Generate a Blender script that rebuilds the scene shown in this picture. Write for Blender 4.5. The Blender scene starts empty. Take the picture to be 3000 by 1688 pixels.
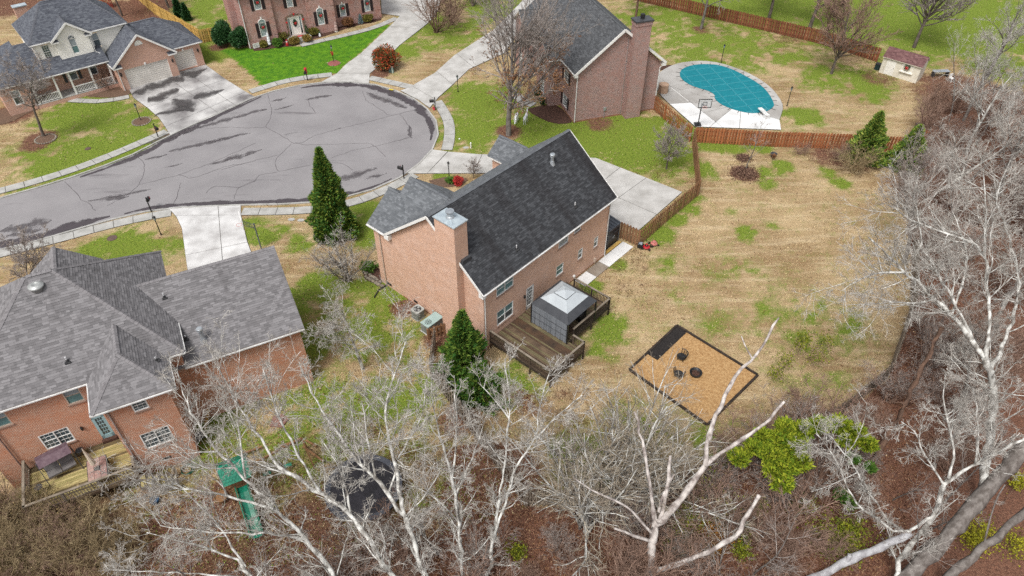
import bpy, math, random
import numpy as np
from mathutils import Vector, Matrix
rnd = random.Random(7)
NP = np.random.default_rng(11)
PI = math.pi
scn = bpy.context.scene
COL = scn.collection

# ---------------------------------------------------------------- camera
CAM_H, FOC, PITCH, ROLL = 39.0, 2080.0, math.radians(42.2), math.radians(0.3)
_fw = np.array([0, math.cos(PITCH), -math.sin(PITCH)]); _u0 = np.array([0, math.sin(PITCH), math.cos(PITCH)]); _r0 = np.array([1., 0, 0])
_rt = math.cos(ROLL) * _r0 + math.sin(ROLL) * _u0; _up = -math.sin(ROLL) * _r0 + math.cos(ROLL) * _u0
cam = bpy.data.objects.new('camera', bpy.data.cameras.new('camera')); COL.objects.link(cam)
cam.data.sensor_width = 36.0; cam.data.lens = 36.0 * FOC / 3000.0; cam.data.clip_end = 2000.0; cam.data.clip_start = 0.5
cam.matrix_world = Matrix(((_rt[0], _up[0], -_fw[0], 0), (_rt[1], _up[1], -_fw[1], 0), (_rt[2], _up[2], -_fw[2], CAM_H), (0, 0, 0, 1)))
scn.camera = cam
# ---------------------------------------------------------------- sky, sun, exposure
SUN_EL, SUN_AZ = math.radians(58), math.radians(-150)      # azimuth measured from +Y towards +X
wd = bpy.data.worlds.new('World'); scn.world = wd; wd.use_nodes = True
_n = wd.node_tree.nodes; _l = wd.node_tree.links
_sky = _n.new('ShaderNodeTexSky'); _sky.sky_type = 'NISHITA'; _sky.sun_disc = False
_sky.sun_elevation = SUN_EL; _sky.sun_rotation = SUN_AZ; _sky.dust_density = 4.0; _sky.air_density = 1.0; _sky.ozone_density = 1.0
_hs = _n.new('ShaderNodeHueSaturation'); _hs.inputs['Saturation'].default_value = 0.22
_l.new(_sky.outputs[0], _hs.inputs['Color']); _l.new(_hs.outputs[0], _n['Background'].inputs['Color'])
_n['Background'].inputs['Strength'].default_value = 0.115
sun = bpy.data.objects.new('sun', bpy.data.lights.new('sun', 'SUN')); COL.objects.link(sun)
sun.data.energy = 1.5; sun.data.angle = math.radians(16); sun.data.color = (1.0, 0.97, 0.93)
_sd = Vector((math.sin(SUN_AZ) * math.cos(SUN_EL), math.cos(SUN_AZ) * math.cos(SUN_EL), math.sin(SUN_EL)))
sun.rotation_euler = _sd.to_track_quat('Z', 'Y').to_euler()
scn.view_settings.view_transform = 'Standard'; scn.view_settings.look = 'None'; scn.view_settings.gamma = 1.0
scn.view_settings.exposure = 0.68
scn.cycles.max_bounces = 5; scn.cycles.diffuse_bounces = 3; scn.cycles.glossy_bounces = 2; scn.cycles.transparent_max_bounces = 6
scn.cycles.use_denoising = False

# ---------------------------------------------------------------- photo pixel -> place
_S1, _S2 = 750 / 2575, 750 / 1456
VIEW = dict(A=(0, 0), B=(600, 0), C=(1200, 0), D=(1850, 0), E=(2250, 0), F=(0, 350), G=(650, 350), H=(1300, 350), I=(1950, 350), J=(2250, 420),
            K=(0, 700), L=(650, 700), M=(1250, 700), N=(1750, 750), O=(2250, 800))
VIEW2 = dict(P=(0, 1100), Q=(500, 1100), R=(1150, 1050), S=(1700, 1100), T=(2250, 1100), U=(0, 1266), V=(750, 1266), W=(1500, 1266), X=(2250, 1266))
def pix(k, x, y):
    if k in VIEW: return VIEW[k][0] + x * _S1, VIEW[k][1] + y * _S1
    if k in VIEW2: return VIEW2[k][0] + x * _S2, VIEW2[k][1] + y * _S2
    return x, y
def ray(k, x, y):
    x, y = pix(k, x, y); return _fw * FOC + _rt * (x - 1500) + _up * (844 - y)
def g(k, x, y, z=0.0):
    """where the line of sight through a photo pixel meets height z"""
    d = ray(k, x, y); t = (z - CAM_H) / d[2]; return Vector((d[0] * t, d[1] * t, z))
def gs(k, pts, z=0.0): return [g(k, x, y, z) for x, y in pts]

# ---------------------------------------------------------------- mesh builder
class MB:
    def __init__(s): s.v = []; s.f = []; s.u = []; s.m = []; s.has_uv = False
    def face(s, pts, uv=None, m=0):
        b = len(s.v); s.v.extend([tuple(p) for p in pts]); s.f.append(tuple(range(b, b + len(pts)))); s.u.append(uv); s.m.append(m)
        if uv: s.has_uv = True
    def box(s, x0, x1, y0, y1, z0, z1, m=0):
        b = len(s.v)
        s.v.extend([(x0, y0, z0), (x1, y0, z0), (x1, y1, z0), (x0, y1, z0), (x0, y0, z1), (x1, y0, z1), (x1, y1, z1), (x0, y1, z1)])
        for q in ((3, 2, 1, 0), (4, 5, 6, 7), (0, 1, 5, 4), (1, 2, 6, 5), (2, 3, 7, 6), (3, 0, 4, 7)):
            s.f.append(tuple(b + i for i in q)); s.u.append(None); s.m.append(m)
        return s
    def beam(s, p, q, w, h, up=(0, 0, 1), m=0):
        """box from p to q, width w sideways, height h along up, centred"""
        p = Vector(p); q = Vector(q); d = (q - p).normalized(); up = Vector(up)
        sd = d.cross(up)
        if sd.length < 1e-4: sd = d.cross(Vector((1, 0, 0)))
        sd.normalize(); u = sd.cross(d)
        b = len(s.v)
        for c in (p, q):
            for i, j in ((-1, -1), (1, -1), (1, 1), (-1, 1)): s.v.append(tuple(c + sd * (w / 2 * i) + u * (h / 2 * j)))
        for f in ((3, 2, 1, 0), (4, 5, 6, 7), (0, 1, 5, 4), (1, 2, 6, 5), (2, 3, 7, 6), (3, 0, 4, 7)):
            s.f.append(tuple(b + i for i in f)); s.u.append(None); s.m.append(m)
        return s
    def prism(s, poly, z0, z1, m=0):
        poly = [(p[0], p[1]) for p in poly]; n = len(poly)
        a = sum(poly[i][0] * poly[(i + 1) % n][1] - poly[(i + 1) % n][0] * poly[i][1] for i in range(n))
        if a < 0: poly = poly[::-1]
        b = len(s.v); s.v.extend([(x, y, z0) for x, y in poly] + [(x, y, z1) for x, y in poly])
        s.f.append(tuple(range(b + n - 1, b - 1, -1))); s.f.append(tuple(range(b + n, b + 2 * n)))
        for i in range(n): j = (i + 1) % n; s.f.append((b + i, b + j, b + n + j, b + n + i))
        s.u += [None] * (n + 2); s.m += [m] * (n + 2); return s
    def tube(s, pts, rad, n=6, cap=True, m=0):
        pts = [Vector(p) for p in pts]; k = len(pts); b = len(s.v)
        if not hasattr(rad, '__len__'): rad = [rad] * k
        for i in range(k):
            t = (pts[min(i + 1, k - 1)] - pts[max(i - 1, 0)]).normalized()
            r = Vector((0.31, 0.17, 0.93)) if abs(t.z) < .9 else Vector((1, 0.1, 0))
            a = t.cross(r).normalized(); c = t.cross(a)
            for j in range(n):
                an = 2 * PI * j / n; s.v.append(tuple(pts[i] + a * (math.cos(an) * rad[i]) + c * (math.sin(an) * rad[i])))
        for i in range(k - 1):
            for j in range(n):
                s.f.append((b + i * n + j, b + (i + 1) * n + j, b + (i + 1) * n + (j + 1) % n, b + i * n + (j + 1) % n)); s.u.append(None); s.m.append(m)
        if cap:
            s.f.append(tuple(b + j for j in range(n))); s.f.append(tuple(b + (k - 1) * n + j for j in range(n - 1, -1, -1))); s.u += [None] * 2; s.m += [m] * 2
        return s
    def lathe(s, prof, n=12, c=(0, 0, 0), m=0, cap=True):
        b = len(s.v); k = len(prof)
        for r, z in prof:
            for j in range(n):
                a = 2 * PI * j / n; s.v.append((c[0] + r * math.cos(a), c[1] + r * math.sin(a), c[2] + z))
        for i in range(k - 1):
            for j in range(n): s.f.append((b + i * n + j, b + i * n + (j + 1) % n, b + (i + 1) * n + (j + 1) % n, b + (i + 1) * n + j)); s.u.append(None); s.m.append(m)
        if cap: s.f.append(tuple(b + j for j in range(n - 1, -1, -1))); s.f.append(tuple(b + (k - 1) * n + j for j in range(n))); s.u += [None] * 2; s.m += [m] * 2
        return s
    def ball(s, c, r, nu=10, nv=6, m=0):
        r = r if hasattr(r, '__len__') else (r, r, r)
        return s.lathe_s([(math.sin(PI * i / nv), -math.cos(PI * i / nv)) for i in range(nv + 1)], nu, c, r, m)
    def lathe_s(s, prof, n, c, r, m):
        b = len(s.v); k = len(prof)
        for q, z in prof:
            for j in range(n):
                a = 2 * PI * j / n; s.v.append((c[0] + r[0] * max(q, .02) * math.cos(a), c[1] + r[1] * max(q, .02) * math.sin(a), c[2] + r[2] * z))
        for i in range(k - 1):
            for j in range(n): s.f.append((b + i * n + j, b + i * n + (j + 1) % n, b + (i + 1) * n + (j + 1) % n, b + (i + 1) * n + j)); s.u.append(None); s.m.append(m)
        return s
    def mesh(s, name, smooth=False):
        me = bpy.data.meshes.new(name); me.from_pydata(s.v, [], s.f)
        if s.has_uv:
            ul = me.uv_layers.new(name='UVMap'); arr = []
            for f, u in zip(s.f, s.u): arr.extend(u if u else [(0, 0)] * len(f))
            ul.data.foreach_set('uv', np.array(arr, dtype=np.float32).ravel())
        if any(s.m): me.polygons.foreach_set('material_index', np.array(s.m, dtype=np.int32))
        if smooth: me.polygons.foreach_set('use_smooth', np.ones(len(me.polygons), dtype=bool))
        me.update(); return me
    def build(s, name, mat, parent=None, kind=None, smooth=False, loc=None, rotz=0):
        me = s.mesh(name, smooth)
        for mm in (mat if isinstance(mat, (list, tuple)) else [mat]): me.materials.append(mm)
        return put(name, me, parent, kind, loc, rotz)
def put(name, me, parent=None, kind=None, loc=None, rotz=0):
    o = bpy.data.objects.new(name, me); COL.objects.link(o); o.parent = parent
    if loc is not None: o.location = loc
    if rotz: o.rotation_euler = (0, 0, rotz)
    if kind: o['kind'] = kind
    return o
def raw_mesh(name, V, F, mats, n=4):
    """numpy arrays -> mesh; F is (k,n)"""
    me = bpy.data.meshes.new(name); V = np.asarray(V, np.float32); F = np.asarray(F, np.int32); k = len(F)
    me.vertices.add(len(V)); me.vertices.foreach_set('co', V.ravel())
    me.loops.add(k * n); me.loops.foreach_set('vertex_index', F.ravel())
    me.polygons.add(k); me.polygons.foreach_set('loop_start', np.arange(0, k * n, n, dtype=np.int32))
    try: me.polygons.foreach_set('loop_total', np.full(k, n, dtype=np.int32))
    except Exception: pass
    me.update(calc_edges=True)
    for m in (mats if isinstance(mats, (list, tuple)) else [mats]): me.materials.append(m)
    return me
def tag(o, label, cat, group=None, kind=None):
    o['label'] = label; o['category'] = cat
    if group: o['group'] = group
    if kind: o['kind'] = kind
    return o
def thing(name, label, cat, loc=(0, 0, 0), rotz=0.0, group=None):
    o = bpy.data.objects.new(name, None); COL.objects.link(o); o.empty_display_size = .2
    o.location = loc; o.rotation_euler = (0, 0, rotz); return tag(o, label, cat, group)
def copy_tree(o, parent=None):
    c = o.copy(); COL.objects.link(c); c.parent = parent
    for ch in list(o.children): copy_tree(ch, c)
    return c
def struct(name, o): o['kind'] = 'structure'; return o

# ---------------------------------------------------------------- materials
MATS = {}
def mat(name, c1, c2=None, scale=4.0, rough=.85, bump=0.0, bscale=None, detail=4, spec=.3, metal=0.0, lo=.35, hi=.65, stretch=None, coat=0.0, coord='Object', noise_rough=.55):
    """procedural: two colours mixed by noise, fine bump"""
    if name in MATS: return MATS[name]
    m = bpy.data.materials.new(name); m.use_nodes = True; MATS[name] = m
    t = m.node_tree; n = t.nodes; l = t.links; b = n['Principled BSDF']
    b.inputs['Roughness'].default_value = rough; b.inputs['Specular IOR Level'].default_value = spec; b.inputs['Metallic'].default_value = metal
    if coat: b.inputs['Coat Weight'].default_value = coat
    if c2 is None: c2 = tuple(x * .82 for x in c1)
    tc = n.new('ShaderNodeTexCoord'); src = tc.outputs[coord]
    if stretch:
        mp = n.new('ShaderNodeMapping'); mp.inputs['Scale'].default_value = stretch; l.new(src, mp.inputs[0]); src = mp.outputs[0]
    nz = n.new('ShaderNodeTexNoise'); nz.inputs['Scale'].default_value = scale; nz.inputs['Detail'].default_value = detail; nz.inputs['Roughness'].default_value = noise_rough
    l.new(src, nz.inputs['Vector'])
    cr = n.new('ShaderNodeValToRGB'); cr.color_ramp.elements[0].position = lo; cr.color_ramp.elements[1].position = hi
    cr.color_ramp.elements[0].color = (*c1, 1); cr.color_ramp.elements[1].color = (*c2, 1)
    l.new(nz.outputs['Fac'], cr.inputs[0]); l.new(cr.outputs[0], b.inputs['Base Color'])
    if bump:
        n2 = n.new('ShaderNodeTexNoise'); n2.inputs['Scale'].default_value = bscale or scale * 5; n2.inputs['Detail'].default_value = 3; l.new(src, n2.inputs['Vector'])
        bp = n.new('ShaderNodeBump'); bp.inputs['Strength'].default_value = bump; bp.inputs['Distance'].default_value = .02
        l.new(n2.outputs['Fac'], bp.inputs['Height']); l.new(bp.outputs[0], b.inputs['Normal'])
    return m
def mixnode(n, l, a, b, f, mode='MIX'):
    x = n.new('ShaderNodeMix'); x.data_type = 'RGBA'; x.blend_type = mode
    for s, v in ((6, a), (7, b)):
        if isinstance(v, tuple): x.inputs[s].default_value = (*v, 1) if len(v) == 3 else v
        else: l.new(v, x.inputs[s])
    if isinstance(f, (int, float)): x.inputs[0].default_value = f
    else: l.new(f, x.inputs[0])
    return x.outputs[2]
def mrange(n, l, src, a, b, c=0.0, d=1.0):
    x = n.new('ShaderNodeMapRange'); x.inputs[1].default_value = a; x.inputs[2].default_value = b; x.inputs[3].default_value = c; x.inputs[4].default_value = d
    l.new(src, x.inputs[0]); return x.outputs[0]
def noise(n, l, src, scale, detail=4, rough=.55, dist=0.0):
    x = n.new('ShaderNodeTexNoise'); x.inputs['Scale'].default_value = scale; x.inputs['Detail'].default_value = detail; x.inputs['Roughness'].default_value = rough; x.inputs['Distortion'].default_value = dist
    if src is not None: l.new(src, x.inputs['Vector'])
    return x.outputs['Fac']
def brick_mat(name, c1, c2, mortar, blotch=None, mort=.012):
    m = bpy.data.materials.new(name); m.use_nodes = True; MATS[name] = m
    t = m.node_tree; n = t.nodes; l = t.links; b = n['Principled BSDF']; b.inputs['Roughness'].default_value = .9; b.inputs['Specular IOR Level'].default_value = .2
    uv = n.new('ShaderNodeTexCoord'); bt = n.new('ShaderNodeTexBrick'); l.new(uv.outputs['UV'], bt.inputs['Vector'])
    bt.inputs['Scale'].default_value = 1.0; bt.inputs['Brick Width'].default_value = .205; bt.inputs['Row Height'].default_value = .0765; bt.inputs['Mortar Size'].default_value = mort
    bt.inputs['Mortar Smooth'].default_value = .2; bt.inputs['Bias'].default_value = 0.0
    bt.inputs['Color1'].default_value = (*c1, 1); bt.inputs['Color2'].default_value = (*c2, 1); bt.inputs['Mortar'].default_value = (*mortar, 1)
    f1 = noise(n, l, uv.outputs['UV'], 1.1, 5, .6); c = bt.outputs['Color']
    if blotch: c = mixnode(n, l, c, blotch, mrange(n, l, f1, .45, .75, 0, .55))
    f2 = noise(n, l, uv.outputs['UV'], 9, 3); c = mixnode(n, l, c, (.5, .5, .5), mrange(n, l, f2, .3, .7, .12, 0.0), 'MULTIPLY')
    l.new(c, b.inputs['Base Color'])
    bp = n.new('ShaderNodeBump'); bp.inputs['Strength'].default_value = .5; bp.inputs['Distance'].default_value = .01; bp.invert = True
    l.new(bt.outputs['Fac'], bp.inputs['Height']); l.new(bp.outputs[0], b.inputs['Normal']); return m
def island_mat(name, cols, rough=.85, spec=.25, streak=None, noise_c=None, nscale=1.5, trans=0.0):
    """each loose piece takes its own colour from the ramp"""
    m = bpy.data.materials.new(name); m.use_nodes = True; MATS[name] = m
    t = m.node_tree; n = t.nodes; l = t.links; b = n['Principled BSDF']; b.inputs['Roughness'].default_value = rough; b.inputs['Specular IOR Level'].default_value = spec
    ge = n.new('ShaderNodeNewGeometry'); cr = n.new('ShaderNodeValToRGB'); cr.color_ramp.interpolation = 'LINEAR'
    k = len(cols)
    while len(cr.color_ramp.elements) < k: cr.color_ramp.elements.new(.5)
    for i, c in enumerate(cols): cr.color_ramp.elements[i].position = i / (k - 1); cr.color_ramp.elements[i].color = (*c, 1)
    l.new(ge.outputs['Random Per Island'], cr.inputs[0]); c = cr.outputs[0]
    tc = n.new('ShaderNodeTexCoord')
    if streak:      # run-off stains down the slope, uv = (along eave, up slope)
        mp = n.new('ShaderNodeMapping'); mp.inputs['Scale'].default_value = (1.0, .14, 1); l.new(tc.outputs['UV'], mp.inputs[0])
        f = noise(n, l, mp.outputs[0], streak[1], 4, .6); c = mixnode(n, l, c, streak[0], mrange(n, l, f, streak[2], streak[3], 0, 1.0))
    if noise_c:
        f = noise(n, l, tc.outputs['Object'], nscale, 3); c = mixnode(n, l, c, noise_c, mrange(n, l, f, .42, .66))
    l.new(c, b.inputs['Base Color'])
    if trans: b.inputs['Subsurface Weight'].default_value = 0.0
    return m

M_WHITE = mat('white_paint', (.80, .79, .77), (.70, .69, .66), 2.0, .5)
M_GUTTER = mat('gutter_white', (.70, .70, .69), (.50, .49, .47), 1.5, .4)
M_SPOUT_T = mat('tan_spout', (.52, .42, .34), (.42, .34, .28), 2, .5)
M_BROWN_MET = mat('brown_spout', (.20, .14, .12), (.15, .10, .09), 2, .5)
M_BLACK = mat('black_metal', (.012, .012, .013), (.025, .025, .026), 3, .45, spec=.4)
M_DARKGREY = mat('dark_grey_metal', (.06, .062, .066), (.045, .046, .05), 3, .4)
M_GALV = mat('galvanised', (.50, .53, .55), (.34, .37, .40), 3, .38, metal=.55)
M_PIPE = mat('pvc_pipe', (.62, .62, .62), (.45, .45, .46), 5, .5)
M_RUBBER = mat('rubber_boot', (.03, .03, .033), (.05, .05, .05), 5, .6)
M_GLASS = mat('window_glass', (.035, .05, .06), (.10, .13, .14), 1.1, .06, spec=.8, lo=.3, hi=.7)
M_GLASS_L = mat('blind_glass', (.22, .27, .30), (.32, .36, .38), 1.3, .12, spec=.7)
M_TEAL = mat('teal_blind', (.13, .24, .24), (.10, .17, .18), 1.3, .2, spec=.6)
M_CONC = mat('concrete', (.50, .49, .47), (.33, .32, .30), .7, .8, .25, 30, 6, lo=.3, hi=.68)
M_CONC_W = mat('concrete_walk', (.42, .415, .395), (.29, .285, .265), 1.3, .8, .25, 30, 6, lo=.3, hi=.7)
M_CONC_P = mat('concrete_pool', (.44, .43, .41), (.30, .285, .265), .35, .75, .2, 30, 6, lo=.32, hi=.62)
M_CONC_PL = mat('concrete_pale', (.70, .70, .69), (.56, .56, .55), .6, .7, .2, 30, 5)
M_MULCH = mat('mulch', (.045, .024, .018), (.10, .05, .035), 9, .95, .8, 40, 6)
M_ORCH = mat('orange_mulch', (.30, .165, .065), (.44, .28, .13), 6, .95, .7, 38, 6)
M_ROCK = mat('edging_rock', (.30, .25, .19), (.13, .12, .105), 6, .9, .5)
M_RED = mat('red_paint', (.45, .02, .03), (.33, .012, .02), 5, .35, spec=.5)
M_CED = mat('stained_cedar', (.36, .135, .055), (.20, .068, .028), 1.6, .85, .3, 25, 5, stretch=(1, 1, .25))
M_CED2 = mat('brown_cedar', (.30, .165, .085), (.17, .085, .045), 1.6, .85, .3, 25, 5, stretch=(1, 1, .25))
M_OLDW = mat('grey_old_wood', (.27, .225, .18), (.14, .108, .082), 2.2, .9, .4, 25, 5, stretch=(1, 1, .3))
M_NEWW = mat('new_pine', (.52, .34, .10), (.40, .25, .07), 1.4, .8, .2, 25, 4, stretch=(1, 1, .3))
M_DECKD = mat('dark_deck', (.085, .055, .036), (.16, .115, .07), 1.6, .75, .35, 22, 5)
M_RAILD = mat('dark_rail', (.035, .026, .022), (.06, .045, .036), 2.5, .8)
M_RAILC = mat('weathered_cap', (.26, .22, .17), (.16, .13, .10), 2.0, .85, .3)
M_TIMBER = mat('creosote_timber', (.018, .014, .012), (.05, .036, .028), 3, .9, .5)
M_GREENP = mat('green_plastic', (.012, .23, .14), (.008, .16, .095), 2.5, .32, spec=.5)
M_SKIN = None
# ================================================================ geometry helpers on the plan
def inside(X, Y, poly):
    X = np.asarray(X); Y = np.asarray(Y); r = np.zeros(X.shape, bool); n = len(poly)
    for i in range(n):
        x1, y1 = poly[i][0], poly[i][1]; x2, y2 = poly[(i + 1) % n][0], poly[(i + 1) % n][1]
        if y1 == y2: continue
        c = ((y1 > Y) != (y2 > Y)) & (X < (x2 - x1) * (Y - y1) / (y2 - y1) + x1); r ^= c
    return r
def clip_half(poly, p, n):
    """keep the side of a 2D polygon where (q-p).n >= 0"""
    out = []; k = len(poly)
    for i in range(k):
        a, b = poly[i], poly[(i + 1) % k]
        da = (a[0] - p[0]) * n[0] + (a[1] - p[1]) * n[1]; db = (b[0] - p[0]) * n[0] + (b[1] - p[1]) * n[1]
        if da >= 0: out.append(a)
        if (da >= 0) != (db >= 0):
            t = da / (da - db); out.append((a[0] + (b[0] - a[0]) * t, a[1] + (b[1] - a[1]) * t))
    return out
def area(p): return .5 * sum(p[i][0] * p[(i + 1) % len(p)][1] - p[(i + 1) % len(p)][0] * p[i][1] for i in range(len(p)))
def inset(poly, d):
    if area(poly) < 0: poly = poly[::-1]
    poly = [p for i, p in enumerate(poly) if math.hypot(p[0] - poly[i - 1][0], p[1] - poly[i - 1][1]) > .03]
    n = len(poly); out = []
    for i in range(n):
        a, b, c = Vector(poly[i - 1][:2]), Vector(poly[i][:2]), Vector(poly[(i + 1) % n][:2])
        e1 = (b - a); e2 = (c - b)
        e1.normalize(); e2.normalize(); n1 = Vector((-e1.y, e1.x)); n2 = Vector((-e2.y, e2.x)); s = n1 + n2
        if s.length < .2: out.append(tuple(b)); continue
        s = s / s.length; out.append(tuple(b + s * (d / max(.35, s.dot(n1)))))
    return out
def cut_slabs(poly, lines):
    ps = [[(p[0], p[1]) for p in poly]]
    for a, b in lines:
        d = (b[0] - a[0], b[1] - a[1]); n = (-d[1], d[0]); nx = []
        for q in ps:
            x = clip_half(q, a, n); y = clip_half(q, a, (-n[0], -n[1]))
            nx += [w for w in (x, y) if len(w) > 2 and abs(area(w)) > .15]
        ps = nx
    return ps
PAVED = []                    # plan outlines kept clear of grass
def slab_field(name, poly, lines, m, z=.07, gap=.024, part='slab', m2=None, line2=None):
    """concrete laid in slabs: dark bed in the joints, each slab a piece of its own"""
    PAVED.append([(p[0], p[1]) for p in poly])
    base = MB().prism(poly, -.05, z - .02).build(name, M_JOINT); base['kind'] = 'structure'
    for q in cut_slabs(poly, lines):
        q = inset(q, gap)
        if len(q) > 2 and abs(area(q)) > .05:
            mm = m
            if line2: (a, b) = line2; cx = sum(p[0] for p in q) / len(q); cy = sum(p[1] for p in q) / len(q); mm = m2 if (b[0] - a[0]) * (cy - a[1]) - (b[1] - a[1]) * (cx - a[0]) < 0 else m
            MB().prism(q, -.04, z + rnd.uniform(-.004, .004)).build(part, mm, base)
    return base
def resample(pts, step):
    pts = [Vector(p[:2]) for p in pts]; out = [pts[0]]; acc = 0.0
    L = sum((pts[i + 1] - pts[i]).length for i in range(len(pts) - 1)); n = max(1, round(L / step)); st = L / n; pos = 0; i = 0; seg0 = 0.0
    for k in range(1, n + 1):
        t = k * st
        while i < len(pts) - 2 and seg0 + (pts[i + 1] - pts[i]).length < t - 1e-6: seg0 += (pts[i + 1] - pts[i]).length; i += 1
        e = pts[i + 1] - pts[i]; out.append(pts[i] + e * ((t - seg0) / max(e.length, 1e-6)))
    return out
def smooth_line(pts, it=2):
    pts = [Vector(p[:2]) for p in pts]
    for _ in range(it):
        q = [pts[0]]
        for i in range(len(pts) - 1): q += [pts[i] * .75 + pts[i + 1] * .25, pts[i] * .25 + pts[i + 1] * .75]
        pts = q + [pts[-1]]
    return pts
def offset_line(pts, d):
    out = []
    for i in range(len(pts)):
        t = (pts[min(i + 1, len(pts) - 1)] - pts[max(i - 1, 0)]).normalized(); out.append(pts[i] + Vector((-t.y, t.x)) * d)
    return out
M_JOINT = mat('joint_bed', (.05, .045, .04), (.09, .08, .065), 5, .95)
def walk(name, pts, width, m, step=1.6, z=.06, gap=.026):
    c = resample(smooth_line(pts), step); a = offset_line(c, width / 2); b = offset_line(c, -width / 2)
    PAVED.append([tuple(p) for p in a] + [tuple(p) for p in b[::-1]])
    base = MB()
    for i in range(len(c) - 1): base.prism([a[i], a[i + 1], b[i + 1], b[i]], -.05, z - .02)
    base = base.build(name, M_JOINT); base['kind'] = 'structure'
    for i in range(len(c) - 1):
        q = inset([tuple(a[i]), tuple(a[i + 1]), tuple(b[i + 1]), tuple(b[i])], gap)
        MB().prism(q, -.04, z + rnd.uniform(-.006, .006)).build('slab', m, base)
    return base

# ================================================================ road
E1 = [('F', -330, 900), ('F', 0, 800), ('F', 650, 620), ('F', 1370, 360), ('F', 1712, 163), ('A', 2575, 980), ('B', 530, 965), ('B', 830, 890), ('B', 1040, 850), ('B', 1200, 833),
      ('B', 1400, 829), ('B', 1640, 841), ('B', 1850, 895), ('B', 2010, 955), ('B', 2150, 1030), ('B', 2270, 1140), ('B', 2330, 1240), ('B', 2345, 1340), ('G', 2140, 260),
      ('G', 2050, 380), ('G', 1860, 548), ('G', 1600, 680), ('G', 1260, 780), ('G', 880, 840), ('G', 450, 855), ('G', 190, 856), ('F', 1690, 890), ('F', 1500, 915), ('F', 1200, 985),
      ('F', 900, 1060), ('F', 500, 1190), ('F', 0, 1310), ('F', -420, 1410)]
EDGE = smooth_line([g(*e) for e in E1], 2)
PAVED.append([tuple(p) for p in EDGE])
def asphalt_mat():
    m = bpy.data.materials.new('asphalt'); m.use_nodes = True; t = m.node_tree; n = t.nodes; l = t.links; b = n['Principled BSDF']
    tc = n.new('ShaderNodeTexCoord'); o = tc.outputs['Object']
    mp = n.new('ShaderNodeMapping'); mp.inputs['Rotation'].default_value = (0, 0, math.radians(-24)); mp.inputs['Scale'].default_value = (.10, .75, 1); l.new(o, mp.inputs[0])
    f0 = noise(n, l, o, 60, 2, .7); f1 = noise(n, l, mp.outputs[0], 1.0, 6, .62); f2 = noise(n, l, o, .25, 3)
    c = mixnode(n, l, (.240, .228, .230), (.180, .170, .173), mrange(n, l, f2, .3, .7))
    c = mixnode(n, l, c, (.36, .35, .36), mrange(n, l, f0, .45, .75, 0, .7))
    c = mixnode(n, l, c, (.055, .045, .05), mrange(n, l, f1, .60, .74, 0, .6))
    l.new(c, b.inputs['Base Color']); l.new(mrange(n, l, f1, .58, .70, .82, .5), b.inputs['Roughness']); b.inputs['Specular IOR Level'].default_value = .3
    bp = n.new('ShaderNodeBump'); bp.inputs['Strength'].default_value = .35; bp.inputs['Distance'].default_value = .01; l.new(f0, bp.inputs['Height']); l.new(bp.outputs[0], b.inputs['Normal'])
    return m
def stain_mat(name, col, scale, lo, hi, rough=.5):
    m = bpy.data.materials.new(name); m.use_nodes = True; t = m.node_tree; n = t.nodes; l = t.links; b = n['Principled BSDF']
    b.inputs['Base Color'].default_value = (*col, 1); b.inputs['Roughness'].default_value = rough
    tc = n.new('ShaderNodeTexCoord'); sp = n.new('ShaderNodeSeparateXYZ'); l.new(tc.outputs['UV'], sp.inputs[0])
    f = noise(n, l, tc.outputs['Object'], scale, 6, .68)
    ad = n.new('ShaderNodeMath'); ad.operation = 'SUBTRACT'; l.new(f, ad.inputs[0])
    ab = n.new('ShaderNodeMath'); ab.operation = 'ABSOLUTE'; l.new(sp.outputs[1], ab.inputs[0])
    ml = n.new('ShaderNodeMath'); ml.operation = 'MULTIPLY'; ml.inputs[1].default_value = .34; l.new(ab.outputs[0], ml.inputs[0]); l.new(ml.outputs[0], ad.inputs[1])
    l.new(mrange(n, l, ad.outputs[0], lo, hi), b.inputs['Alpha']); return m
rd = MB(); rd.face([(p.x, p.y, .02) for p in EDGE]); road = rd.build('road', asphalt_mat()); road['kind'] = 'structure'
M_CRACK = mat('crack_tar', (.055, .047, .05), (.09, .08, .084), 6, .9)
M_DAMP = stain_mat('damp_asphalt', (.085, .074, .078), 1.6, .20, .62)
def ribbon(pts, w, z, jit=0.0, uv=False, taper=True):
    mb = MB(); k = len(pts); off = []
    for i in range(k):
        t = (pts[min(i + 1, k - 1)] - pts[max(i - 1, 0)]).normalized(); nn = Vector((-t.y, t.x))
        ww = w * (1 + rnd.uniform(-.4, .4)) * (min(1, .25 + 3 * min(i, k - 1 - i) / max(1, k - 1)) if taper else 1)
        c = pts[i] + nn * rnd.uniform(-jit, jit); off.append((c + nn * ww / 2, c - nn * ww / 2))
    for i in range(k - 1):
        a, b = off[i]; c, d = off[i + 1]
        q = [(b.x, b.y, z), (d.x, d.y, z), (c.x, c.y, z), (a.x, a.y, z)]
        mb.face(q, [(i, -1), (i + 1, -1), (i + 1, 1), (i, 1)] if uv else None)
    return mb
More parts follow.
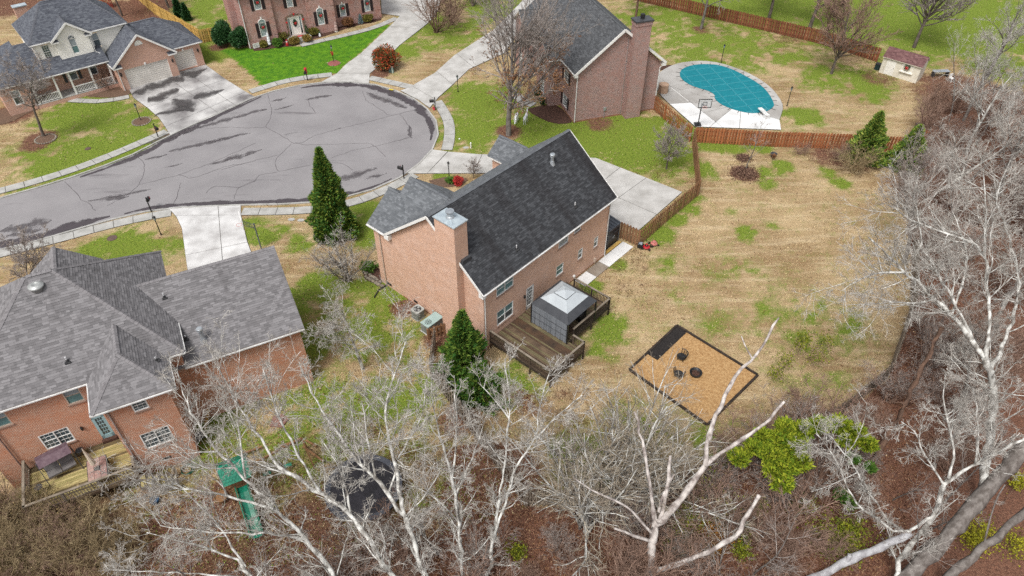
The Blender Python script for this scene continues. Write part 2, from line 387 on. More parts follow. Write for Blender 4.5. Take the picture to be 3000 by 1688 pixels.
CRACKS = {'B': [[(640, 950), (655, 1050), (680, 1130), (645, 1230), (610, 1280), (720, 1340), (830, 1400), (880, 1445), (980, 1440), (1100, 1370), (1300, 1310), (1600, 1240), (1860, 1170), (2150, 1100)],
                [(1590, 920), (1620, 1010), (1750, 1090), (1860, 1165)], [(1040, 1000), (1050, 1060), (1115, 1140)], [(1970, 1150), (2020, 1230), (2080, 1300), (2075, 1370), (1950, 1420)], [(610, 1280), (450, 1290), (200, 1280), (0, 1300)]],
          'G': [[(700, 245), (600, 340), (530, 430), (560, 530), (650, 510), (900, 460)], [(0, 510), (300, 420), (560, 365)], [(560, 530), (380, 560), (330, 630), (160, 690), (120, 800)],
                [(1100, 390), (1300, 320), (1550, 270), (1880, 185)], [(740, 235), (850, 260), (1480, 240), (1560, 290), (1650, 380)], [(1100, 430), (1200, 440), (1320, 510)]],
          'F': [[(650, 630), (760, 740), (820, 810), (900, 850), (960, 920)], [(1380, 370), (1450, 430), (1450, 560), (1400, 660), (1300, 750), (1080, 870)], [(1400, 660), (1800, 560), (2100, 450), (2400, 320), (2575, 240)],
                [(1800, 555), (1900, 590), (2000, 575), (2250, 480), (2575, 420)], [(900, 830), (1100, 770), (1500, 710)], [(2070, 740), (2160, 670), (2280, 680), (2400, 690), (2575, 610)], [(1820, 640), (1790, 760), (1740, 870)]]}
for k, ls in CRACKS.items():
    for c in ls: ribbon(resample([g(k, x, y) for x, y in c], .45), .042, .026, .07, taper=False).build('crack', M_CRACK, road)
DAMPS = [('F', (2100, 460), (2575, 335), .9), ('F', (1460, 410), (1680, 350), .9), ('F', (1000, 815), (1300, 770), 1.0), ('F', (880, 830), (1520, 710), .7), ('G', (0, 420), (400, 300), 1.1), ('G', (1150, 615), (1560, 490), 1.3),
         ('B', (0, 1440), (460, 1335), .8), ('B', (-60, 1290), (620, 1095), 1.3), ('B', (1620, 940), (2030, 1090), 1.6), ('B', (660, 1025), (820, 985), .8), ('B', (1000, 1005), (1280, 960), .8), ('G', (1430, 605), (1660, 540), .8),
         ('F', (1700, 330), (2400, 165), 1.3), ('F', (1440, 260), (2050, 60), 1.8), ('G', (1870, 60), (1900, 190), .8), ('B', (800, 1360), (930, 1330), .6), ('B', (1270, 1320), (1370, 1290), .6), ('F', (0, 1130), (520, 1010), 2.2), ('F', (60, 1180), (420, 1100), 1.6),
         ('B', (700, 1110), (900, 1060), .6), ('F', (1650, 490), (1840, 440), .6)]
for k, a, b, w in DAMPS:
    ribbon(resample([g(k, *a), g(k, *b)], 1.0), w * .8, .030 + .002 * rnd.random(), .12, uv=True).build('damp_stain', M_DAMP, road)
ee = resample(EDGE, 1.2); ei = offset_line(ee, -.35)
M_DAMP_E = stain_mat('damp_edge', (.055, .045, .05), 1.0, .16, .36)
for i0, i1, w in ((8, 27, .9), (30, 52, 1.3), (58, 80, .8), (80, 108, 1.3)):
    seg = offset_line(ee, -w * .45)[i0:i1]
    if len(seg) > 3: ribbon(seg, w, .028, .05, uv=True).build('damp_edge', M_DAMP_E, road)
# kerb: low concrete edging round the asphalt, in lengths
kc = resample(EDGE, 3.0); ka = offset_line(kc, .02); kb = offset_line(kc, .20)
kerb = MB(); kerb.beam((kc[0].x, kc[0].y, .03), (kc[1].x, kc[1].y, .03), .1, .05); kerb = kerb.build('kerb', M_CONC_W); kerb['kind'] = 'structure'
for i in range(len(kc) - 1):
    MB().prism(inset([tuple(ka[i]), tuple(ka[i + 1]), tuple(kb[i + 1]), tuple(kb[i])], .006), -.03, .10).build('kerb_stone', M_CONC_W, kerb)

# ================================================================ pavements and drives
def vp(k, pts): return [g(k, x, y) for x, y in pts]
walk('pavement', vp('F', [(-330, 810), (0, 722), (350, 630), (760, 500), (1130, 360), (1680, 122)]), 1.15, M_CONC_W)
walk('pavement', vp('B', [(455, 925), (600, 880), (760, 830), (930, 795), (1100, 772), (1280, 752)]), 1.15, M_CONC_W)
walk('pavement', vp('B', [(1655, 785), (1830, 822), (2080, 880)]), 1.15, M_CONC_W)
walk('pavement', vp('C', [(275, 1020), (350, 1130), (405, 1250), (402, 1400)]) + vp('G', [(2262, 310)]), 1.2, M_CONC_W)
walk('pavement', vp('G', [(1945, 560), (1700, 690), (1500, 775), (1300, 845), (1000, 900), (750, 925), (205, 930)]), 1.15, M_CONC_W)
walk('pavement', vp('F', [(1725, 940), (1455, 985), (1210, 1040), (970, 1100), (725, 1170), (450, 1240), (0, 1355), (-330, 1440)]), 1.15, M_CONC_W)
M_TYRE = stain_mat('driveway_grime', (.055, .05, .05), .55, .14, .50, .6)
for a_, b_, w_ in (((1330, 960), (2080, 690), 2.6), ((1500, 1040), (1800, 900), 2.2), ((1750, 1000), (1950, 1130), 2.0), ((1950, 1000), (2250, 900), 1.6), ((1550, 1170), (1900, 1080), 1.5)):
    o_ = ribbon(resample([g('A', *a_), g('A', *b_)], .8), w_, .079 + .002 * rnd.random(), .15, uv=True).build('driveway_stain', M_TYRE, road)
def L2(k, a, b): return (g(k, *a), g(k, *b))
M_CONC_D = mat('concrete_stained', (.52, .51, .495), (.15, .14, .14), .28, .7, .25, 30, 7, lo=.36, hi=.66)
slab_field('driveway', vp('A', [(1300, 905), (1345, 990), (1480, 1085), (1600, 1190), (1660, 1280), (1712, 1362), (2140, 1180), (2575, 984), (2470, 925), (2270, 800), (2070, 655), (1745, 745)]),
           [L2('A', (1480, 1085), (2270, 800)), L2('A', (1735, 820), (2180, 1130)), L2('A', (1660, 1280), (2470, 930)), L2('A', (2080, 870), (2280, 1005))], M_CONC_D)
slab_field('driveway', vp('B', [(1165, 832), (1400, 829), (1655, 840), (1660, 745), (1740, 680), (1960, 460), (2230, 250), (2330, 150), (2400, -60), (1900, -120), (1770, -40), (1780, 140), (1960, 165), (1900, 230), (1560, 550), (1420, 650), (1330, 742)]),
           [L2('B', (1330, 742), (1660, 745)), L2('B', (1560, 550), (1750, 590)), L2('B', (1700, 400), (1900, 445)), L2('B', (1860, 270), (2190, 300))], M_CONC)
slab_field('driveway', vp('B', [(1965, 915), (2150, 1010), (2262, 1092)]) + vp('C', [(290, 985), (420, 870), (600, 700), (950, 540), (1060, 380), (1240, 120), (1420, -60), (1200, -60), (1000, 150), (850, 300), (450, 560), (250, 740), (60, 845), (0, 885)]),
           [L2('C', (30, 870), (250, 1000)), L2('C', (270, 720), (440, 860)), L2('C', (470, 540), (640, 680)), L2('C', (850, 310), (1000, 420))], M_CONC)
slab_field('driveway', vp('', [(1245, 464), (1267, 439), (1317, 446), (1400, 453), (1500, 456), (1746, 464), (1999, 564), (1871, 677), (1790, 640), (1640, 560), (1560, 509), (1400, 509), (1192, 510)]),
           [L2('H', (-10, 385), (-140, 520)), L2('', (1312, 445), (1252, 509)), L2('H', (385, 360), (300, 545)), L2('H', (2040, 590), (1670, 855)), L2('H', (1770, 490), (1520, 690)), L2('H', (1740, 785), (2140, 960))], M_CONC)
slab_field('driveway', vp('F', [(1692, 892), (2425, 859), (2425, 965), (2490, 1235), (2560, 1420)]) + vp('L', [(360, 300), (-330, 420)]) + vp('F', [(1870, 1400), (1830, 1100), (1775, 985)]),
           [L2('F', (1770, 970), (2440, 967)), L2('F', (1870, 1370), (2490, 1240)), L2('F', (2230, 1300), (2240, 1420))], mat('concrete_bright', (.62, .615, .605), (.38, .37, .36), .55, .75, .25, 30, 6, lo=.34, hi=.66))
walk('garden_path', vp('B', [(965, 460), (1170, 412), (1430, 352), (1700, 285), (1930, 185)]), 1.05, M_CONC_W, 1.7)
walk('garden_path', vp('A', [(700, 1010), (850, 1018), (1000, 1025), (1150, 1005), (1300, 975)]), .95, M_CONC_W, 1.5)
walk('garden_path', vp('C', [(1060, 950), (1160, 1050), (1250, 1060)]), 1.3, M_CONC_W, 1.5)

# ================================================================ swimming pool terrace
POOLDECK = smooth_line(vp('D', [(265, 760), (300, 715), (430, 650), (560, 625), (720, 615), (880, 635), (1060, 690), (1240, 770), (1400, 880), (1490, 990), (1530, 1080), (1500, 1180), (1488, 1212)]), 1) + [Vector(g('D', *p)[:2]) for p in [(1505, 1312), (640, 1280), (380, 1050), (300, 975), (250, 900)]]
slab_field('pool_terrace', POOLDECK, [L2('D', (265, 775), (575, 1020)), L2('D', (790, 1280), (960, 1140)), L2('D', (565, 1175), (720, 1140)), L2('D', (1085, 1290), (1095, 1160)), L2('D', (470, 915), (700, 870)), L2('D', (380, 1052), (870, 1022)), L2('D', (870, 1022), (1500, 1215))], M_CONC_P, .09, m2=M_CONC_PL, line2=L2('D', (380, 1052), (1500, 1215)))
POOL = smooth_line(vp('D', [(485, 740), (510, 700), (600, 665), (720, 652), (870, 660), (1010, 705), (1140, 770), (1280, 850), (1370, 935), (1430, 1040), (1430, 1085), (1370, 1125), (1290, 1145), (1180, 1148), (1050, 1120), (930, 1075), (860, 1030), (830, 990), (840, 965), (780, 925), (690, 900), (590, 865), (520, 820), (487, 780), (485, 740)]), 1)[:-1]

# ================================================================ ground
WOODS = [(0.9, 23.0), (5, 23.2), (10.3, 24.3), (14, 25.9), (22.2, 29.8), (27, 33.5), (32, 41), (37.5, 56), (39.5, 64), (48, 74), (60, 78), (400, 90), (400, -200), (-400, -200), (-400, 12), (-32, 14), (-23, 17.5), (-16, 19), (-8, 20)]
HOUSES_PLAN = []
GREEN = [ # (view, x, y, radius m, strength)
    ('A', 900, 1150, 5, .75), ('A', 1250, 1250, 4, .8), ('F', 700, 480, 5, .7), ('F', 1150, 250, 5, .8), ('F', 500, 300, 4, .5), ('B', 200, 330, 3, .5), ('A', 2200, 60, 9, .5), ('A', 2150, 520, 3, .8), ('B', 60, 520, 3, .6),
    ('C', 700, 1000, 4, .85), ('C', 600, 1200, 3.5, .7), ('C', 1300, 1300, 5, .75), ('H', 1500, 200, 5, .9), ('H', 1900, 250, 6, .9), ('H', 2200, 150, 4, .8), ('C', 2100, 1320, 4, .8), ('C', 250, 300, 6, .55), ('C', 500, 350, 5, .6), ('B', 2100, 450, 4, .55), ('C', 900, 100, 6, .6),
    ('D', 400, 250, 9, .55), ('D', 700, 420, 7, .6), ('D', 1000, 500, 6, .55), ('D', 300, 130, 7, .35), ('D', 1000, 640, 2, .5), ('D', 1400, 420, 5, .35), ('D', 2000, 820, 4, .4), ('E', 800, 800, 5, .55), ('E', 950, 890, 2.2, .7), ('E', 350, 1180, 2.2, .8), ('E', 450, 1210, 1.5, .8), ('E', 1050, 970, 2, .5), ('E', 200, 1150, 1.2, .7), ('E', 150, 560, 4, .4),
    ('E', 1150, 150, 14, .95), ('E', 1900, 200, 14, .9), ('D', 1400, 60, 9, .85), ('E', 700, 20, 12, .8), ('E', 2400, 200, 14, .75), ('E', 2300, 600, 6, .7), ('D', 900, 20, 7, .9),
    ('I', 450, 290, 1.8, .95), ('I', 700, 275, 1.8, .9), ('I', 950, 290, 1.5, .6), ('I', 370, 500, 1.8, .8), ('I', 480, 560, 1.2, .5), ('I', 1180, 490, 1.6, .75), ('I', 930, 530, 1.6, .75), ('I', 1000, 650, 1.2, .6), ('I', 300, 800, 1.3, .85), ('I', 100, 1000, 1.3, .95), ('H', 2450, 900, 1.1, .9), ('H', 2150, 1150, 1.3, .9),
    ('I', 830, 1130, 1.1, .85), ('I', 820, 1200, .9, .8), ('I', 1610, 545, 1.2, .8), ('I', 1750, 640, 1.3, .6), ('I', 640, 930, .9, .6), ('I', 1060, 1070, .9, .5), ('I', 1380, 1150, .8, .5),
    ('N', 700, 100, 1.6, .55), ('N', 1250, 110, 2.2, .4), ('N', 1480, 150, 2.2, .4), ('N', 850, 420, 1.8, .3), ('N', 1400, 700, 3, .33), ('N', 1600, 800, 3, .38), ('N', 1900, 620, 4, .3), ('N', 2300, 700, 4, .36), ('N', 1700, 950, 3, .4), ('N', 2100, 1000, 4, .42), ('N', 100, 800, 2.2, .85), ('N', 0, 900, 2, .8), ('N', 200, 80, 1, .7), ('M', 1670, 480, .8, .9), ('M', 1850, 880, 1.3, .8),
    ('L', 750, 580, 1.6, .8), ('L', 950, 450, 1.8, .75), ('L', 1000, 560, 2, .7), ('L', 800, 780, 2.4, .75), ('L', 1450, 480, 1.8, .7), ('L', 1750, 560, 2, .8), ('L', 1200, 700, 3, .6), ('L', 1500, 850, 3, .65), ('L', 850, 1000, 2.5, .7), ('L', 1700, 1000, 3, .6), ('L', 1550, 1100, 3, .7), ('Q', 1250, 150, 3, .8), ('Q', 1050, 350, 3, .6), ('Q', 750, 220, 3, .6), ('Q', 300, 300, 1.6, .8), ('P', 1150, 480, 1, .8), ('R', 100, 250, 2.5, .7), ('R', 700, 150, 2, .6),
    ('F', 1000, 1320, 1.8, .9), ('F', 1250, 1300, 2.2, .9), ('F', 1500, 1280, 2, .7), ('F', 1650, 1350, 2, .6), ('F', 1400, 1150, 2, .35), ('G', 430, 1150, 1.6, .7), ('G', 300, 1050, 1, .6), ('G', 750, 1200, .8, .6), ('G', 600, 1130, 1, .6), ('G', 1400, 950, 2.2, .7), ('G', 1450, 1150, 2, .75), ('G', 820, 1290, .8, .8), ('G', 700, 1300, 1, .6), ('G', 2450, 150, 4, .75), ('G', 2200, 570, .8, .7),
    ('S', 300, 300, 3, .3), ('R', 1000, 550, 3, .35), ('S', 750, 350, 2.5, .3), ('X', 300, 600, 2, .2)]
VIVID = vp('B', [(150, 500), (560, 480), (950, 465), (1280, 400), (1870, 240), (1560, 530), (1420, 640), (1330, 735), (1080, 755), (900, 785), (580, 860), (440, 720), (300, 600)])
LITTER = [('R', 600, 680, 3.0, .95), ('R', 450, 600, 2, .8), ('R', 380, 350, 2, .6), ('R', 750, 250, 2, .55), ('V', 1300, 400, 3, .9), ('V', 300, 600, 4, .6), ('U', 1100, 520, 4, .6), ('U', 900, 700, 4, .7), ('Q', 1150, 300, 1.5, .4), ('N', 300, 50, 2.6, .35), ('N', 250, 250, 3.2, .25),
          ('D', 700, 300, 1.6, .5), ('D', 1500, 380, 5, .3), ('E', 900, 560, 4, .35), ('E', 1100, 780, 2.5, .4), ('I', 790, 540, 1.5, .9), ('C', 1000, 1330, 1.6, .8), ('C', 1900, 1250, 2, .5), ('C', 1950, 1230, 1.2, .5), ('F', 400, 200, 1.8, .8), ('F', 330, 270, 1.8, .6), ('H', 2100, 600, 4, .25), ('A', 150, 1150, 3, .7), ('A', 1350, 120, 6, .85), ('A', 1560, 60, 4, .7), ('B', 150, 470, 1.5, .7), ('A', 100, 60, 5, .8), ('B', 1760, 740, 1.4, .8),
          ('E', 1700, 850, 4, .5), ('E', 2000, 950, 6, .8), ('J', 1500, 500, 4, .6), ('J', 1500, 200, 3, .6), ('R', 1000, 300, 4, .35), ('G', 1200, 1400, 2, .3), ('L', 1850, 700, 1.2, .8), ('L', 2200, 1000, 1.6, .7), ('I', 1650, 350, 3, .5), ('I', 2000, 480, 2, .4)]
def vnoise(X, Y, s, seed):
    r = np.random.default_rng(seed); T = r.random((64, 64)); x = X * s; y = Y * s; xi = np.floor(x).astype(int); yi = np.floor(y).astype(int); fx = x - xi; fy = y - yi
    fx = fx * fx * (3 - 2 * fx); fy = fy * fy * (3 - 2 * fy); a = T[xi % 64, yi % 64]; b = T[(xi + 1) % 64, yi % 64]; c = T[xi % 64, (yi + 1) % 64]; d = T[(xi + 1) % 64, (yi + 1) % 64]
    return (a * (1 - fx) + b * fx) * (1 - fy) + (c * (1 - fx) + d * fx) * fy
_GW = [(g(k, x, y), r * (.8 if r < 2.3 and k in 'IN' else 1), s * (.78 if k in 'INL' else 1)) for k, x, y, r, s in GREEN]; _LW = [(g(k, x, y), r, s) for k, x, y, r, s in LITTER]
def ground_cover(X, Y):
    """green, vivid and leaf-litter shares of the ground at plan points"""
    nz = vnoise(X, Y, .9, 1) * .5 + vnoise(X, Y, 2.3, 2) * .3 + vnoise(X, Y, .3, 3) * .4 - .6
    G = np.full(X.shape, .06); Lt = np.zeros(X.shape)
    for c, r, s in _GW: G = np.maximum(G, s * np.exp(-(((X - c.x) ** 2 + (Y - c.y) ** 2) / (1.15 * r * r)) ** 1.3))
    for c, r, s in _LW: Lt = np.maximum(Lt, s * np.exp(-(((X - c.x) ** 2 + (Y - c.y) ** 2) / (r * r)) ** 1.5))
    far = np.clip((Y - 112) / 12, 0, 1); G = np.maximum(G, .8 * far)
    Vv = inside(X, Y, VIVID).astype(float)
    W = inside(X, Y, WOODS).astype(float)
    edge = np.clip((24 - Y) / 6, 0, .6) * (Y < 24)
    Lt = np.maximum(Lt, np.maximum(W * (.82 + .2 * nz), edge))
    yardL = ((X < -2 - .75 * (Y - 27)) & (Y < 34) & (X > -26)); Lt = np.maximum(Lt, yardL * np.clip(.45 - .03 * (Y - 22), .1, .5)); G = np.maximum(G, yardL * .3)
    fine = (vnoise(X, Y, 1.7, 6) - .5) * .55 + (vnoise(X, Y, .55, 7) - .5) * .5 + (vnoise(X, Y, 4.1, 9) - .5) * .35
    G = np.clip(.08 + .98 * G + (nz * .35 + fine) * np.clip(G * 3, .25, 1), 0, 1); G = np.maximum(G, Vv * .97); G = np.where(W > 0, G * .15, G)
    return G, Vv, np.clip(Lt + nz * .35 * (Lt > .05), 0, 1)
def axis(a, b, st, ends):
    c = np.arange(a, b + .01, st); o = np.array(ends)
    return np.concatenate([a - o[::-1], c, b + o])
gx = axis(-85, 90, .45, [2, 6, 15, 40, 100, 250, 600]); gy = axis(8, 128, .45, [2, 6, 15, 40, 100, 250, 600])
GX, GY = np.meshgrid(gx, gy, indexing='ij'); ny = len(gy)
gv = np.stack([GX, GY, (vnoise(GX, GY, .35, 5) - .5) * .03 - .005], -1).reshape(-1, 3)
ii, jj = np.meshgrid(np.arange(len(gx) - 1), np.arange(ny - 1), indexing='ij'); a = (ii * ny + jj).ravel()
gf = np.stack([a, a + ny, a + ny + 1, a + 1], -1)
def ground_mat():
    m = bpy.data.materials.new('lawn_and_leaves'); m.use_nodes = True; t = m.node_tree; n = t.nodes; l = t.links; b = n['Principled BSDF']; b.inputs['Roughness'].default_value = .95; b.inputs['Specular IOR Level'].default_value = .1
    at = n.new('ShaderNodeAttribute'); at.attribute_name = 'cover'; sp = n.new('ShaderNodeSeparateColor'); l.new(at.outputs['Color'], sp.inputs[0])
    tc = n.new('ShaderNodeTexCoord'); o = tc.outputs['Object']
    fa = noise(n, l, o, 1.3, 6, .7); fb = noise(n, l, o, 6, 5, .7); fc = noise(n, l, o, 22, 3, .7); fd = noise(n, l, o, .16, 4, .6)
    def addn(x, y, k):
        q = n.new('ShaderNodeMath'); q.operation = 'MULTIPLY_ADD'; l.new(y, q.inputs[0]); q.inputs[1].default_value = k; l.new(x, q.inputs[2]); return q.outputs[0]
    mp = n.new('ShaderNodeMapping'); mp.inputs['Rotation'].default_value = (0, 0, math.radians(-48)); mp.inputs['Scale'].default_value = (.25, 1.6, 1); l.new(o, mp.inputs[0]); fs = noise(n, l, mp.outputs[0], .9, 5, .65)
    tan = mixnode(n, l, (.42, .31, .175), (.235, .15, .075), mrange(n, l, fd, .36, .64)); tan = mixnode(n, l, tan, (.56, .45, .29), mrange(n, l, fs, .48, .72, 0, .8))
    tan = mixnode(n, l, tan, (.54, .42, .25), mrange(n, l, fb, .48, .70, 0, .7)); tan = mixnode(n, l, tan, (.155, .095, .048), mrange(n, l, fc, .50, .76, 0, .85))
    grn = mixnode(n, l, (.175, .225, .028), (.06, .125, .012), mrange(n, l, fb, .38, .66)); grn = mixnode(n, l, grn, (.34, .33, .10), mrange(n, l, fc, .48, .72, 0, .65))
    viv = mixnode(n, l, (.105, .235, .014), (.04, .13, .012), mrange(n, l, fa, .38, .62)); viv = mixnode(n, l, viv, (.22, .34, .02), mrange(n, l, fb, .52, .72, 0, .6))
    lit = mixnode(n, l, (.18, .085, .055), (.075, .036, .026), mrange(n, l, fb, .38, .62)); lit = mixnode(n, l, lit, (.30, .18, .12), mrange(n, l, fc, .50, .7))
    G = addn(addn(sp.outputs[0], fa, .75), fb, .8)
    c = mixnode(n, l, tan, grn, mrange(n, l, G, .92, 1.30)); c = mixnode(n, l, c, viv, sp.outputs[1])
    Lf = addn(addn(sp.outputs[2], fa, .6), fb, .6); c = mixnode(n, l, c, lit, mrange(n, l, Lf, .88, 1.1))
    l.new(c, b.inputs['Base Color'])
    bp = n.new('ShaderNodeBump'); bp.inputs['Strength'].default_value = .8; bp.inputs['Distance'].default_value = .05; l.new(fc, bp.inputs['Height']); l.new(bp.outputs[0], b.inputs['Normal']); return m
gme = raw_mesh('ground', gv, gf, ground_mat())
G_, V_, L_ = ground_cover(GX.ravel(), GY.ravel())
ca = gme.color_attributes.new('cover', 'FLOAT_COLOR', 'POINT'); ca.data.foreach_set('color', np.stack([G_, V_, L_, np.ones_like(G_)], -1).astype(np.float32).ravel())
ground = put('ground', gme, kind='structure')
# ================================================================ building helpers (local frame: u along, v away, z up)
def wall(mb, p0, p1, z0, z1, holes=(), depth=.09):
    """brick face from p0 to p1, outside on the right-hand side; holes = (a0,a1,z0,z1) with reveals"""
    p0 = Vector((p0[0], p0[1], 0)); p1 = Vector((p1[0], p1[1], 0)); d = (p1 - p0); L = d.length; d /= L; nn = Vector((d.y, -d.x, 0))
    P = lambda a, z, o=0: p0 + d * a + nn * o + Vector((0, 0, z))
    A = sorted(set([0, L] + [min(max(x, 0), L) for h in holes for x in h[:2]])); Z = sorted(set([z0, z1] + [min(max(x, z0), z1) for h in holes for x in h[2:]]))
    for i in range(len(A) - 1):
        for j in range(len(Z) - 1):
            ca, cz = (A[i] + A[i + 1]) / 2, (Z[j] + Z[j + 1]) / 2
            if any(h[0] < ca < h[1] and h[2] < cz < h[3] for h in holes): continue
            q = [(A[i], Z[j]), (A[i + 1], Z[j]), (A[i + 1], Z[j + 1]), (A[i], Z[j + 1])]
            mb.face([P(*x) for x in q], [(x[0] + p0.x * .37 + p0.y * .61, x[1]) for x in q])
    for a0, a1, h0, h1 in holes:
        for (xa, za), (xb, zb) in (((a0, h0), (a1, h0)), ((a1, h0), (a1, h1)), ((a1, h1), (a0, h1)), ((a0, h1), (a0, h0))):
            mb.face([P(xa, za), P(xb, zb), P(xb, zb, -depth), P(xa, za, -depth)], [(0, za), (.1, zb), (.1, zb), (0, za)])
    return lambda a, o, z: P(a, z, o)
def gable(mb, p0, p1, z0, at, az):
    p0 = Vector((p0[0], p0[1], 0)); p1 = Vector((p1[0], p1[1], 0)); d = p1 - p0; L = d.length; d /= L
    q = [(0, z0), (L, z0), (at, az)]
    mb.face([p0 + d * a + Vector((0, 0, z)) for a, z in q], [(a + p0.x * .37 + p0.y * .61, z) for a, z in q])
def bbox_uv(mb, x0, x1, y0, y1, z0, z1, top=True):
    for a, b in (((x0, y0), (x1, y0)), ((x1, y0), (x1, y1)), ((x1, y1), (x0, y1)), ((x0, y1), (x0, y0))): wall(mb, a, b, z0, z1)
    if top: mb.face([(x0, y0, z1), (x1, y0, z1), (x1, y1, z1), (x0, y1, z1)], [(x0, y0), (x1, y0), (x1, y1), (x0, y1)])
def window(parent, P, a0, a1, z0, z1, cols=1, sash=True, grid=None, up=None, low=None, fm=None, brick=None, fw=.06, mw=.018, muntin_m=None):
    """window part: frame ring; sub-parts pane, sash_rail, muntin, sill"""
    up = up or M_GLASS; low = low or M_GLASS; fm = fm or M_WHITE
    mb = MB(); o = -.035; dn = (P(0, 1, 0) - P(0, 0, 0))
    def bar(m_, xa, za, xb, zb, w, dd=.07): m_.beam(P(xa, o, za), P(xb, o, zb), w, dd, up=dn)
    h = fw / 2
    bar(mb, a0, z0 + h, a1, z0 + h, fw); bar(mb, a0, z1 - h, a1, z1 - h, fw); bar(mb, a0 + h, z0 + fw, a0 + h, z1 - fw, fw); bar(mb, a1 - h, z0 + fw, a1 - h, z1 - fw, fw)
    for c in range(1, cols): x = a0 + (a1 - a0) * c / cols; bar(mb, x, z0 + fw, x, z1 - fw, fw * 1.1)
    wn = mb.build('window', fm, parent)
    zm = (z0 + z1) / 2 if sash else z1; mu = MB(); nmu = 0
    for c in range(cols):
        xa = a0 + (a1 - a0) * c / cols; xb = a0 + (a1 - a0) * (c + 1) / cols
        for (ya, yb, gm) in ([(z0, zm, low), (zm, z1, up)] if sash else [(z0, z1, up)]):
            pm = MB(); pm.face([P(xa, -.06, ya), P(xb, -.06, ya), P(xb, -.06, yb), P(xa, -.06, yb)]); pm.build('pane', gm, wn)
            if grid:
                for i in range(1, grid[0]): x = xa + fw / 2 + (xb - xa - fw) * i / grid[0]; mu.beam(P(x, -.05, ya), P(x, -.05, yb), mw, .02, up=dn); nmu += 1
                for j in range(1, grid[1]): z = ya + (yb - ya) * j / grid[1]; mu.beam(P(xa, -.052, z), P(xb, -.052, z), mw, .02, up=dn); nmu += 1
        if sash:
            r = MB(); r.beam(P(xa + fw, -.045, zm), P(xb - fw, -.045, zm), .05, .03, up=dn); r.build('sash_rail', fm, wn)
    if nmu: mu.build('muntin', muntin_m or fm, wn)
    if brick:
        sl = MB(); sl.beam(P(a0 - .05, .02, z0 - .05), P(a1 + .05, .02, z0 - .05), .10, .09, up=(0, 0, 1)); sl.build('sill', brick, wn)
    return wn
def shingle(mb, poly, cw=.31, ch=.145, seed=0):
    """tabs laid in courses on a planar convex roof face; first edge = eave"""
    p = [Vector(q) for q in poly]; s = (p[1] - p[0]).normalized(); nn = s.cross(p[2] - p[1]).normalized()
    if nn.z < 0: nn = -nn
    t = nn.cross(s)
    if t.z < 0: t = -t
    o = p[0]; P2 = [((q - o).dot(s), (q - o).dot(t)) for q in p]
    if area(P2) < 0: P2 = P2[::-1]
    hp = []
    for i in range(len(P2)):
        a, b = P2[i], P2[(i + 1) % len(P2)]; hp.append((a, (-(b[1] - a[1]), b[0] - a[0])))
    s0 = min(q[0] for q in P2); s1 = max(q[0] for q in P2); t1 = max(q[1] for q in P2); r = random.Random(seed + int(abs(s0 * 7 + t1 * 13)))
    y = 0.0; k = 0
    while y < t1:
        x = s0 - r.random() * cw
        while x < s1:
            w = cw * r.choice((.55, .8, 1.0, 1.0, 1.25)); x2 = min(x + w, s1)
            q = [(x, y), (x2, y), (x2, y + ch), (x, y + ch)]; full = True
            for a, n2 in hp:
                if any((c[0] - a[0]) * n2[0] + (c[1] - a[1]) * n2[1] < 0 for c in q): full = False; q = clip_half(q, a, n2)
                if len(q) < 3: break
            if len(q) >= 3:
                up = .010 + (.013 if r.random() < .5 else 0.0)
                b = len(mb.v)
                for c in q: mb.v.append(tuple(o + s * c[0] + t * c[1] + nn * (.006 + up * (1 - (c[1] - y) / ch))))
                mb.f.append(tuple(range(b, b + len(q)))); mb.u.append([(c[0] * .5, c[1] * .5) for c in q]); mb.m.append(0); mb.has_uv = True
                if full:
                    for c in ((x, y), (x2, y)): mb.v.append(tuple(o + s * c[0] + t * c[1] + nn * .001))
                    mb.f.append((b + 4, b + 5, b + 1, b)); mb.u.append([(x * .5, y * .5)] * 4); mb.m.append(0)
            x = x2
        y += ch; k += 1
def cap_run(mb, p, q, step=.26, w=.15, drop=.5):
    """folded ridge or hip shingles lapping along p->q"""
    p = Vector(p); q = Vector(q); d = q - p; n = max(1, int(d.length / step)); d.normalize(); sd = Vector((d.y, -d.x, 0)).normalized(); up = sd.cross(d)
    if up.z < 0: up = -up
    for i in range(n):
        a = p + d * (i * step); b = p + d * ((i + 1.12) * step); ha = .050; hb = .030
        dz = up * (-w * drop)
        mb.face([a + sd * w + dz + up * ha, a + up * (ha + .0), b + up * hb, b + sd * w + dz + up * hb]); mb.face([a + up * ha, a - sd * w + dz + up * ha, b - sd * w + dz + up * hb, b + up * hb])
        mb.face([a + sd * w + dz, a + sd * w + dz + up * ha, a + up * ha, a + up * 0]); mb.face([a, a + up * ha, a - sd * w + dz + up * ha, a - sd * w + dz])
def make_roof(parent, planes, mats, caps=(), trim=None, th=.13, cw=.31, ch=.145):
    """roof: decking slabs > shingles, ridge caps.  planes = [(poly, material index)]"""
    dk = MB()
    for poly, mi in planes:
        p = [Vector(q) for q in poly]; n = len(p); lo = [q - Vector((0, 0, th)) for q in p]
        dk.face(p, m=0); dk.face(lo[::-1], m=1)
        for i in range(n): j = (i + 1) % n; dk.face([lo[i], lo[j], p[j], p[i]], m=1)
    rf = dk.build('roof', [M_ROOFBASE, trim or M_WHITE], parent)
    for k in sorted(set(mi for _, mi in planes)):
        sh = MB()
        for poly, mi in planes:
            if mi == k: shingle(sh, poly, cw, ch, seed=k * 31)
        sh.build('shingles', mats[k], rf, kind='stuff')
    if caps:
        c = MB()
        for q in caps: cap_run(c, q[0], q[1])
        c.build('ridge_cap', mats[-1], rf, kind='stuff')
    return rf
M_ROOFBASE = mat('roof_felt', (.03, .03, .032), (.05, .05, .05), 3, .95)
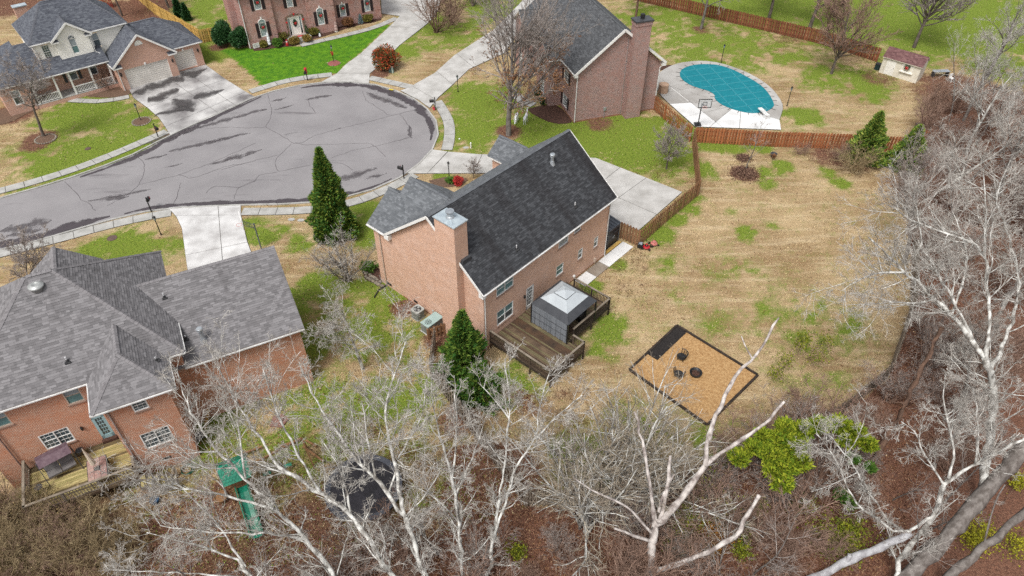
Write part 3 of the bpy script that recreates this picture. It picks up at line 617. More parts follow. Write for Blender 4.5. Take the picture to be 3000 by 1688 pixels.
def gutter(parent, p, q, m=None, s=.08):
    MB().beam(Vector(p) - Vector((0, 0, .03)), Vector(q) - Vector((0, 0, .03)), s, s).build('gutter', m or M_GUTTER, parent)
def spout(parent, pts, m=None, r=.045):
    MB().tube(pts, r, 5).build('downspout', m or M_GUTTER, parent)
def pipe_vent(parent, pos, h=.35, r=.045):
    v = MB().lathe([(r * 2.6, -.08), (r * 2.0, .02), (r * 1.25, .16), (r * 1.2, .18)], 8, pos).build('vent_pipe', M_RUBBER, parent)
    MB().lathe([(r, .1), (r, h), (r * .8, h)], 8, pos).build('pipe', M_PIPE, v)
    MB().box(pos[0] - .16, pos[0] + .16, pos[1] - .16, pos[1] + .16, pos[2] - .05, pos[2] + .02).build('flashing', M_RUBBER, v)
def flue_cap(parent, pos, h=.8, r=.12, m=None):
    v = MB().lathe([(r * 1.9, -.15), (r * 1.1, .22), (r, .24), (r, h - .22), (r * 1.3, h - .2), (r * 1.3, h - .16), (r, h - .14), (r, h - .08), (r * 1.6, h - .06), (r * 1.6, h + .04), (r * 1.3, h + .09)], 12, pos).build('flue', m or M_GALV, parent, smooth=False)
    return v
class Frame:
    """a building's plan frame; hit() drops a photo pixel onto a plane of the building"""
    def __init__(s, org, az): s.o = Vector((org[0], org[1], 0)); s.a = math.radians(az); s.c, s.s = math.cos(s.a), math.sin(s.a)
    def loc(s, P): x, y = P[0] - s.o.x, P[1] - s.o.y; return Vector((x * s.c + y * s.s, -x * s.s + y * s.c, P[2]))
    def wld(s, u, v, z=0): return Vector((s.o.x + u * s.c - v * s.s, s.o.y + u * s.s + v * s.c, z))
    def hit(s, k, x, y, poly):
        p = [Vector(q) for q in poly]; n = (p[1] - p[0]).cross(p[2] - p[0]); d = ray(k, x, y); dl = s.loc(Vector((d[0] + s.o.x, d[1] + s.o.y, 0))); dl = Vector((dl.x, dl.y, d[2]))
        c = s.loc(Vector((0, 0, 0))); c.z = CAM_H; t = (p[0] - c).dot(n) / dl.dot(n); return c + dl * t
    def plan(s, pts): return [s.wld(u, v) for u, v in pts]
def lantern(parent, pos, s=1.0, m=None):
    l = MB().lathe([(.03 * s, -.18 * s), (.07 * s, -.1 * s), (.09 * s, .08 * s), (.02 * s, .2 * s)], 6, pos).build('wall_lantern', m or M_BLACK, parent); return l
def shutter(parent, P, a0, a1, z0, z1, m):
    mb = MB(); dn = P(0, 1, 0) - P(0, 0, 0); x = (a0 + a1) / 2
    mb.beam(P(x, .03, z0), P(x, .03, z1), a1 - a0, .04, up=dn)
    n = int((z1 - z0) / .12)
    for i in range(n): mb.beam(P(a0 + .05, .055, z0 + .08 + i * .12), P(a1 - .05, .055, z0 + .08 + i * .12), .05, .015, up=dn)
    mb.build('shutter', m, parent)

# ================================================================ peach brick house in the middle
BR_MAIN = brick_mat('peach_brick', (.68, .41, .285), (.54, .315, .22), (.58, .44, .35), (.72, .52, .43), .010)
BR_SILL = mat('sill_brick', (.22, .15, .12), (.33, .21, .16), 12, .9)
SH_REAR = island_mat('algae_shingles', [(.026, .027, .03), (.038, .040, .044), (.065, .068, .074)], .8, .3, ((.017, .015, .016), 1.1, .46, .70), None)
SH_MAIN = island_mat('slate_grey_shingles', [(.085, .092, .10), (.115, .123, .132), (.16, .17, .182)], .75, .3)
CAP_MAIN = mat('grey_caps', (.13, .14, .15), (.085, .09, .10), 3, .8)
FM = Frame(g('', 1770, 748.5), 48.6)
HOUSES_PLAN.append(FM.plan([(-15.6, 0), (0, 0), (0, 9.6), (1, 11.4), (-15, 11.7)]))
H = thing('brick_house', 'peach brick two-storey house with dark algae-streaked roof, beside the grey gazebo', 'house', FM.o, FM.a)
w = MB()
hr = [(1.35, 3.15, 4.5, 5.6), (1.35, 3.15, 1.57, 2.98), (4.63, 5.52, .88, 3.08), (8.25, 9.15, 1.9, 2.95), (11.05, 11.65, 1.9, 2.92), (13.2, 13.75, 1.87, 2.9), (8.35, 9.55, 4.72, 5.7), (10.25, 11.1, 5.05, 5.72)]
PR = wall(w, (-15, 0), (0, 0), -.2, 5.9, hr)
PL = wall(w, (-15, 11.7), (-15, 0), -.2, 5.95); gable(w, (-15, 9.7), (-15, 0), 5.93, 4.8, 9.85)
wall(w, (0, 0), (0, 11.4), -.2, 5.95); gable(w, (0, 0), (0, 9.7), 5.93, 4.9, 9.85)
wall(w, (.95, 9.8), (.95, 11.4), -.2, 5.9); wall(w, (.95, 11.4), (-1.75, 11.4), -.2, 5.9); gable(w, (.95, 11.4), (-1.75, 11.4), 5.9, 1.35, 7.0); wall(w, (-1.75, 11.4), (-1.75, 9.6), -.2, 5.9)
wall(w, (-1.75, 9.6), (-8.2, 9.6), -.2, 5.9); wall(w, (-8.2, 9.6), (-8.2, 10.5), -.2, 5.9); wall(w, (-8.2, 10.5), (-15, 10.5), -.2, 5.9); gable(w, (-8.2, 10.5), (-15, 10.5), 5.9, 3.4, 8.65)
wall(w, (-10.5, 10.5), (-10.5, 11.7), -.2, 5.9); wall(w, (-10.5, 11.7), (-15, 11.7), -.2, 5.9); gable(w, (-10.5, 11.7), (-15, 11.7), 5.9, 2.25, 7.8)
w.build('wall', BR_MAIN, H)
bs = MB(); bs.box(-15.02, .02, -.02, 9, -.2, .1); bs.build('brick_footing', mat('damp_brick', (.30, .15, .09), (.22, .11, .06), 2, .9), H)
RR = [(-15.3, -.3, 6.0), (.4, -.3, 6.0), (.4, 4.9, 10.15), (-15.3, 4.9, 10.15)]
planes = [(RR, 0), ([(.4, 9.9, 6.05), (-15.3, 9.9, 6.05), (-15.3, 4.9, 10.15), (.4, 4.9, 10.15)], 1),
          ([(-15.3, 10.75, 6.0), (-15.3, 9.95, 6.0), (-11.6, 6.4, 8.95), (-11.6, 10.75, 8.95)], 1), ([(-7.9, 9.95, 6.0), (-7.9, 10.75, 6.0), (-11.6, 10.75, 8.95), (-11.6, 6.4, 8.95)], 1),
          ([(-15.3, 12.0, 6.0), (-15.3, 10.7, 6.0), (-12.75, 10.7, 8.03), (-12.75, 12.0, 8.03)], 1), ([(-10.2, 10.7, 6.0), (-10.2, 12.0, 6.0), (-12.75, 12.0, 8.03), (-12.75, 10.7, 8.03)], 1),
          ([(-2.05, 11.75, 6.0), (-2.05, 10.0, 6.0), (-.4, 8.2, 7.35), (-.4, 11.75, 7.35)], 1), ([(1.25, 10.0, 6.0), (1.25, 11.75, 6.0), (-.4, 11.75, 7.35), (-.4, 8.2, 7.35)], 1)]
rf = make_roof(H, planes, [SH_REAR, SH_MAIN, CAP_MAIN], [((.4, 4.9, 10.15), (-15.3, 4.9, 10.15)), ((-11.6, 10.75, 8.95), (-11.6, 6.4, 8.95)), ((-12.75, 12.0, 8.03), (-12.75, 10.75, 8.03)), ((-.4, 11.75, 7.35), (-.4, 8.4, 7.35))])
for a, b in (((-15.33, -.33, 5.92), (-15.33, 4.9, 10.08)), ((-15.33, 9.93, 5.96), (-15.33, 4.9, 10.08)), ((.43, -.33, 5.92), (.43, 4.9, 10.08))):
    MB().beam(a, b, .04, .2).build('rake_board', M_WHITE, H)
MB().box(-15.35, -15.0, 9.5, 10.0, 5.6, 6.0).build('eave_return', M_WHITE, H); MB().box(-15.35, -15.0, -.32, .1, 5.65, 5.98).build('eave_return', M_WHITE, H)
gutter(H, (-15.3, -.36, 5.95), (.35, -.36, 5.95)); gutter(H, (-15.36, 10.0, 5.93), (-15.36, 12.0, 5.93))
spout(H, [(-14.93, -.36, 5.9), (-14.93, -.08, 5.6), (-14.93, -.08, .2)]); spout(H, [(-.1, -.36, 5.9), (-.1, -.08, 5.6), (-.1, -.08, .15), (-.1, -.3, .05)])
spout(H, [(-15.36, 10.9, 5.9), (-15.08, 10.95, 5.6), (-15.08, 10.95, .2)], M_SPOUT_T)
for h_, c, gr, up_, lo_ in ((hr[0], 2, None, M_TEAL, M_TEAL), (hr[1], 2, None, M_TEAL, M_GLASS), (hr[3], 1, None, M_TEAL, M_TEAL), (hr[4], 1, None, M_GLASS_L, M_GLASS), (hr[5], 1, None, M_GLASS_L, M_GLASS), (hr[7], 1, None, M_GLASS_L, M_GLASS)):
    window(H, PR, *h_, cols=c, grid=gr, up=up_, low=lo_, brick=BR_SILL, fw=.055)
window(H, PR, *hr[6], cols=1, sash=False, grid=(8, 6), up=M_GLASS_L, brick=BR_SILL, muntin_m=M_GALV)
def french_door(parent, P, a0, a1, z0, z1, m, grid=(3, 5), glass=None):
    dn = P(0, 1, 0) - P(0, 0, 0); mb = MB(); o = -.03
    for xa, za, xb, zb, ww in ((a0, z0 + .16, a1, z0 + .16, .32), (a0, z1 - .08, a1, z1 - .08, .16), (a0 + .08, z0, a0 + .08, z1, .16), (a1 - .08, z0, a1 - .08, z1, .16)): mb.beam(P(xa, o, za), P(xb, o, zb), ww, .06, up=dn)
    d = mb.build('door', m, parent); pm = MB(); pm.face([P(a0 + .1, -.05, z0 + .3), P(a1 - .1, -.05, z0 + .3), P(a1 - .1, -.05, z1 - .1), P(a0 + .1, -.05, z1 - .1)]); pm.build('pane', glass or M_GLASS, d)
    mu = MB(); x0, x1, y0, y1 = a0 + .16, a1 - .16, z0 + .32, z1 - .16
    for i in range(1, grid[0]): x = x0 + (x1 - x0) * i / grid[0]; mu.beam(P(x, -.035, y0), P(x, -.035, y1), .03, .02, up=dn)
    for i in range(1, grid[1]): z = y0 + (y1 - y0) * i / grid[1]; mu.beam(P(x0, -.037, z), P(x1, -.037, z), .03, .02, up=dn)
    mu.build('muntin', m, d); MB().ball(tuple(P(a0 + .12, .03, z0 + 1.0)), .035, 6, 4).build('handle', M_GALV, d); return d
french_door(H, PR, *hr[2], M_WHITE)
lantern(H, PR(4.35, .1, 2.55)); MB().ball(tuple(PR(10.6, .1, .55)), (.14, .12, .14), 8, 5).build('dryer_vent', M_WHITE, H); MB().beam(PR(13.4, .06, .35), PR(13.4, .06, .75), .3, .12, up=(0, 0, 1)).build('utility_box', M_SPOUT_T, H)
MB().beam(PL(.75, .02, .35), PL(1.3, .02, .35), .04, .2).build('crawl_vent', M_BLACK, H); MB().beam(PL(4.0, .02, .35), PL(4.4, .02, .35), .04, .2).build('crawl_vent', M_BLACK, H)
ch = MB(); bbox_uv(ch, -15.65, -14.45, 1.85, 3.72, -.2, 10.85); chm = ch.build('chimney', BR_MAIN, H)
M_TIN = mat('tin_cap', (.50, .57, .60), (.36, .42, .46), 2, .25, metal=.3)
cp = MB(); cp.box(-15.72, -14.38, 1.78, 3.79, 10.85, 10.93); cp.face([(-15.72, 1.78, 10.932), (-14.38, 1.78, 10.932), (-15.05, 2.78, 11.02)]); cp.face([(-14.38, 1.78, 10.932), (-14.38, 3.79, 10.932), (-15.05, 2.78, 11.02)]); cp.face([(-14.38, 3.79, 10.932), (-15.72, 3.79, 10.932), (-15.05, 2.78, 11.02)]); cp.face([(-15.72, 3.79, 10.932), (-15.72, 1.78, 10.932), (-15.05, 2.78, 11.02)])
cp.build('chimney_cap', M_TIN, chm); MB().lathe([(.30, 0), (.24, .12), (.21, .14), (.21, .22), (.23, .23), (.23, .42), (.30, .44), (.30, .52), (.05, .55)], 14, (-15.05, 2.78, 11.0)).build('flue_terminal', M_GALV, chm)
MB().beam((-15.2, 1.75, 7.75), (-14.4, 1.75, 7.75), .25, .35).build('flashing', M_DARKGREY, chm)
flue_cap(rf, FM.hit('H', 1090, 440, RR), .75, .13); pipe_vent(rf, FM.hit('H', 1320, 880, RR), .42, .05); pipe_vent(rf, FM.hit('H', 732, 1310, RR), .42, .04)

# ================================================================ red brick house with hipped grey roof
BR_RED = brick_mat('red_brick', (.47, .15, .065), (.36, .11, .05), (.58, .47, .37), (.50, .16, .06), .014)
SH_LILAC = island_mat('lilac_grey_shingles', [(.125, .12, .123), (.165, .158, .162), (.215, .207, .212)], .85, .25, ((.085, .08, .082), 1.6, .54, .82))
CAP_L = mat('lilac_caps', (.215, .205, .21), (.15, .142, .146), 3.5, .85)
M_TRIM4 = mat('taupe_trim', (.34, .31, .29), (.27, .245, .23), 2, .6)
F4 = Frame(g('Q', 170, 455), 27.5)
HOUSES_PLAN.append(F4.plan([(-10.6, 2.7), (-3.5, 2.7), (-3.5, 0), (0, 0), (1, 2.7), (8.2, 2.85), (8.2, 13), (1, 13), (-10.6, 13)]))
H4 = thing('brick_house', 'red brick house with hipped lilac-grey roof and mossy back deck', 'house', F4.o, F4.a)
w = MB(); zb = -.3
hp = [(.98, 2.62, 2.3, 3.72), (1.4, 2.22, 5.7, 6.62)]
PP = wall(w, (-3.5, 0), (0, 0), zb, 6.8, hp)
hm = [(2.72, 4.32, 2.35, 3.7), (5.05, 5.95, 5.35, 6.7), (1.2, 2.1, 5.35, 6.7), (5.62, 6.34, 1.62, 3.72)]
PM = wall(w, (-10.65, 2.7), (-3.5, 2.7), zb, 6.8, hm)
wall(w, (-3.5, 2.7), (-3.5, 0), zb, 6.8); wall(w, (0, 0), (0, 2.7), zb, 6.8); wall(w, (0, 2.7), (1.05, 2.7), zb, 6.8); wall(w, (1.05, 2.7), (1.05, 13.0), zb, 6.8); wall(w, (1.05, 13), (-10.65, 13), zb, 6.8); wall(w, (-10.65, 13), (-10.65, 2.7), zb, 6.8)
PW = wall(w, (1.05, 2.85), (8.25, 2.85), zb, 5.45); wall(w, (8.25, 2.85), (8.25, 10.7), zb, 5.5); gable(w, (8.25, 2.85), (8.25, 10.7), 5.48, 5.4, 8.1); wall(w, (8.25, 10.7), (1.05, 10.7), zb, 5.5)
wall(w, (-2.6, 13), (-2.6, 13.6), zb, 6.9); wall(w, (-2.6, 13.6), (-6.8, 13.6), zb, 6.9); gable(w, (-2.6, 13.6), (-6.8, 13.6), 6.9, 2.1, 8.75); wall(w, (-6.8, 13.6), (-6.8, 13), zb, 6.9)
w.build('wall', BR_RED, H4)
ez = 6.9; MR = [(-10.95, 2.4, ez), (1.36, 2.4, ez), (-4.05, 7.85, 11.45), (-5.5, 7.85, 11.45)]
PRJ_L = [(-4.05, 4.6, ez), (-4.05, -.3, ez), (-1.83, 1.9, 8.76), (-1.83, 4.6, 8.76)]
WR = [(-1.8, 2.55, 5.5), (8.55, 2.55, 5.5), (8.55, 8.25, 8.32), (-1.8, 8.25, 8.32)]
planes = [(MR, 0), ([(1.36, 2.4, ez), (1.36, 13.3, ez), (-4.05, 7.85, 11.45)], 0), ([(1.36, 13.3, ez), (-10.95, 13.3, ez), (-5.5, 7.85, 11.45), (-4.05, 7.85, 11.45)], 0), ([(-10.95, 13.3, ez), (-10.95, 2.4, ez), (-5.5, 7.85, 11.45)], 0),
          (PRJ_L, 0), ([(.4, -.3, ez), (.4, 2.6, ez), (-1.83, 4.6, 8.76), (-1.83, 1.9, 8.76)], 0), ([(-4.05, -.3, ez), (.4, -.3, ez), (-1.83, 1.9, 8.76)], 0),
          (WR, 0), ([(8.55, 11.0, 5.5), (-1.0, 11.0, 5.5), (-1.0, 8.25, 8.32), (8.55, 8.25, 8.32)], 0),
          ([(-7.1, 13.9, 7.1), (-7.1, 12.9, 7.1), (-4.7, 10.4, 9.05), (-4.7, 13.9, 9.05)], 0), ([(-2.3, 12.9, 7.1), (-2.3, 13.9, 7.1), (-4.7, 13.9, 9.05), (-4.7, 10.4, 9.05)], 0)]
r4 = make_roof(H4, planes, [SH_LILAC, CAP_L], [((-4.05, 7.85, 11.45), (-5.5, 7.85, 11.45)), ((1.36, 2.4, ez), (-4.05, 7.85, 11.45)), ((-10.95, 2.4, ez), (-5.5, 7.85, 11.45)), ((1.36, 13.3, ez), (-4.05, 7.85, 11.45)), ((-1.83, 1.9, 8.76), (-1.83, 4.6, 8.76)), ((.4, -.3, ez), (-1.83, 1.9, 8.76)), ((-4.05, -.3, ez), (-1.83, 1.9, 8.76)),
     ((8.55, 8.25, 8.32), (-1.8, 8.25, 8.32)), ((-4.7, 13.9, 9.05), (-4.7, 10.6, 9.05))], cw=.34, ch=.16, trim=M_TRIM4)
gutter(H4, (-10.9, 2.35, ez - .06), (-4.05, 2.35, ez - .06)); gutter(H4, (-4.05, -.35, ez - .06), (.42, -.35, ez - .06)); gutter(H4, (.45, -.35, ez - .06), (.45, 2.3, ez - .06)); gutter(H4, (-4.1, -.35, ez - .06), (-4.1, 2.3, ez - .06)); gutter(H4, (.45, 2.35, ez - .06), (1.4, 2.35, ez - .06)); gutter(H4, (1.41, 2.4, ez - .06), (1.41, 5.2, ez - .06)); gutter(H4, (1.0, 2.5, 5.42), (8.55, 2.5, 5.42))
spout(H4, [(-3.4, -.35, ez - .1), (-3.32, -.08, ez - .5), (-3.32, -.08, 1.3)], mat('taupe_spout', (.33, .27, .25), (.26, .21, .2), 2, .5)); spout(H4, [(-9.55, 2.6, ez - .1), (-9.55, 2.6, 1.2)], M_BROWN_MET)
WF = M_WHITE
window(H4, PP, *hp[0], cols=2, grid=(3, 2), fm=WF, brick=BR_SILL); window(H4, PP, *hp[1], cols=1, grid=(3, 2), fm=WF, brick=BR_SILL)
window(H4, PM, *hm[0], cols=2, grid=(3, 2), fm=WF, brick=BR_SILL, low=M_GLASS); window(H4, PM, *hm[1], cols=1, fm=M_SPOUT_T, up=M_GLASS_L, low=M_TEAL, brick=BR_SILL); window(H4, PM, *hm[2], cols=1, fm=M_SPOUT_T, up=M_GLASS_L, low=M_TEAL, brick=BR_SILL)
dd = french_door(H4, PM, *hm[3], mat('blue_door', (.30, .45, .48), (.26, .40, .43), 3, .5), (3, 5)); MB().beam(PM(5.55, .1, 1.5), PM(6.4, .1, 1.5), .3, .24).build('door_step', M_MULCH, dd)
lantern(H4, PM(4.95, .08, 3.2)); MB().beam(PP(1.5, .02, .95), PP(1.95, .02, .95), .03, .18).build('crawl_vent', M_BLACK, H4)
p_ = F4.hit('K', 370, 490, MR); MB().lathe([(.34, -.18), (.34, .06), (.42, .08), (.45, .14), (.42, .20), (.28, .26), (.24, .29), (.16, .28), (.14, .25), (.02, .24)], 18, p_).build('roof_ventilator', mat('ventilator', (.42, .43, .42), (.33, .34, .33), 4, .4, metal=.3), r4, smooth=True)
pipe_vent(r4, F4.hit('K', 680, 1235, MR), .38, .05); pipe_vent(r4, F4.hit('K', 1655, 590, WR), .38, .05); pipe_vent(r4, F4.hit('K', 1872, 1005, WR), .3, .045)
pipe_vent(r4, F4.hit('K', 1575, 1225, [(.4, -.3, ez), (.4, 2.6, ez), (-1.83, 4.6, 8.76)]), .3, .045)
flue_cap(r4, F4.hit('K', 2050, 1020, WR), 1.0, .13)
# ================================================================ house with cream siding and two garage doors
BR_PINK = brick_mat('salmon_brick', (.58, .31, .215), (.45, .24, .175), (.56, .44, .37), (.60, .36, .27), .012)
SH_BLUE = island_mat('blue_grey_shingles', [(.06, .065, .08), (.085, .092, .11), (.12, .13, .148)], .85, .25)
CAP_B = mat('blue_caps', (.11, .115, .13), (.075, .08, .095), 3, .85)
M_CREAM = mat('cream_siding', (.82, .80, .74), (.74, .72, .66), 1.2, .6)
M_GDOOR = mat('garage_door', (.76, .72, .66), (.68, .64, .58), 1.0, .55)
F1 = Frame(g('A', 1305, 905), 40)
HOUSES_PLAN.append(F1.plan([(-12.2, 1.7), (-.6, 1.6), (-.6, 0), (6, 0), (6, .9), (9.5, .9), (9.5, 8), (2.6, 11), (-12.2, 11)]))
H1 = thing('suburban_house', 'house with cream siding upstairs, front porch and two beige garage doors', 'house', F1.o, F1.a)
w = MB()
PG = wall(w, (-.6, 0), (6.0, 0), -.2, 3.05, [(.77, 5.75, 0, 2.38)], .25); gable(w, (-.6, 0), (6.0, 0), 3.05, 3.3, 5.85)
wall(w, (-.6, 3.6), (-.6, 0), -.2, 3.1); wall(w, (6, 0), (6, .9), -.2, 3.1); PS = wall(w, (6, .9), (9.5, .9), -.2, 3.1, [(.2, 2.6, .12, 2.4)], .25); wall(w, (9.5, .9), (9.5, 7.7), -.2, 3.1); wall(w, (9.5, 7.7), (2.6, 7.7), -.2, 3.1)
hpw = [(4.2, 5.3, 1.3, 3.0), (6.6, 7.5, 1.3, 3.0), (.6, 1.7, 1.3, 3.0)]
PB = wall(w, (-9.4, 3.6), (-.6, 3.6), -.2, 4.3, hpw); PBay = wall(w, (-12.2, 1.8), (-9.4, 1.8), -.2, 3.3, [(.9, 1.8, 1.0, 2.7)]); wall(w, (-9.4, 1.8), (-9.4, 3.6), -.2, 3.3); wall(w, (-12.2, 10.7), (-12.2, 1.8), -.2, 3.3)
w.build('wall', BR_PINK, H1)
sd_ = MB()
def siding(mb, p0, p1, z0, z1, holes=(), lap=.14):
    """clapboards: each board tilts out at its foot; boards stop at the openings"""
    p0 = Vector((p0[0], p0[1], 0)); p1 = Vector((p1[0], p1[1], 0)); d = p1 - p0; L = d.length; d /= L; nn = Vector((d.y, -d.x, 0)); z = z0
    P = lambda a, o, zz: p0 + d * a + nn * o + Vector((0, 0, zz))
    while z < z1 - .01:
        zt = min(z + lap, z1); segs = [(0, L)]
        for h in holes:
            if h[2] < (z + zt) / 2 < h[3]: segs = [s for (a, b) in segs for s in ((a, min(b, h[0])), (max(a, h[1]), b)) if s[1] - s[0] > .02]
        for a, b in segs:
            mb.face([P(a, .03, z), P(b, .03, z), P(b, .006, zt), P(a, .006, zt)]); mb.face([P(a, 0, z), P(b, 0, z), P(b, .03, z), P(a, .03, z)])
        z = zt
    return P
hu = [(.77, 1.53, 4.3, 5.85), (6.0, 6.73, 4.3, 5.85)]
PU = siding(sd_, (-7.2, 3.6), (2.6, 3.6), 3.4, 6.2, hu); siding(sd_, (-7.2, 10.8), (-7.2, 3.6), 3.4, 6.2); siding(sd_, (2.6, 3.6), (2.6, 10.8), 3.0, 6.2)
hd = [(1.36, 2.05, 4.4, 6.05)]
PD = siding(sd_, (-5.0, 3.0), (-1.55, 3.0), 3.7, 6.2, hd); siding(sd_, (-5.0, 3.6), (-5.0, 3.0), 3.7, 6.2); siding(sd_, (-1.55, 3.0), (-1.55, 3.6), 3.7, 6.2)
for i in range(11):
    z = 6.2 + i * .14; f = 1 - (z - 6.2) / 1.62; f2 = 1 - min(1, (z + .14 - 6.2) / 1.62)
    if f > 0: sd_.face([PD(1.725 - 1.72 * f, .03, z), PD(1.725 + 1.72 * f, .03, z), PD(1.725 + 1.72 * f2, .006, z + .14), PD(1.725 - 1.72 * f2, .006, z + .14)])
sd_.build('siding', M_CREAM, H1)
planes = [([(-.95, 4.2, 3.0), (-.95, -.35, 3.0), (2.7, -.35, 6.05), (2.7, 4.2, 6.05)], 0), ([(6.35, -.35, 3.0), (6.35, 4.2, 3.0), (2.7, 4.2, 6.05), (2.7, -.35, 6.05)], 0),
          ([(2.7, .6, 3.05), (9.85, .6, 3.05), (6.2, 4.3, 5.75), (2.7, 4.3, 5.75)], 0), ([(9.85, .6, 3.05), (9.85, 8, 3.05), (6.2, 4.3, 5.75)], 0), ([(9.85, 8, 3.05), (2.5, 8, 3.05), (2.5, 4.3, 5.75), (6.2, 4.3, 5.75)], 0),
          ([(-7.55, 3.3, 6.25), (2.95, 3.3, 6.25), (-.4, 7.2, 9.2), (-4.3, 7.2, 9.2)], 0), ([(2.95, 3.3, 6.25), (2.95, 11.1, 6.25), (-.4, 7.2, 9.2)], 0), ([(2.95, 11.1, 6.25), (-7.55, 11.1, 6.25), (-4.3, 7.2, 9.2), (-.4, 7.2, 9.2)], 0), ([(-7.55, 11.1, 6.25), (-7.55, 3.3, 6.25), (-4.3, 7.2, 9.2)], 0),
          ([(-5.4, 3.3, 6.25), (-5.4, 2.7, 6.25), (-3.28, 2.7, 7.95), (-3.28, 5.55, 7.95)], 0), ([(-1.15, 2.7, 6.25), (-1.15, 3.3, 6.25), (-3.28, 5.55, 7.95), (-3.28, 2.7, 7.95)], 0),
          ([(-9.4, 1.45, 3.3), (-.7, 1.45, 3.3), (-.7, 3.75, 4.5), (-9.4, 3.75, 4.5)], 0), ([(-12.6, 1.45, 3.32), (-7.2, 1.45, 3.32), (-7.2, 5.6, 5.9), (-8.8, 5.6, 5.9)], 0), ([(-12.6, 11, 3.32), (-12.6, 1.45, 3.32), (-8.8, 5.6, 5.9), (-8.8, 7.2, 5.9)], 0)]
make_roof(H1, planes, [SH_BLUE, CAP_B], [((2.7, -.35, 6.05), (2.7, 4.2, 6.05)), ((6.2, 4.3, 5.75), (2.7, 4.3, 5.75)), ((9.85, .6, 3.05), (6.2, 4.3, 5.75)), ((-.4, 7.2, 9.2), (-4.3, 7.2, 9.2)), ((-7.55, 3.3, 6.25), (-4.3, 7.2, 9.2)), ((2.95, 3.3, 6.25), (-.4, 7.2, 9.2)), ((-3.28, 2.7, 7.95), (-3.28, 5.4, 7.95)), ((-12.6, 1.45, 3.32), (-8.8, 5.6, 5.9))])
for a, b in (((-.98, -.38, 2.95), (2.7, -.38, 5.98)), ((6.38, -.38, 2.95), (2.7, -.38, 5.98)), ((-5.43, 2.67, 6.2), (-3.28, 2.67, 7.9)), ((-1.12, 2.67, 6.2), (-3.28, 2.67, 7.9))): MB().beam(a, b, .05, .2).build('rake_board', M_WHITE, H1)
for u0, u1, v0, z in ((-.95, .05, -.35, 2.9), (5.35, 6.35, -.35, 2.9), (-5.4, -4.65, 2.7, 6.15), (-1.9, -1.15, 2.7, 6.15)):
    e = MB(); e.box(u0, u1, v0, v0 + .35, z - .15, z); e = e.build('eave_return', M_WHITE, H1); t_ = MB(); t_.face([(u0, v0, z + .002), (u1, v0, z + .002), (u1, v0 + .35, z + .24), (u0, v0 + .35, z + .24)]); t_.face([(u1, v0, z + .002), (u1, v0 + .35, z + .002), (u1, v0 + .35, z + .24)]); t_.face([(u0, v0 + .35, z + .002), (u0, v0, z + .002), (u0, v0 + .35, z + .24)]); t_.build('return_roof', CAP_B, e)
def garage_door(parent, P, a0, a1, z0, z1, rows=5):
    d = MB(); d.beam(P(a0 - .05, -.1, z1 + .02), P(a1 + .05, -.1, z1 + .02), .08, .1); d.beam(P(a0, -.1, z0), P(a0, -.1, z1), .1, .08, up=P(0, 1, 0) - P(0, 0, 0)); d.beam(P(a1, -.1, z0), P(a1, -.1, z1), .1, .08, up=P(0, 1, 0) - P(0, 0, 0))
    d = d.build('garage_door', M_WHITE, parent); h = (z1 - z0) / rows
    for i in range(rows):
        for s in range(2):
            q = MB(); zz = z0 + h * i + h * s / 2; q.beam(P(a0 + .04, -.2, zz + h / 4), P(a1 - .04, -.2, zz + h / 4), .05 if s else .06, h / 2 - .025); q.build('panel', M_GDOOR, d)
garage_door(H1, PG, .77, 5.75, 0, 2.36); garage_door(H1, PS, .2, 2.6, .12, 2.38)
for P, a, z in ((PG, 3.2, 2.5), (PS, 1.4, 2.52)): MB().beam(P(a, .03, z - .12), P(a, .03, z + .14), .2, .07, up=(P(0, 1, 0) - P(0, 0, 0))).build('keystone', M_WHITE, H1)
for P, a in ((PG, .3), (PG, 6.25), (PS, 3.1)): lantern(H1, P(a, .1, 2.0), 1.3)
ar = MB(); ar.face([PG(3.25 + .42 * math.cos(t), .02, 4.75 + .5 * math.sin(t)) for t in np.linspace(0, PI, 14)]); ar = ar.build('arched_vent', M_CREAM, H1)
tb = MB(); tb.tube([PG(3.25 + .42 * math.cos(t), .03, 4.75 + .5 * math.sin(t)) for t in np.linspace(0, PI, 14)] + [PG(3.67, .03, 4.75)], .035, 5); tb.build('vent_trim', M_WHITE, ar)
window(H1, PU, *hu[0], grid=(3, 3), fm=M_WHITE); window(H1, PU, *hu[1], fm=M_WHITE, up=M_GLASS_L, low=M_GLASS); wd_ = window(H1, PD, *hd[0], fm=M_WHITE, up=M_GLASS_L, low=M_TEAL)
fa = MB(); fa.face([PD(1.705 + .36 * math.cos(t), .045, 6.08 + .36 * math.sin(t)) for t in np.linspace(0, PI, 12)]); fa = fa.build('fanlight', M_GLASS, wd_)
sp_ = MB()
for t in np.linspace(0, PI, 6): sp_.beam(PD(1.705, .06, 6.1), PD(1.705 + .36 * math.cos(t), .06, 6.1 + .36 * math.sin(t)), .03, .02)
sp_.tube([PD(1.705 + .38 * math.cos(t), .055, 6.08 + .38 * math.sin(t)) for t in np.linspace(0, PI, 12)], .035, 4); sp_.build('fanlight_bar', M_WHITE, fa) if False else sp_.build('fanlight_bar', M_WHITE, wd_)
for h_ in hpw[:2]: window(H1, PB, *h_, fm=M_WHITE, up=M_GLASS_L, low=M_GLASS, fw=.1)
window(H1, PB, *hpw[2], fm=M_WHITE, fw=.1); window(H1, PBay, .9, 1.8, 1.0, 2.7, fm=M_WHITE, up=M_GLASS_L, fw=.1)
for a in (5.55, 3.95): shutter(H1, PB, a - .15, a + .15, 1.25, 3.0, M_DARKGREY)
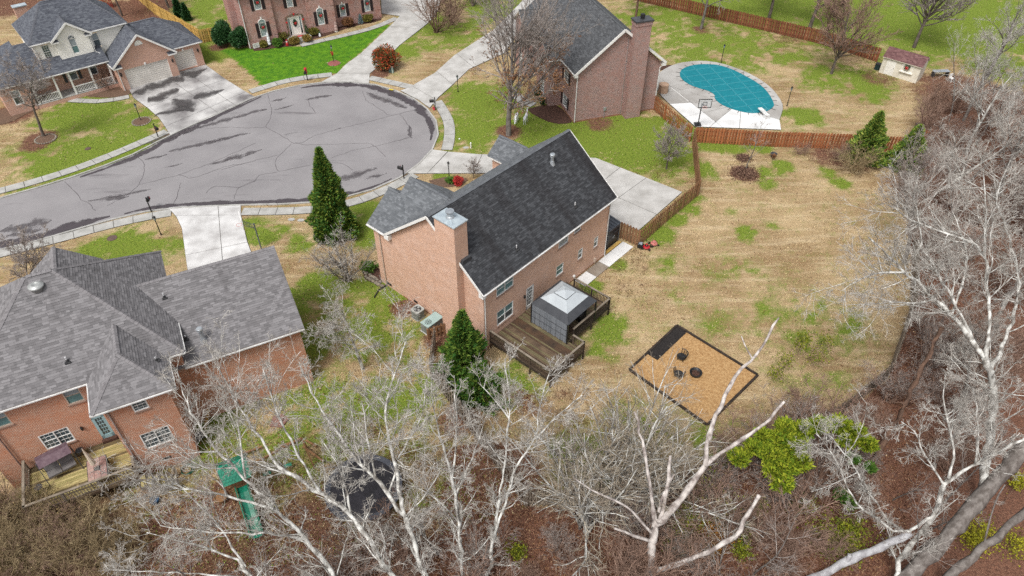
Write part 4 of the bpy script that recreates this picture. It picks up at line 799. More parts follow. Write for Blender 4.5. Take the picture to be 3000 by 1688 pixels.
pf = MB(); pf.box(-9.3, -.62, 1.6, 3.6, -.1, .5); pf = pf.build('porch_floor', M_CONC_W, H1); pk = MB(); bbox_uv(pk, -9.32, -.61, 1.58, 3.6, -.1, .44, False); pk.build('porch_plinth', BR_PINK, pf)
posts_u = [-9.1, -6.8, -5.2, -3.0, -.95]
for u in posts_u: MB().box(u - .09, u + .09, 1.66, 1.84, .5, 3.25).build('porch_post', M_WHITE, H1)
for i in (0, 2, 3):
    a, b = posts_u[i] + .1, posts_u[i + 1] - .1; rl = MB().box(a, b, 1.71, 1.79, 1.3, 1.38); rl.box(a, b, 1.72, 1.78, .6, .66); rl = rl.build('porch_rail', M_WHITE, H1)
    n = int((b - a) / .16)
    bme = MB().box(-.022, .022, -.022, .022, 0, .64).mesh('baluster'); bme.materials.append(M_WHITE)
    for k in range(n): put('baluster', bme, rl, loc=(a + (b - a) * (k + .5) / n, 1.75, .66))
gutter(H1, (-9.4, 1.42, 3.25), (-.75, 1.42, 3.25)); gutter(H1, (6.4, .55, 3.0), (9.85, .55, 3.0)); gutter(H1, (-7.55, 3.25, 6.2), (-5.4, 3.25, 6.2)); gutter(H1, (-1.15, 3.25, 6.2), (2.9, 3.25, 6.2)); gutter(H1, (-1.0, -.3, 2.95), (-1.0, 3.0, 2.95))
spout(H1, [(-7.35, 3.3, 6.1), (-7.1, 3.5, 5.8), (-7.1, 3.5, 3.9)]); spout(H1, [(-.7, -.3, 2.9), (-.5, -.07, 2.6), (-.5, -.07, .1)]); spout(H1, [(-1.2, 3.25, 6.1), (-1.45, 2.9, 5.6), (-1.45, 2.9, 4.1), (-1.1, 2.6, 3.9)])
q = F1.loc(g('A', 190, 60, 6.8)); c_ = MB(); bbox_uv(c_, q.x - .7, q.x + .7, q.y - .4, q.y + .4, -.2, 6.8); c_ = c_.build('chimney', BR_PINK, H1); MB().box(q.x - .78, q.x + .78, q.y - .48, q.y + .48, 6.8, 6.9).build('chimney_cap', M_TIN, c_)

# ================================================================ dark red brick house by the pool
BR_DARK = brick_mat('mottled_brick', (.31, .135, .11), (.105, .055, .05), (.47, .37, .34), (.36, .17, .13), .016)
SH_CHAR = island_mat('charcoal_shingles', [(.052, .054, .058), (.075, .078, .083), (.105, .11, .117)], .8, .3, ((.02, .018, .018), .5, .58, .75))
CAP_C = mat('charcoal_caps', (.10, .105, .11), (.065, .07, .075), 3, .8)
F2 = Frame(g('C', 1650, 1235), 18.5)
HOUSES_PLAN.append(F2.plan([(-1.6, 4.2), (0, 4.2), (0, 0), (9.8, 0), (9.8, 17), (-1.6, 17)]))
H2 = thing('brick_house', 'mottled dark red brick house with tall end chimney beside the covered pool', 'house', F2.o, F2.a)
M_SHUT = mat('dark_shutter', (.022, .014, .016), (.035, .022, .024), 3, .6)
w = MB(); PE = wall(w, (0, 0), (9.8, 0), -.2, 5.7); gable(w, (0, 0), (9.8, 0), 5.7, 4.9, 9.7)
hf = [(13.55, 14.85, 3.5, 4.8), (13.55, 14.85, .55, 1.95), (6.5, 7.4, 3.6, 5.0)]
PF = wall(w, (0, 17), (0, 0), -.2, 5.7, hf); wall(w, (9.8, 0), (9.8, 17), -.2, 5.7); wall(w, (9.8, 17), (0, 17), -.2, 5.7)
for v0, v1 in ((4.3, 8.3), (12, 16)):
    wall(w, (-1.4, v0), (0, v0), -.2, 5.6); PJ = wall(w, (-1.4, v1), (-1.4, v0), -.2, 5.6, [(1.4, 2.5, 3.4, 4.8), (1.4, 2.5, .8, 2.4)]); gable(w, (-1.4, v1), (-1.4, v0), 5.6, 2.0, 7.3); wall(w, (0, v1), (-1.4, v1), -.2, 5.6)
    for h_ in ((1.4, 2.5, 3.4, 4.8), (1.4, 2.5, .8, 2.4)): window(H2, PJ, *h_, grid=(3, 2))
w.build('wall', BR_DARK, H2)
fp = MB(); fp.box(-.015, 9.815, -.015, 5, -.2, .16); fp.build('brick_footing', MATS['damp_brick'], H2)
fr = [(-.35, 17.3, 5.75), (-.35, -.35, 5.75), (4.9, -.35, 9.95), (4.9, 17.3, 9.95)]
planes = [(fr, 0), ([(10.2, -.35, 5.75), (10.2, 17.3, 5.75), (4.9, 17.3, 9.95), (4.9, -.35, 9.95)], 0)]
caps_ = [((4.9, -.35, 9.95), (4.9, 17.3, 9.95))]
for v0, v1 in ((4.0, 8.6), (11.7, 16.3)):
    vm = (v0 + v1) / 2; planes += [([(-1.75, v0, 5.6), (-.2, v0, 5.6), (2, vm, 7.5), (-1.75, vm, 7.5)], 0), ([(-.2, v1, 5.6), (-1.75, v1, 5.6), (-1.75, vm, 7.5), (2, vm, 7.5)], 0)]; caps_.append(((-1.75, vm, 7.5), (1.9, vm, 7.5)))
r2 = make_roof(H2, planes, [SH_CHAR, CAP_C], caps_)
for a, b in (((-.38, -.38, 5.68), (4.9, -.38, 9.88)), ((10.23, -.38, 5.68), (4.9, -.38, 9.88))): MB().beam(a, b, .06, .26).build('rake_board', M_WHITE, H2)
MB().box(9.8, 10.25, -.38, .15, 5.35, 5.68).build('eave_return', M_WHITE, H2); MB().box(-.4, 0, -.38, .15, 5.42, 5.7).build('eave_return', M_WHITE, H2)
gutter(H2, (-.4, -.3, 5.7), (-.4, 3.9, 5.7)); gutter(H2, (-1.8, 3.95, 5.55), (-.4, 3.95, 5.55)); gutter(H2, (10.25, -.3, 5.7), (10.25, 17, 5.7))
spout(H2, [(-.35, -.2, 5.6), (.05, -.08, 5.3), (.05, -.08, .1)], r=.06); spout(H2, [(10.2, -.35, 5.6), (9.7, -.1, 5.1), (9.7, -.1, .15)], r=.06)
MB().beam((3.6, -.06, .9), (3.6, -.06, 1.3), .3, .12, up=(0, 1, 0)).build('meter_box', M_GALV, H2); spout(H2, [(3.6, -.04, .9), (3.6, -.04, 0)], M_GALV, .03); spout(H2, [(5.55, -.03, 9.0), (5.6, -.03, .1)], M_GALV, .02)
for h_ in hf[:2]:
    window(H2, PF, *h_, grid=(3, 2)); shutter(H2, PF, h_[0] - .5, h_[0] - .08, h_[2], h_[3], M_SHUT); shutter(H2, PF, h_[1] + .08, h_[1] + .5, h_[2], h_[3], M_SHUT)
window(H2, PF, *hf[2], grid=(3, 2))
c_ = MB(); bbox_uv(c_, 5.75, 7.5, -1.0, .05, -.2, 10.6); bbox_uv(c_, 5.69, 7.56, -1.06, .11, 10.35, 10.75); c_ = c_.build('chimney', BR_DARK, H2); MB().box(5.62, 7.63, -1.13, .18, 10.75, 10.9).build('chimney_cap', M_DARKGREY, c_); MB().lathe([(.22, 0), (.2, .12), (.2, .2), (.24, .22), (.24, .48), (.1, .52)], 12, (6.6, -.47, 10.9)).build('flue_terminal', M_BLACK, c_)
MB().tube([F2.hit('C', 1850, 50, [(-.35, 17, 5.75), (10, 17, 9.95), (4.9, 12, 9.95)]), (5.4, 9, 10.8)], .02, 4) if False else None
pipe_vent(r2, (5.3, 9.0, 9.7), .9, .05)

# ================================================================ two-storey house with wreaths on the windows
BR_ROSE = brick_mat('rose_brick', (.37, .165, .13), (.225, .10, .085), (.50, .385, .35), (.42, .15, .10), .015)
F5 = Frame(g('B', 455, 495), 31)
HOUSES_PLAN.append(F5.plan([(0, 0), (11.9, 0), (11.9, 1), (18.8, 1), (18.8, 11), (0, 11)]))
H5 = thing('brick_house', 'rose brick two-storey house with dark shutters and wreathed windows', 'house', F5.o, F5.a)
w = MB()
h1 = [(1.78, 2.7, 1.2, 3.05), (1.78, 2.7, 4.65, 6.05)]; P1 = wall(w, (0, 0), (3.9, 0), -.2, 6.6, h1)
h2 = [(1.7, 3.55, .45, 2.85), (2.05, 2.85, 4.1, 5.6)]; wall(w, (3.9, 0), (3.9, .35), -.2, 6.6); P2 = wall(w, (3.9, .35), (8.3, .35), -.2, 6.6, h2, .3); wall(w, (8.3, .35), (8.3, 0), -.2, 6.6)
h3 = [(1.17, 2.07, 1.2, 3.05), (1.17, 2.07, 4.65, 6.05)]; P3 = wall(w, (8.3, 0), (11.9, 0), -.2, 6.6, h3); wall(w, (11.9, 0), (11.9, 1), -.2, 6.6)
h4 = [(1.05, 1.9, 1.3, 2.95), (4.6, 5.4, 1.3, 2.95), (1.05, 1.9, 4.65, 6.05), (4.6, 5.4, 4.65, 6.05)]; P4 = wall(w, (11.9, 1), (18.8, 1), -.2, 6.6, h4); wall(w, (18.8, 1), (18.8, 11), -.2, 6.6); wall(w, (0, 11), (0, 0), -.2, 6.6); wall(w, (18.8, 11), (0, 11), -.2, 6.6)
bbox_uv(w, -.75, 0, 3.4, 5.4, -.2, 9); w.build('wall', BR_ROSE, H5)
make_roof(H5, [([(-.4, -.4, 6.6), (19.2, -.4, 6.6), (14, 5.5, 10.4), (5, 5.5, 10.4)], 0), ([(19.2, -.4, 6.6), (19.2, 11.4, 6.6), (14, 5.5, 10.4)], 0), ([(19.2, 11.4, 6.6), (-.4, 11.4, 6.6), (5, 5.5, 10.4), (14, 5.5, 10.4)], 0), ([(-.4, 11.4, 6.6), (-.4, -.4, 6.6), (5, 5.5, 10.4)], 0)], [SH_CHAR], cw=.6, ch=.3)
WREATH = []
def dressed(P, h, arch, wr=None):
    wn = window(H5, P, *h, grid=(3, 3) if not arch else (3, 2), up=M_GLASS_L, low=M_GLASS_L, fw=.09); a0, a1, z0, z1 = h; xm = (a0 + a1) / 2; r = (a1 - a0) / 2
    for s in (-1, 1): shutter(H5, P, xm + s * (r + .24) - .19, xm + s * (r + .24) + .19, z0 - .02, z1, M_SHUT)
    if arch:
        f = MB(); f.face([P(xm + r * math.cos(t), .025, z1 + r * .85 * math.sin(t)) for t in np.linspace(0, PI, 12)]); f.build('arch_panel', M_GLASS_L, wn)
        t_ = MB(); t_.tube([P(xm + r * math.cos(t), .035, z1 + r * .85 * math.sin(t)) for t in np.linspace(0, PI, 12)], .05, 5); t_.build('arch_trim', M_WHITE, wn)
    k = z1 + (r * .85 + .08 if arch else .1); MB().beam(P(xm, .05, k - .06), P(xm, .05, k + .2), .16, .08, up=P(0, 1, 0) - P(0, 0, 0)).build('keystone', M_WHITE, wn)
    if wr: WREATH.append((P(xm, .08, z0 + (z1 - z0) * .72), wr))
dressed(P1, h1[0], True, 'green wreath with red bow on the arched window left of the wreathed front door'); dressed(P1, h1[1], False, 'green wreath with red bow on the upstairs window nearest the dark hedge'); dressed(P3, h3[0], True, 'green wreath with red bow on the arched window right of the front door')
dressed(P2, h2[1], False); dressed(P3, h3[1], False); dressed(P4, h4[0], False, 'green wreath with red bow on the ground-floor window beside the arched ones'); dressed(P4, h4[1], False, 'green wreath with red bow on the window nearest the driveway'); dressed(P4, h4[2], False); dressed(P4, h4[3], False)
for u, v in ((.02, 0), (3.88, 0), (8.32, 0), (11.88, 0), (18.78, 1)):
    for i in range(11):
        if i % 2 == 0:
            L = .42 if (i // 2) % 2 else .3; q = MB(); bbox_uv(q, u - (L if u > 3 and u not in (8.32,) else .03), u + (L if u < 1 or u == 8.32 else .03), v - .035, v + .02, .15 + i * .55, .15 + i * .55 + .45); q.build('quoin', BR_ROSE, H5)
dn = MB(); dn.beam(P2(1.7, -.1, .45), P2(1.7, -.1, 2.85), .14, .1, up=P2(0, 1, 0) - P2(0, 0, 0)); dn.beam(P2(3.55, -.1, .45), P2(3.55, -.1, 2.85), .14, .1, up=P2(0, 1, 0) - P2(0, 0, 0)); dn.beam(P2(1.6, -.1, 2.8), P2(3.65, -.1, 2.8), .12, .2)
for a in (2.05, 3.2): dn.beam(P2(a, -.1, .45), P2(a, -.1, 2.75), .1, .1, up=P2(0, 1, 0) - P2(0, 0, 0))
dr = dn.build('front_door', M_CREAM, H5); q = MB(); q.beam(P2(2.62, -.16, .45), P2(2.62, -.16, 2.75), 1.05, .06, up=P2(0, 1, 0) - P2(0, 0, 0)); q.build('door_leaf', M_CREAM, dr)
ov = MB(); ov.face([P2(2.62 + .26 * math.cos(t), -.12, 1.95 + .55 * math.sin(t)) for t in np.linspace(0, 2 * PI, 16, False)]); ov.build('oval_pane', M_GLASS, dr)
for a in (1.87, 3.38): q = MB(); q.face([P2(a - .1, -.12, 1.2), P2(a + .1, -.12, 1.2), P2(a + .1, -.12, 2.6), P2(a - .1, -.12, 2.6)]); q.build('sidelight', M_GLASS_L, dr)
MB().ball(tuple(P2(3.0, -.1, 1.45)), .04, 6, 4).build('handle', M_GALV, dr)
st = MB().box(5.0, 8.0, -1.0, .35, -.1, .42).build('porch_step', M_CONC_W, H5); MB().box(5.2, 7.8, -1.4, -1.0, -.1, .22).build('lower_step', M_CONC_W, st); MB().beam((6.2, -.25, .435), (7.2, -.25, .435), .5, .02).build('doormat', M_RED, st)
spout(H5, [(.05, -.12, 6.5), (.05, -.1, .1)], r=.06)
# ================================================================ fences: every picket, rail and post its own piece
def picket_mesh(wd, h, th, m, dog=.035):
    mb = MB(); x = wd / 2
    pr = [(-x, 0), (x, 0), (x, h - dog), (x - dog, h), (-x + dog, h), (-x, h - dog)]
    b = len(mb.v); mb.v = [(px_, -th / 2, z) for px_, z in pr] + [(px_, th / 2, z) for px_, z in pr]
    mb.f = [tuple(range(6)), tuple(range(11, 5, -1))] + [(i, i + 6, (i + 1) % 6 + 6, (i + 1) % 6) for i in range(6)]; mb.u = [None] * 8; mb.m = [0] * 8
    me = mb.mesh('picket'); me.materials.append(m); return me
def wood_tone(m, f):
    k = m.name + '_%d' % int(f * 100)
    if k not in MATS:
        c = m.copy(); c.name = k; MATS[k] = c
        for e_ in [n_ for n_ in c.node_tree.nodes if n_.type == 'VALTORGB'][0].color_ramp.elements: e_.color = (*[min(.8, v_ * f) for v_ in e_.color[:3]], 1)
    return MATS[k]
def fence(label, pts, m, h=1.75, step=.15, both=True, pw=.14, name='wooden_fence', group=None, postm=None, zs=None):
    pts = [Vector((p[0], p[1], 0)) for p in pts]; o = pts[0]; T = thing(name, label, 'fence', o, 0, group); mes = [picket_mesh(pw, h * f_, .02, mm_) for f_, mm_ in ((1, m), (1.012, wood_tone(m, 1.28)), (.99, wood_tone(m, .72)), (1.005, m))]
    pm = MB().box(-.05, .05, -.05, .05, -.2, h + .02).mesh('post'); pm.materials.append(postm or m)
    for i in range(len(pts) - 1):
        a, b = pts[i] - o, pts[i + 1] - o; d = b - a; L = d.length; d.normalize(); nn = Vector((-d.y, d.x, 0)); an = math.atan2(d.y, d.x)
        n = int(L / step)
        for k in range(n):
            s = (1 if k % 2 else -1) if both else 1; p = a + d * ((k + .5) * L / n) + nn * (.05 * s)
            q = put('picket', rnd.choice(mes), T, loc=(p.x, p.y, rnd.uniform(.02, .05))); q.rotation_euler = (rnd.uniform(-.008, .008), rnd.uniform(-.012, .012), an + rnd.uniform(-.03, .03))
        for z in (.35, .95, h - .25): MB().beam(a + Vector((0, 0, z)), b + Vector((0, 0, z)), .04, .09).build('rail', m, T)
        np_ = max(1, round(L / 2.4))
        for k in range(np_ + (1 if i == len(pts) - 2 else 0)): p = a + d * (L * k / np_); put('post', pm, T, loc=p, rotz=an)
    return T
fence('red-brown picket fence between the pool terrace and the tan back lawn', [g('I', 285, 232), g('I', 1100, 278), g('I', 1800, 300), g('I', 2330, 330), g('E', 1600, 1449)], M_CED)
fence('red-brown picket fence running from the chimney wall to the pool terrace corner', [g('C', 2440, 1095), g('I', 240, 225)], M_CED)
fence('brown picket fence seen nearly edge-on beside the small bare tree', [g('I', 268, 240), g('I', 318, 765)], M_CED2)
fence('brown picket fence along the end of the concrete drive', [g('I', 322, 768), g('I', 0, 1035), g('H', 1955, 1278)], M_CED2)
fence('short brown picket gate between the black shed and the lawn mowers', [g('H', 1950, 1276), g('H', 1772, 1195)], M_CED2, name='wooden_gate', step=.15)
fence('long dark red-brown fence between the pool lawn and the green field', [Vector((8, 113.2, 0)), Vector((23.1, 103.1, 0)), Vector((40.4, 91.5, 0)), Vector((46.0, 86.0, 0))], mat('wet_cedar', (.235, .085, .042), (.115, .042, .022), 1.2, .85, .3, 25, 5, stretch=(1, 1, .25)), step=.18, pw=.16)
fence('weathered grey fence along the wood behind the tan lawn', [g('I', 2330, 340), g('I', 2350, 700), Vector((36.2, 51, 0)), Vector((31.5, 40.5, 0)), Vector((27, 33.6, 0))], M_OLDW, step=.2, pw=.16)
fence('weathered grey fence behind the dead snag tree', [Vector((26.8, 33.4, 0)), g('S', 1456, 250), g('S', 1050, 445), g('S', 545, 645), Vector((5.0, 23.2, 0)), Vector((0.9, 23.2, 0))], M_OLDW, step=.17)
fence('weathered grey fence between the leafy side yard and the dark deck', [Vector((0.8, 23.3, 0)), g('R', 480, 460), g('R', 220, 110), g('L', 2150, 1060)], M_OLDW, step=.16)
fence('new yellow pine fence beside the beige garage', [g('A', 1280, -90), g('A', 1560, 150), g('A', 2030, 430)], M_NEWW, step=.15, both=False, pw=.15)
fence('short yellow pine gate between the garage and the dark hedge', [g('A', 2045, 432), g('A', 2165, 410)], M_NEWW, step=.15, pw=.13, name='wooden_gate')
fence('red stained fence corner behind the house with cream siding', [g('A', 960, 30), g('A', 1140, 75)], mat('red_stain', (.22, .03, .02), (.15, .02, .015), 2, .8), step=.15)

# ================================================================ dark deck with gazebo behind the peach house
DZ = .85
D = thing('raised_deck', 'dark weathered timber deck with railing behind the peach brick house', 'deck', FM.o, FM.a)
bdm = {}
def boards(T, u0, u1, v0, v1, z, m, bw=.14, along='v'):
    if along == 'v':
        n = int((u1 - u0) / bw)
        for i in range(n): x = u0 + (i + .5) * (u1 - u0) / n; MB().box(x - bw / 2 + .006, x + bw / 2 - .006, v0, v1, z - .035, z + rnd.uniform(-.003, .003)).build('deck_board', rnd.choice(m), T)
    else:
        n = int((v1 - v0) / bw)
        for i in range(n): x = v0 + (i + .5) * (v1 - v0) / n; MB().box(u0, u1, x - bw / 2 + .006, x + bw / 2 - .006, z - .035, z + rnd.uniform(-.003, .003)).build('deck_board', rnd.choice(m), T)
M_DK = [mat('dark_deck_%s' % k, a, b, 1.2, .7, .35, 22, 6) for k, a, b in (('plain', (.075, .05, .034), (.15, .105, .065)), ('mossy', (.10, .085, .045), (.17, .14, .075)), ('brown', (.095, .055, .032), (.05, .034, .024)))]
boards(D, -14.5, -10.76, -5.88, -.03, DZ, M_DK); boards(D, -10.75, -5.74, -4.5, -.03, DZ, M_DK)
fr_ = MB()
for a, b in (((-14.48, -5.85), (-10.77, -5.85)), ((-14.48, -5.85), (-14.48, -.05)), ((-10.77, -5.85), (-10.77, -4.5)), ((-10.77, -4.5), (-5.76, -4.5)), ((-5.76, -4.5), (-5.76, -.05))): fr_.beam((a[0], a[1], DZ - .13), (b[0], b[1], DZ - .13), .05, .22)
fr_.build('rim_joist', M_RAILD, D)
def railing(T, pts, z, m, capm, h=.95, step=.13, bal=.04, skip_posts=()):
    bme = MB().box(-bal / 2, bal / 2, -bal / 2, bal / 2, -.15, h - .05).mesh('baluster'); bme.materials.append(m)
    for i in range(len(pts) - 1):
        a = Vector((*pts[i], z)); b = Vector((*pts[i + 1], z)); d = b - a; L = d.length; d.normalize(); an = math.atan2(d.y, d.x)
        MB().beam(a + Vector((0, 0, h)) - d * .06, b + Vector((0, 0, h)) + d * .06, .15, .04).build('rail_cap', capm, T); MB().beam(a + Vector((0, 0, .1)), b + Vector((0, 0, .1)), .045, .08).build('rail', m, T); MB().beam(a + Vector((0, 0, h - .07)), b + Vector((0, 0, h - .07)), .045, .08).build('rail', m, T)
        n = int(L / step)
        for k in range(n): p = a + d * (L * (k + .5) / n); put('baluster', bme, T, loc=p, rotz=an)
        np_ = max(1, round(L / 1.9))
        for k in range(np_ + 1): p = a + d * (L * k / np_); MB().box(p.x - .045, p.x + .045, p.y - .045, p.y + .045, -.1, z + h - .02).build('post', m, T)
M_RAILM = mat('brown_rail', (.12, .085, .058), (.065, .046, .034), 2.5, .85, .3)
railing(D, [(-14.46, -.1), (-14.5, -5.85), (-10.77, -5.9), (-10.76, -4.9)], DZ, M_RAILM, M_RAILC)
railing(D, [(-10.2, -4.5), (-5.76, -4.55), (-5.74, -1.1)], DZ, M_RAILD, M_RAILC)
st_ = MB()
for i in range(3): st_.box(-5.7 + i * .28, -5.42 + i * .28, -1.05, -.15, DZ - .28 * (i + 1), DZ - .28 * (i + 1) + .05)
st_.build('step', M_DK[0], D)
G = thing('gazebo', 'grey soft-top gazebo with dark border standing on the dark deck', 'gazebo', FM.wld(-9.35, -2.84, DZ), FM.a)
M_CAN = mat('grey_canopy', (.42, .455, .475), (.37, .40, .42), 1.5, .7); M_CAND = mat('charcoal_canopy', (.045, .048, .055), (.06, .063, .07), 1.5, .75); M_CURT = mat('curtain_grey', (.15, .165, .185), (.20, .215, .235), .8, .8, stretch=(6, 6, .4))
hs = 1.70
def pyr(mb, r0, z0, r1, z1, sag=0.0, n=8):
    for k in range(4):
        c, s = math.cos(k * PI / 2), math.sin(k * PI / 2)
        for i in range(n):
            def P(t, r, z, sg): x, y = -r + 2 * r * t, -r; z = z - sg * 4 * t * (1 - t); return (x * c - y * s, x * s + y * c, z)
            a, b = i / n, (i + 1) / n; mb.face([P(a, r0, z0, -sag), P(b, r0, z0, -sag), P(b, r1, z1, sag * .3), P(a, r1, z1, sag * .3)])
cn = MB(); pyr(cn, hs * .74, 2.50, .48, 2.98, .0); cn.build('canopy', M_CAN, G); cd = MB(); pyr(cd, hs + .05, 1.98, hs * .745, 2.505, .07); cd.build('canopy_border', M_CAND, G)
vt = MB(); pyr(vt, .56, 2.98, .02, 3.22); vt.box(-.5, .5, -.5, .5, 2.93, 2.98); vt.build('canopy_vent', M_CAN, G); ve = MB(); pyr(ve, .575, 2.93, .57, 2.985); ve.build('vent_edge', M_CAND, G)
for x in (-1, 1):
    for y in (-1, 1): MB().box(x * hs - .05, x * hs + .05, y * hs - .05, y * hs + .05, 0, 2.0).build('post', M_BLACK, G)
for sx, sy in ((-1, 0),):
    ct = MB(); n = 22
    for i in range(n):
        a, b = -hs + 2 * hs * i / n, -hs + 2 * hs * (i + 1) / n; oa, ob = .03 * math.sin(i * 1.9), .03 * math.sin((i + 1) * 1.9); ct.face([(-hs - oa, b, .05), (-hs - oa, a, .05), (-hs + .0, a, 2.02), (-hs + .0, b, 2.02)])
    ct.build('curtain', M_CURT, G)
    for z in (.75, 1.35): MB().beam((-hs - .04, -hs, z), (-hs - .04, hs, z), .01, .025).build('curtain_seam', M_CAND, G)
ct = MB(); ct.face([(-hs, hs + .01, .05), (hs, hs + .01, .05), (hs, hs + .01, 2.0), (-hs, hs + .01, 2.0)]); ct.build('curtain', M_CURT, G)
sf = thing('outdoor_bench', 'dark cushioned bench in the shade under the gazebo', 'bench', FM.wld(-8.3, -2.9, DZ), FM.a); MB().box(-.35, .35, -1.0, 1.0, .1, .42).build('seat', M_BLACK, sf); MB().box(.35, .5, -1.0, 1.0, .1, .85).build('backrest', M_BLACK, sf)
for y in (-.95, .95): MB().box(-.35, .4, y - .08, y + .08, 0, .6).build('armrest', M_BLACK, sf)
# concrete path slabs at the back wall
wp = MB().prism(FM.plan([(-4.3, -1.25), (2.6, -1.2), (2.6, -.1), (-4.3, -.1)]), -.05, .03).build('garden_path', M_JOINT); wp['kind'] = 'structure'; PAVED.append([tuple(p[:2]) for p in FM.plan([(-4.3, -1.25), (2.6, -1.2), (2.6, -.1), (-4.3, -.1)])])
for i, (a, b) in enumerate(((-4.3, -2.75), (-2.72, -1.02), (-.99, .72), (.75, 2.6))): MB().prism(FM.plan([(a, -1.24), (b, -1.22), (b, -.14), (a, -.14)]), 0, .05 + .004 * i).build('slab', mat('concrete_brown', (.20, .165, .13), (.27, .235, .195), 1.5, .6, .2) if i == 1 else M_CONC_PL, wp)
bs_ = MB().prism(FM.plan([(.35, -.08), (2.4, -.08), (2.4, .2), (.35, .2)]), -.02, .12).build('timber_edging', M_NEWW); tag(bs_, 'short timber edging in front of the black garden shed', 'edging')
# ---- black shed
S = thing('garden_shed', 'black resin garden shed against the end wall of the peach house', 'shed', FM.wld(1.6, .95), FM.a)
M_SHB = mat('black_resin', (.012, .013, .016), (.022, .023, .027), 2, .4); M_SHT = mat('resin_roof', (.06, .07, .085), (.085, .095, .11), 1.2, .35)
MB().box(-.82, .82, -.62, .62, 0, 1.95).build('wall', M_SHB, S)
rr = MB(); rr.beam((0, -.72, 2.0), (0, .72, 2.22), 1.85, .08); rr = rr.build('roof', M_SHT, S)
for i in range(5): MB().beam((-.72 + i * .36, -.70, 2.05), (-.72 + i * .36, .70, 2.265), .03, .03).build('roof_rib', M_SHB, rr)
for s in (-1, 1):
    d_ = MB(); d_.box(s * .39 - .37, s * .39 + .37, -.66, -.62, .08, 1.72); d_ = d_.build('door', M_SHB, S); MB().box(s * .08 - .02, s * .08 + .02, -.70, -.66, .85, 1.1).build('handle', M_GALV, d_); MB().box(s * .39 - .3, s * .39 + .3, -.68, -.665, 1.35, 1.4).build('door_ridge', M_SHT, d_)
for s in (-1, 1): MB().box(s * .84 - .04, s * .84 + .04, -.68, -.58, 0, 1.97).build('corner_post', M_SHT, S)
MB().box(-.8, .8, -.67, -.62, 1.76, 1.86).build('transom', M_SHT, S)
# ---- mowers
def mower(label, loc, rz, bag, red):
    T = thing('lawn_mower', label, 'lawn mower', loc, rz, 'mowers parked by the fence')
    d_ = MB(); d_.lathe([(.18, .12), (.30, .13), (.32, .20), (.26, .28), (.14, .30)], 12, (0, 0, 0)); d_.build('deck', red, T)
    e_ = MB(); e_.lathe([(.15, .28), (.16, .40), (.12, .44), (.04, .46)], 10, (0, 0, 0)); e_.build('engine', M_BLACK if bag else mat('worn_red', (.42, .13, .11), (.5, .25, .22), 9, .6), T); MB().lathe([(.10, .44), (.11, .47), (.03, .49)], 8).build('engine_cover', red, T)
    for x in (-.3, .3):
        for y in (-.28, .28): MB().tube([(x, y - .03, .1), (x, y + .03, .1)], .1, 10).build('wheel', M_BLACK, T)
    MB().tube([(-.25, -.22, .2), (-.75, -.22, .62), (-.78, 0, .66), (-.75, .22, .62), (-.25, .22, .2)], .02, 5).build('handle_bar', M_BLACK, T)
    if bag:
        b_ = MB(); b_.box(-.78, -.32, -.24, .24, .1, .42); b_.build('grass_bag', M_BLACK, T); MB().box(-.72, -.38, -.18, .18, .42, .47).build('bag_lid', mat('bag_grey', (.30, .33, .36), (.2, .22, .25), 6, .6), T)
mower('red push mower with a grey-topped black grass bag beside the fence corner', g('', 1893, 728), math.radians(-15), True, M_RED)
mower('faded red mower behind the one with the black bag', g('', 1915, 718), math.radians(20), False, mat('faded_red', (.40, .10, .09), (.48, .2, .17), 9, .6))
# ---- air conditioners
M_ACG = mat('pale_green_enamel', (.33, .44, .42), (.27, .37, .36), 2, .45); M_ACW = mat('ac_grey', (.40, .42, .40), (.30, .31, .29), 4, .5); M_FIN = mat('ac_fins', (.22, .23, .21), (.13, .135, .125), 12, .6, stretch=(1, 1, .1))
p_ = FM.wld(-15.83, 6.37); A1 = thing('air_conditioner', 'tall rounded grey air conditioner at the peach house end wall', 'air conditioner', p_, FM.a)
def rsq(r, c, n=5): return [(sx * (r - c) + c * math.cos(a), sy * (r - c) + c * math.sin(a)) for sx, sy, a0 in ((1, 1, 0), (-1, 1, 90), (-1, -1, 180), (1, -1, 270)) for a in [math.radians(a0 + 90 * i / (n - 1)) for i in range(n)]]
MB().prism(rsq(.40, .14), .06, .78).build('casing', M_FIN, A1); MB().prism(rsq(.42, .15), 0, .06).build('base', M_CONC, A1); MB().prism(rsq(.42, .15), .78, .86).build('lid', M_ACW, A1); MB().lathe([(.30, .86), (.30, .866), (.02, .867)], 20).build('fan_opening', M_BLACK, A1)
fb = MB()
for i in range(3): a = i * 2.09; fb.face([(.05 * math.cos(a), .05 * math.sin(a), .875), (.27 * math.cos(a), .27 * math.sin(a), .872), (.27 * math.cos(a + .7), .27 * math.sin(a + .7), .88), (.06 * math.cos(a + 1), .06 * math.sin(a + 1), .875)])
fb.build('fan_blade', M_ACW, A1)
for r in (.12, .2, .28): MB().tube([(r * math.cos(t), r * math.sin(t), .89) for t in np.linspace(0, 2 * PI, 18)], .006, 3, False).build('grille_ring', M_GALV, A1)
p_ = FM.wld(-15.93, 4.65); A2 = thing('heat_pump', 'low pale green heat pump with corner fan grille beside the rounded unit', 'heat pump', p_, FM.a)
MB().box(-.78, .78, -.42, .42, .05, .86).build('casing', M_FIN, A2); MB().box(-.80, .80, -.44, .44, .86, .92).build('lid', M_ACG, A2); MB().box(-.85, .85, -.5, .5, 0, .05).build('base', M_CONC, A2); MB().lathe([(.27, .92), (.27, .926), (.02, .927)], 18, (-.36, 0, 0)).build('fan_opening', M_BLACK, A2)
fb = MB()
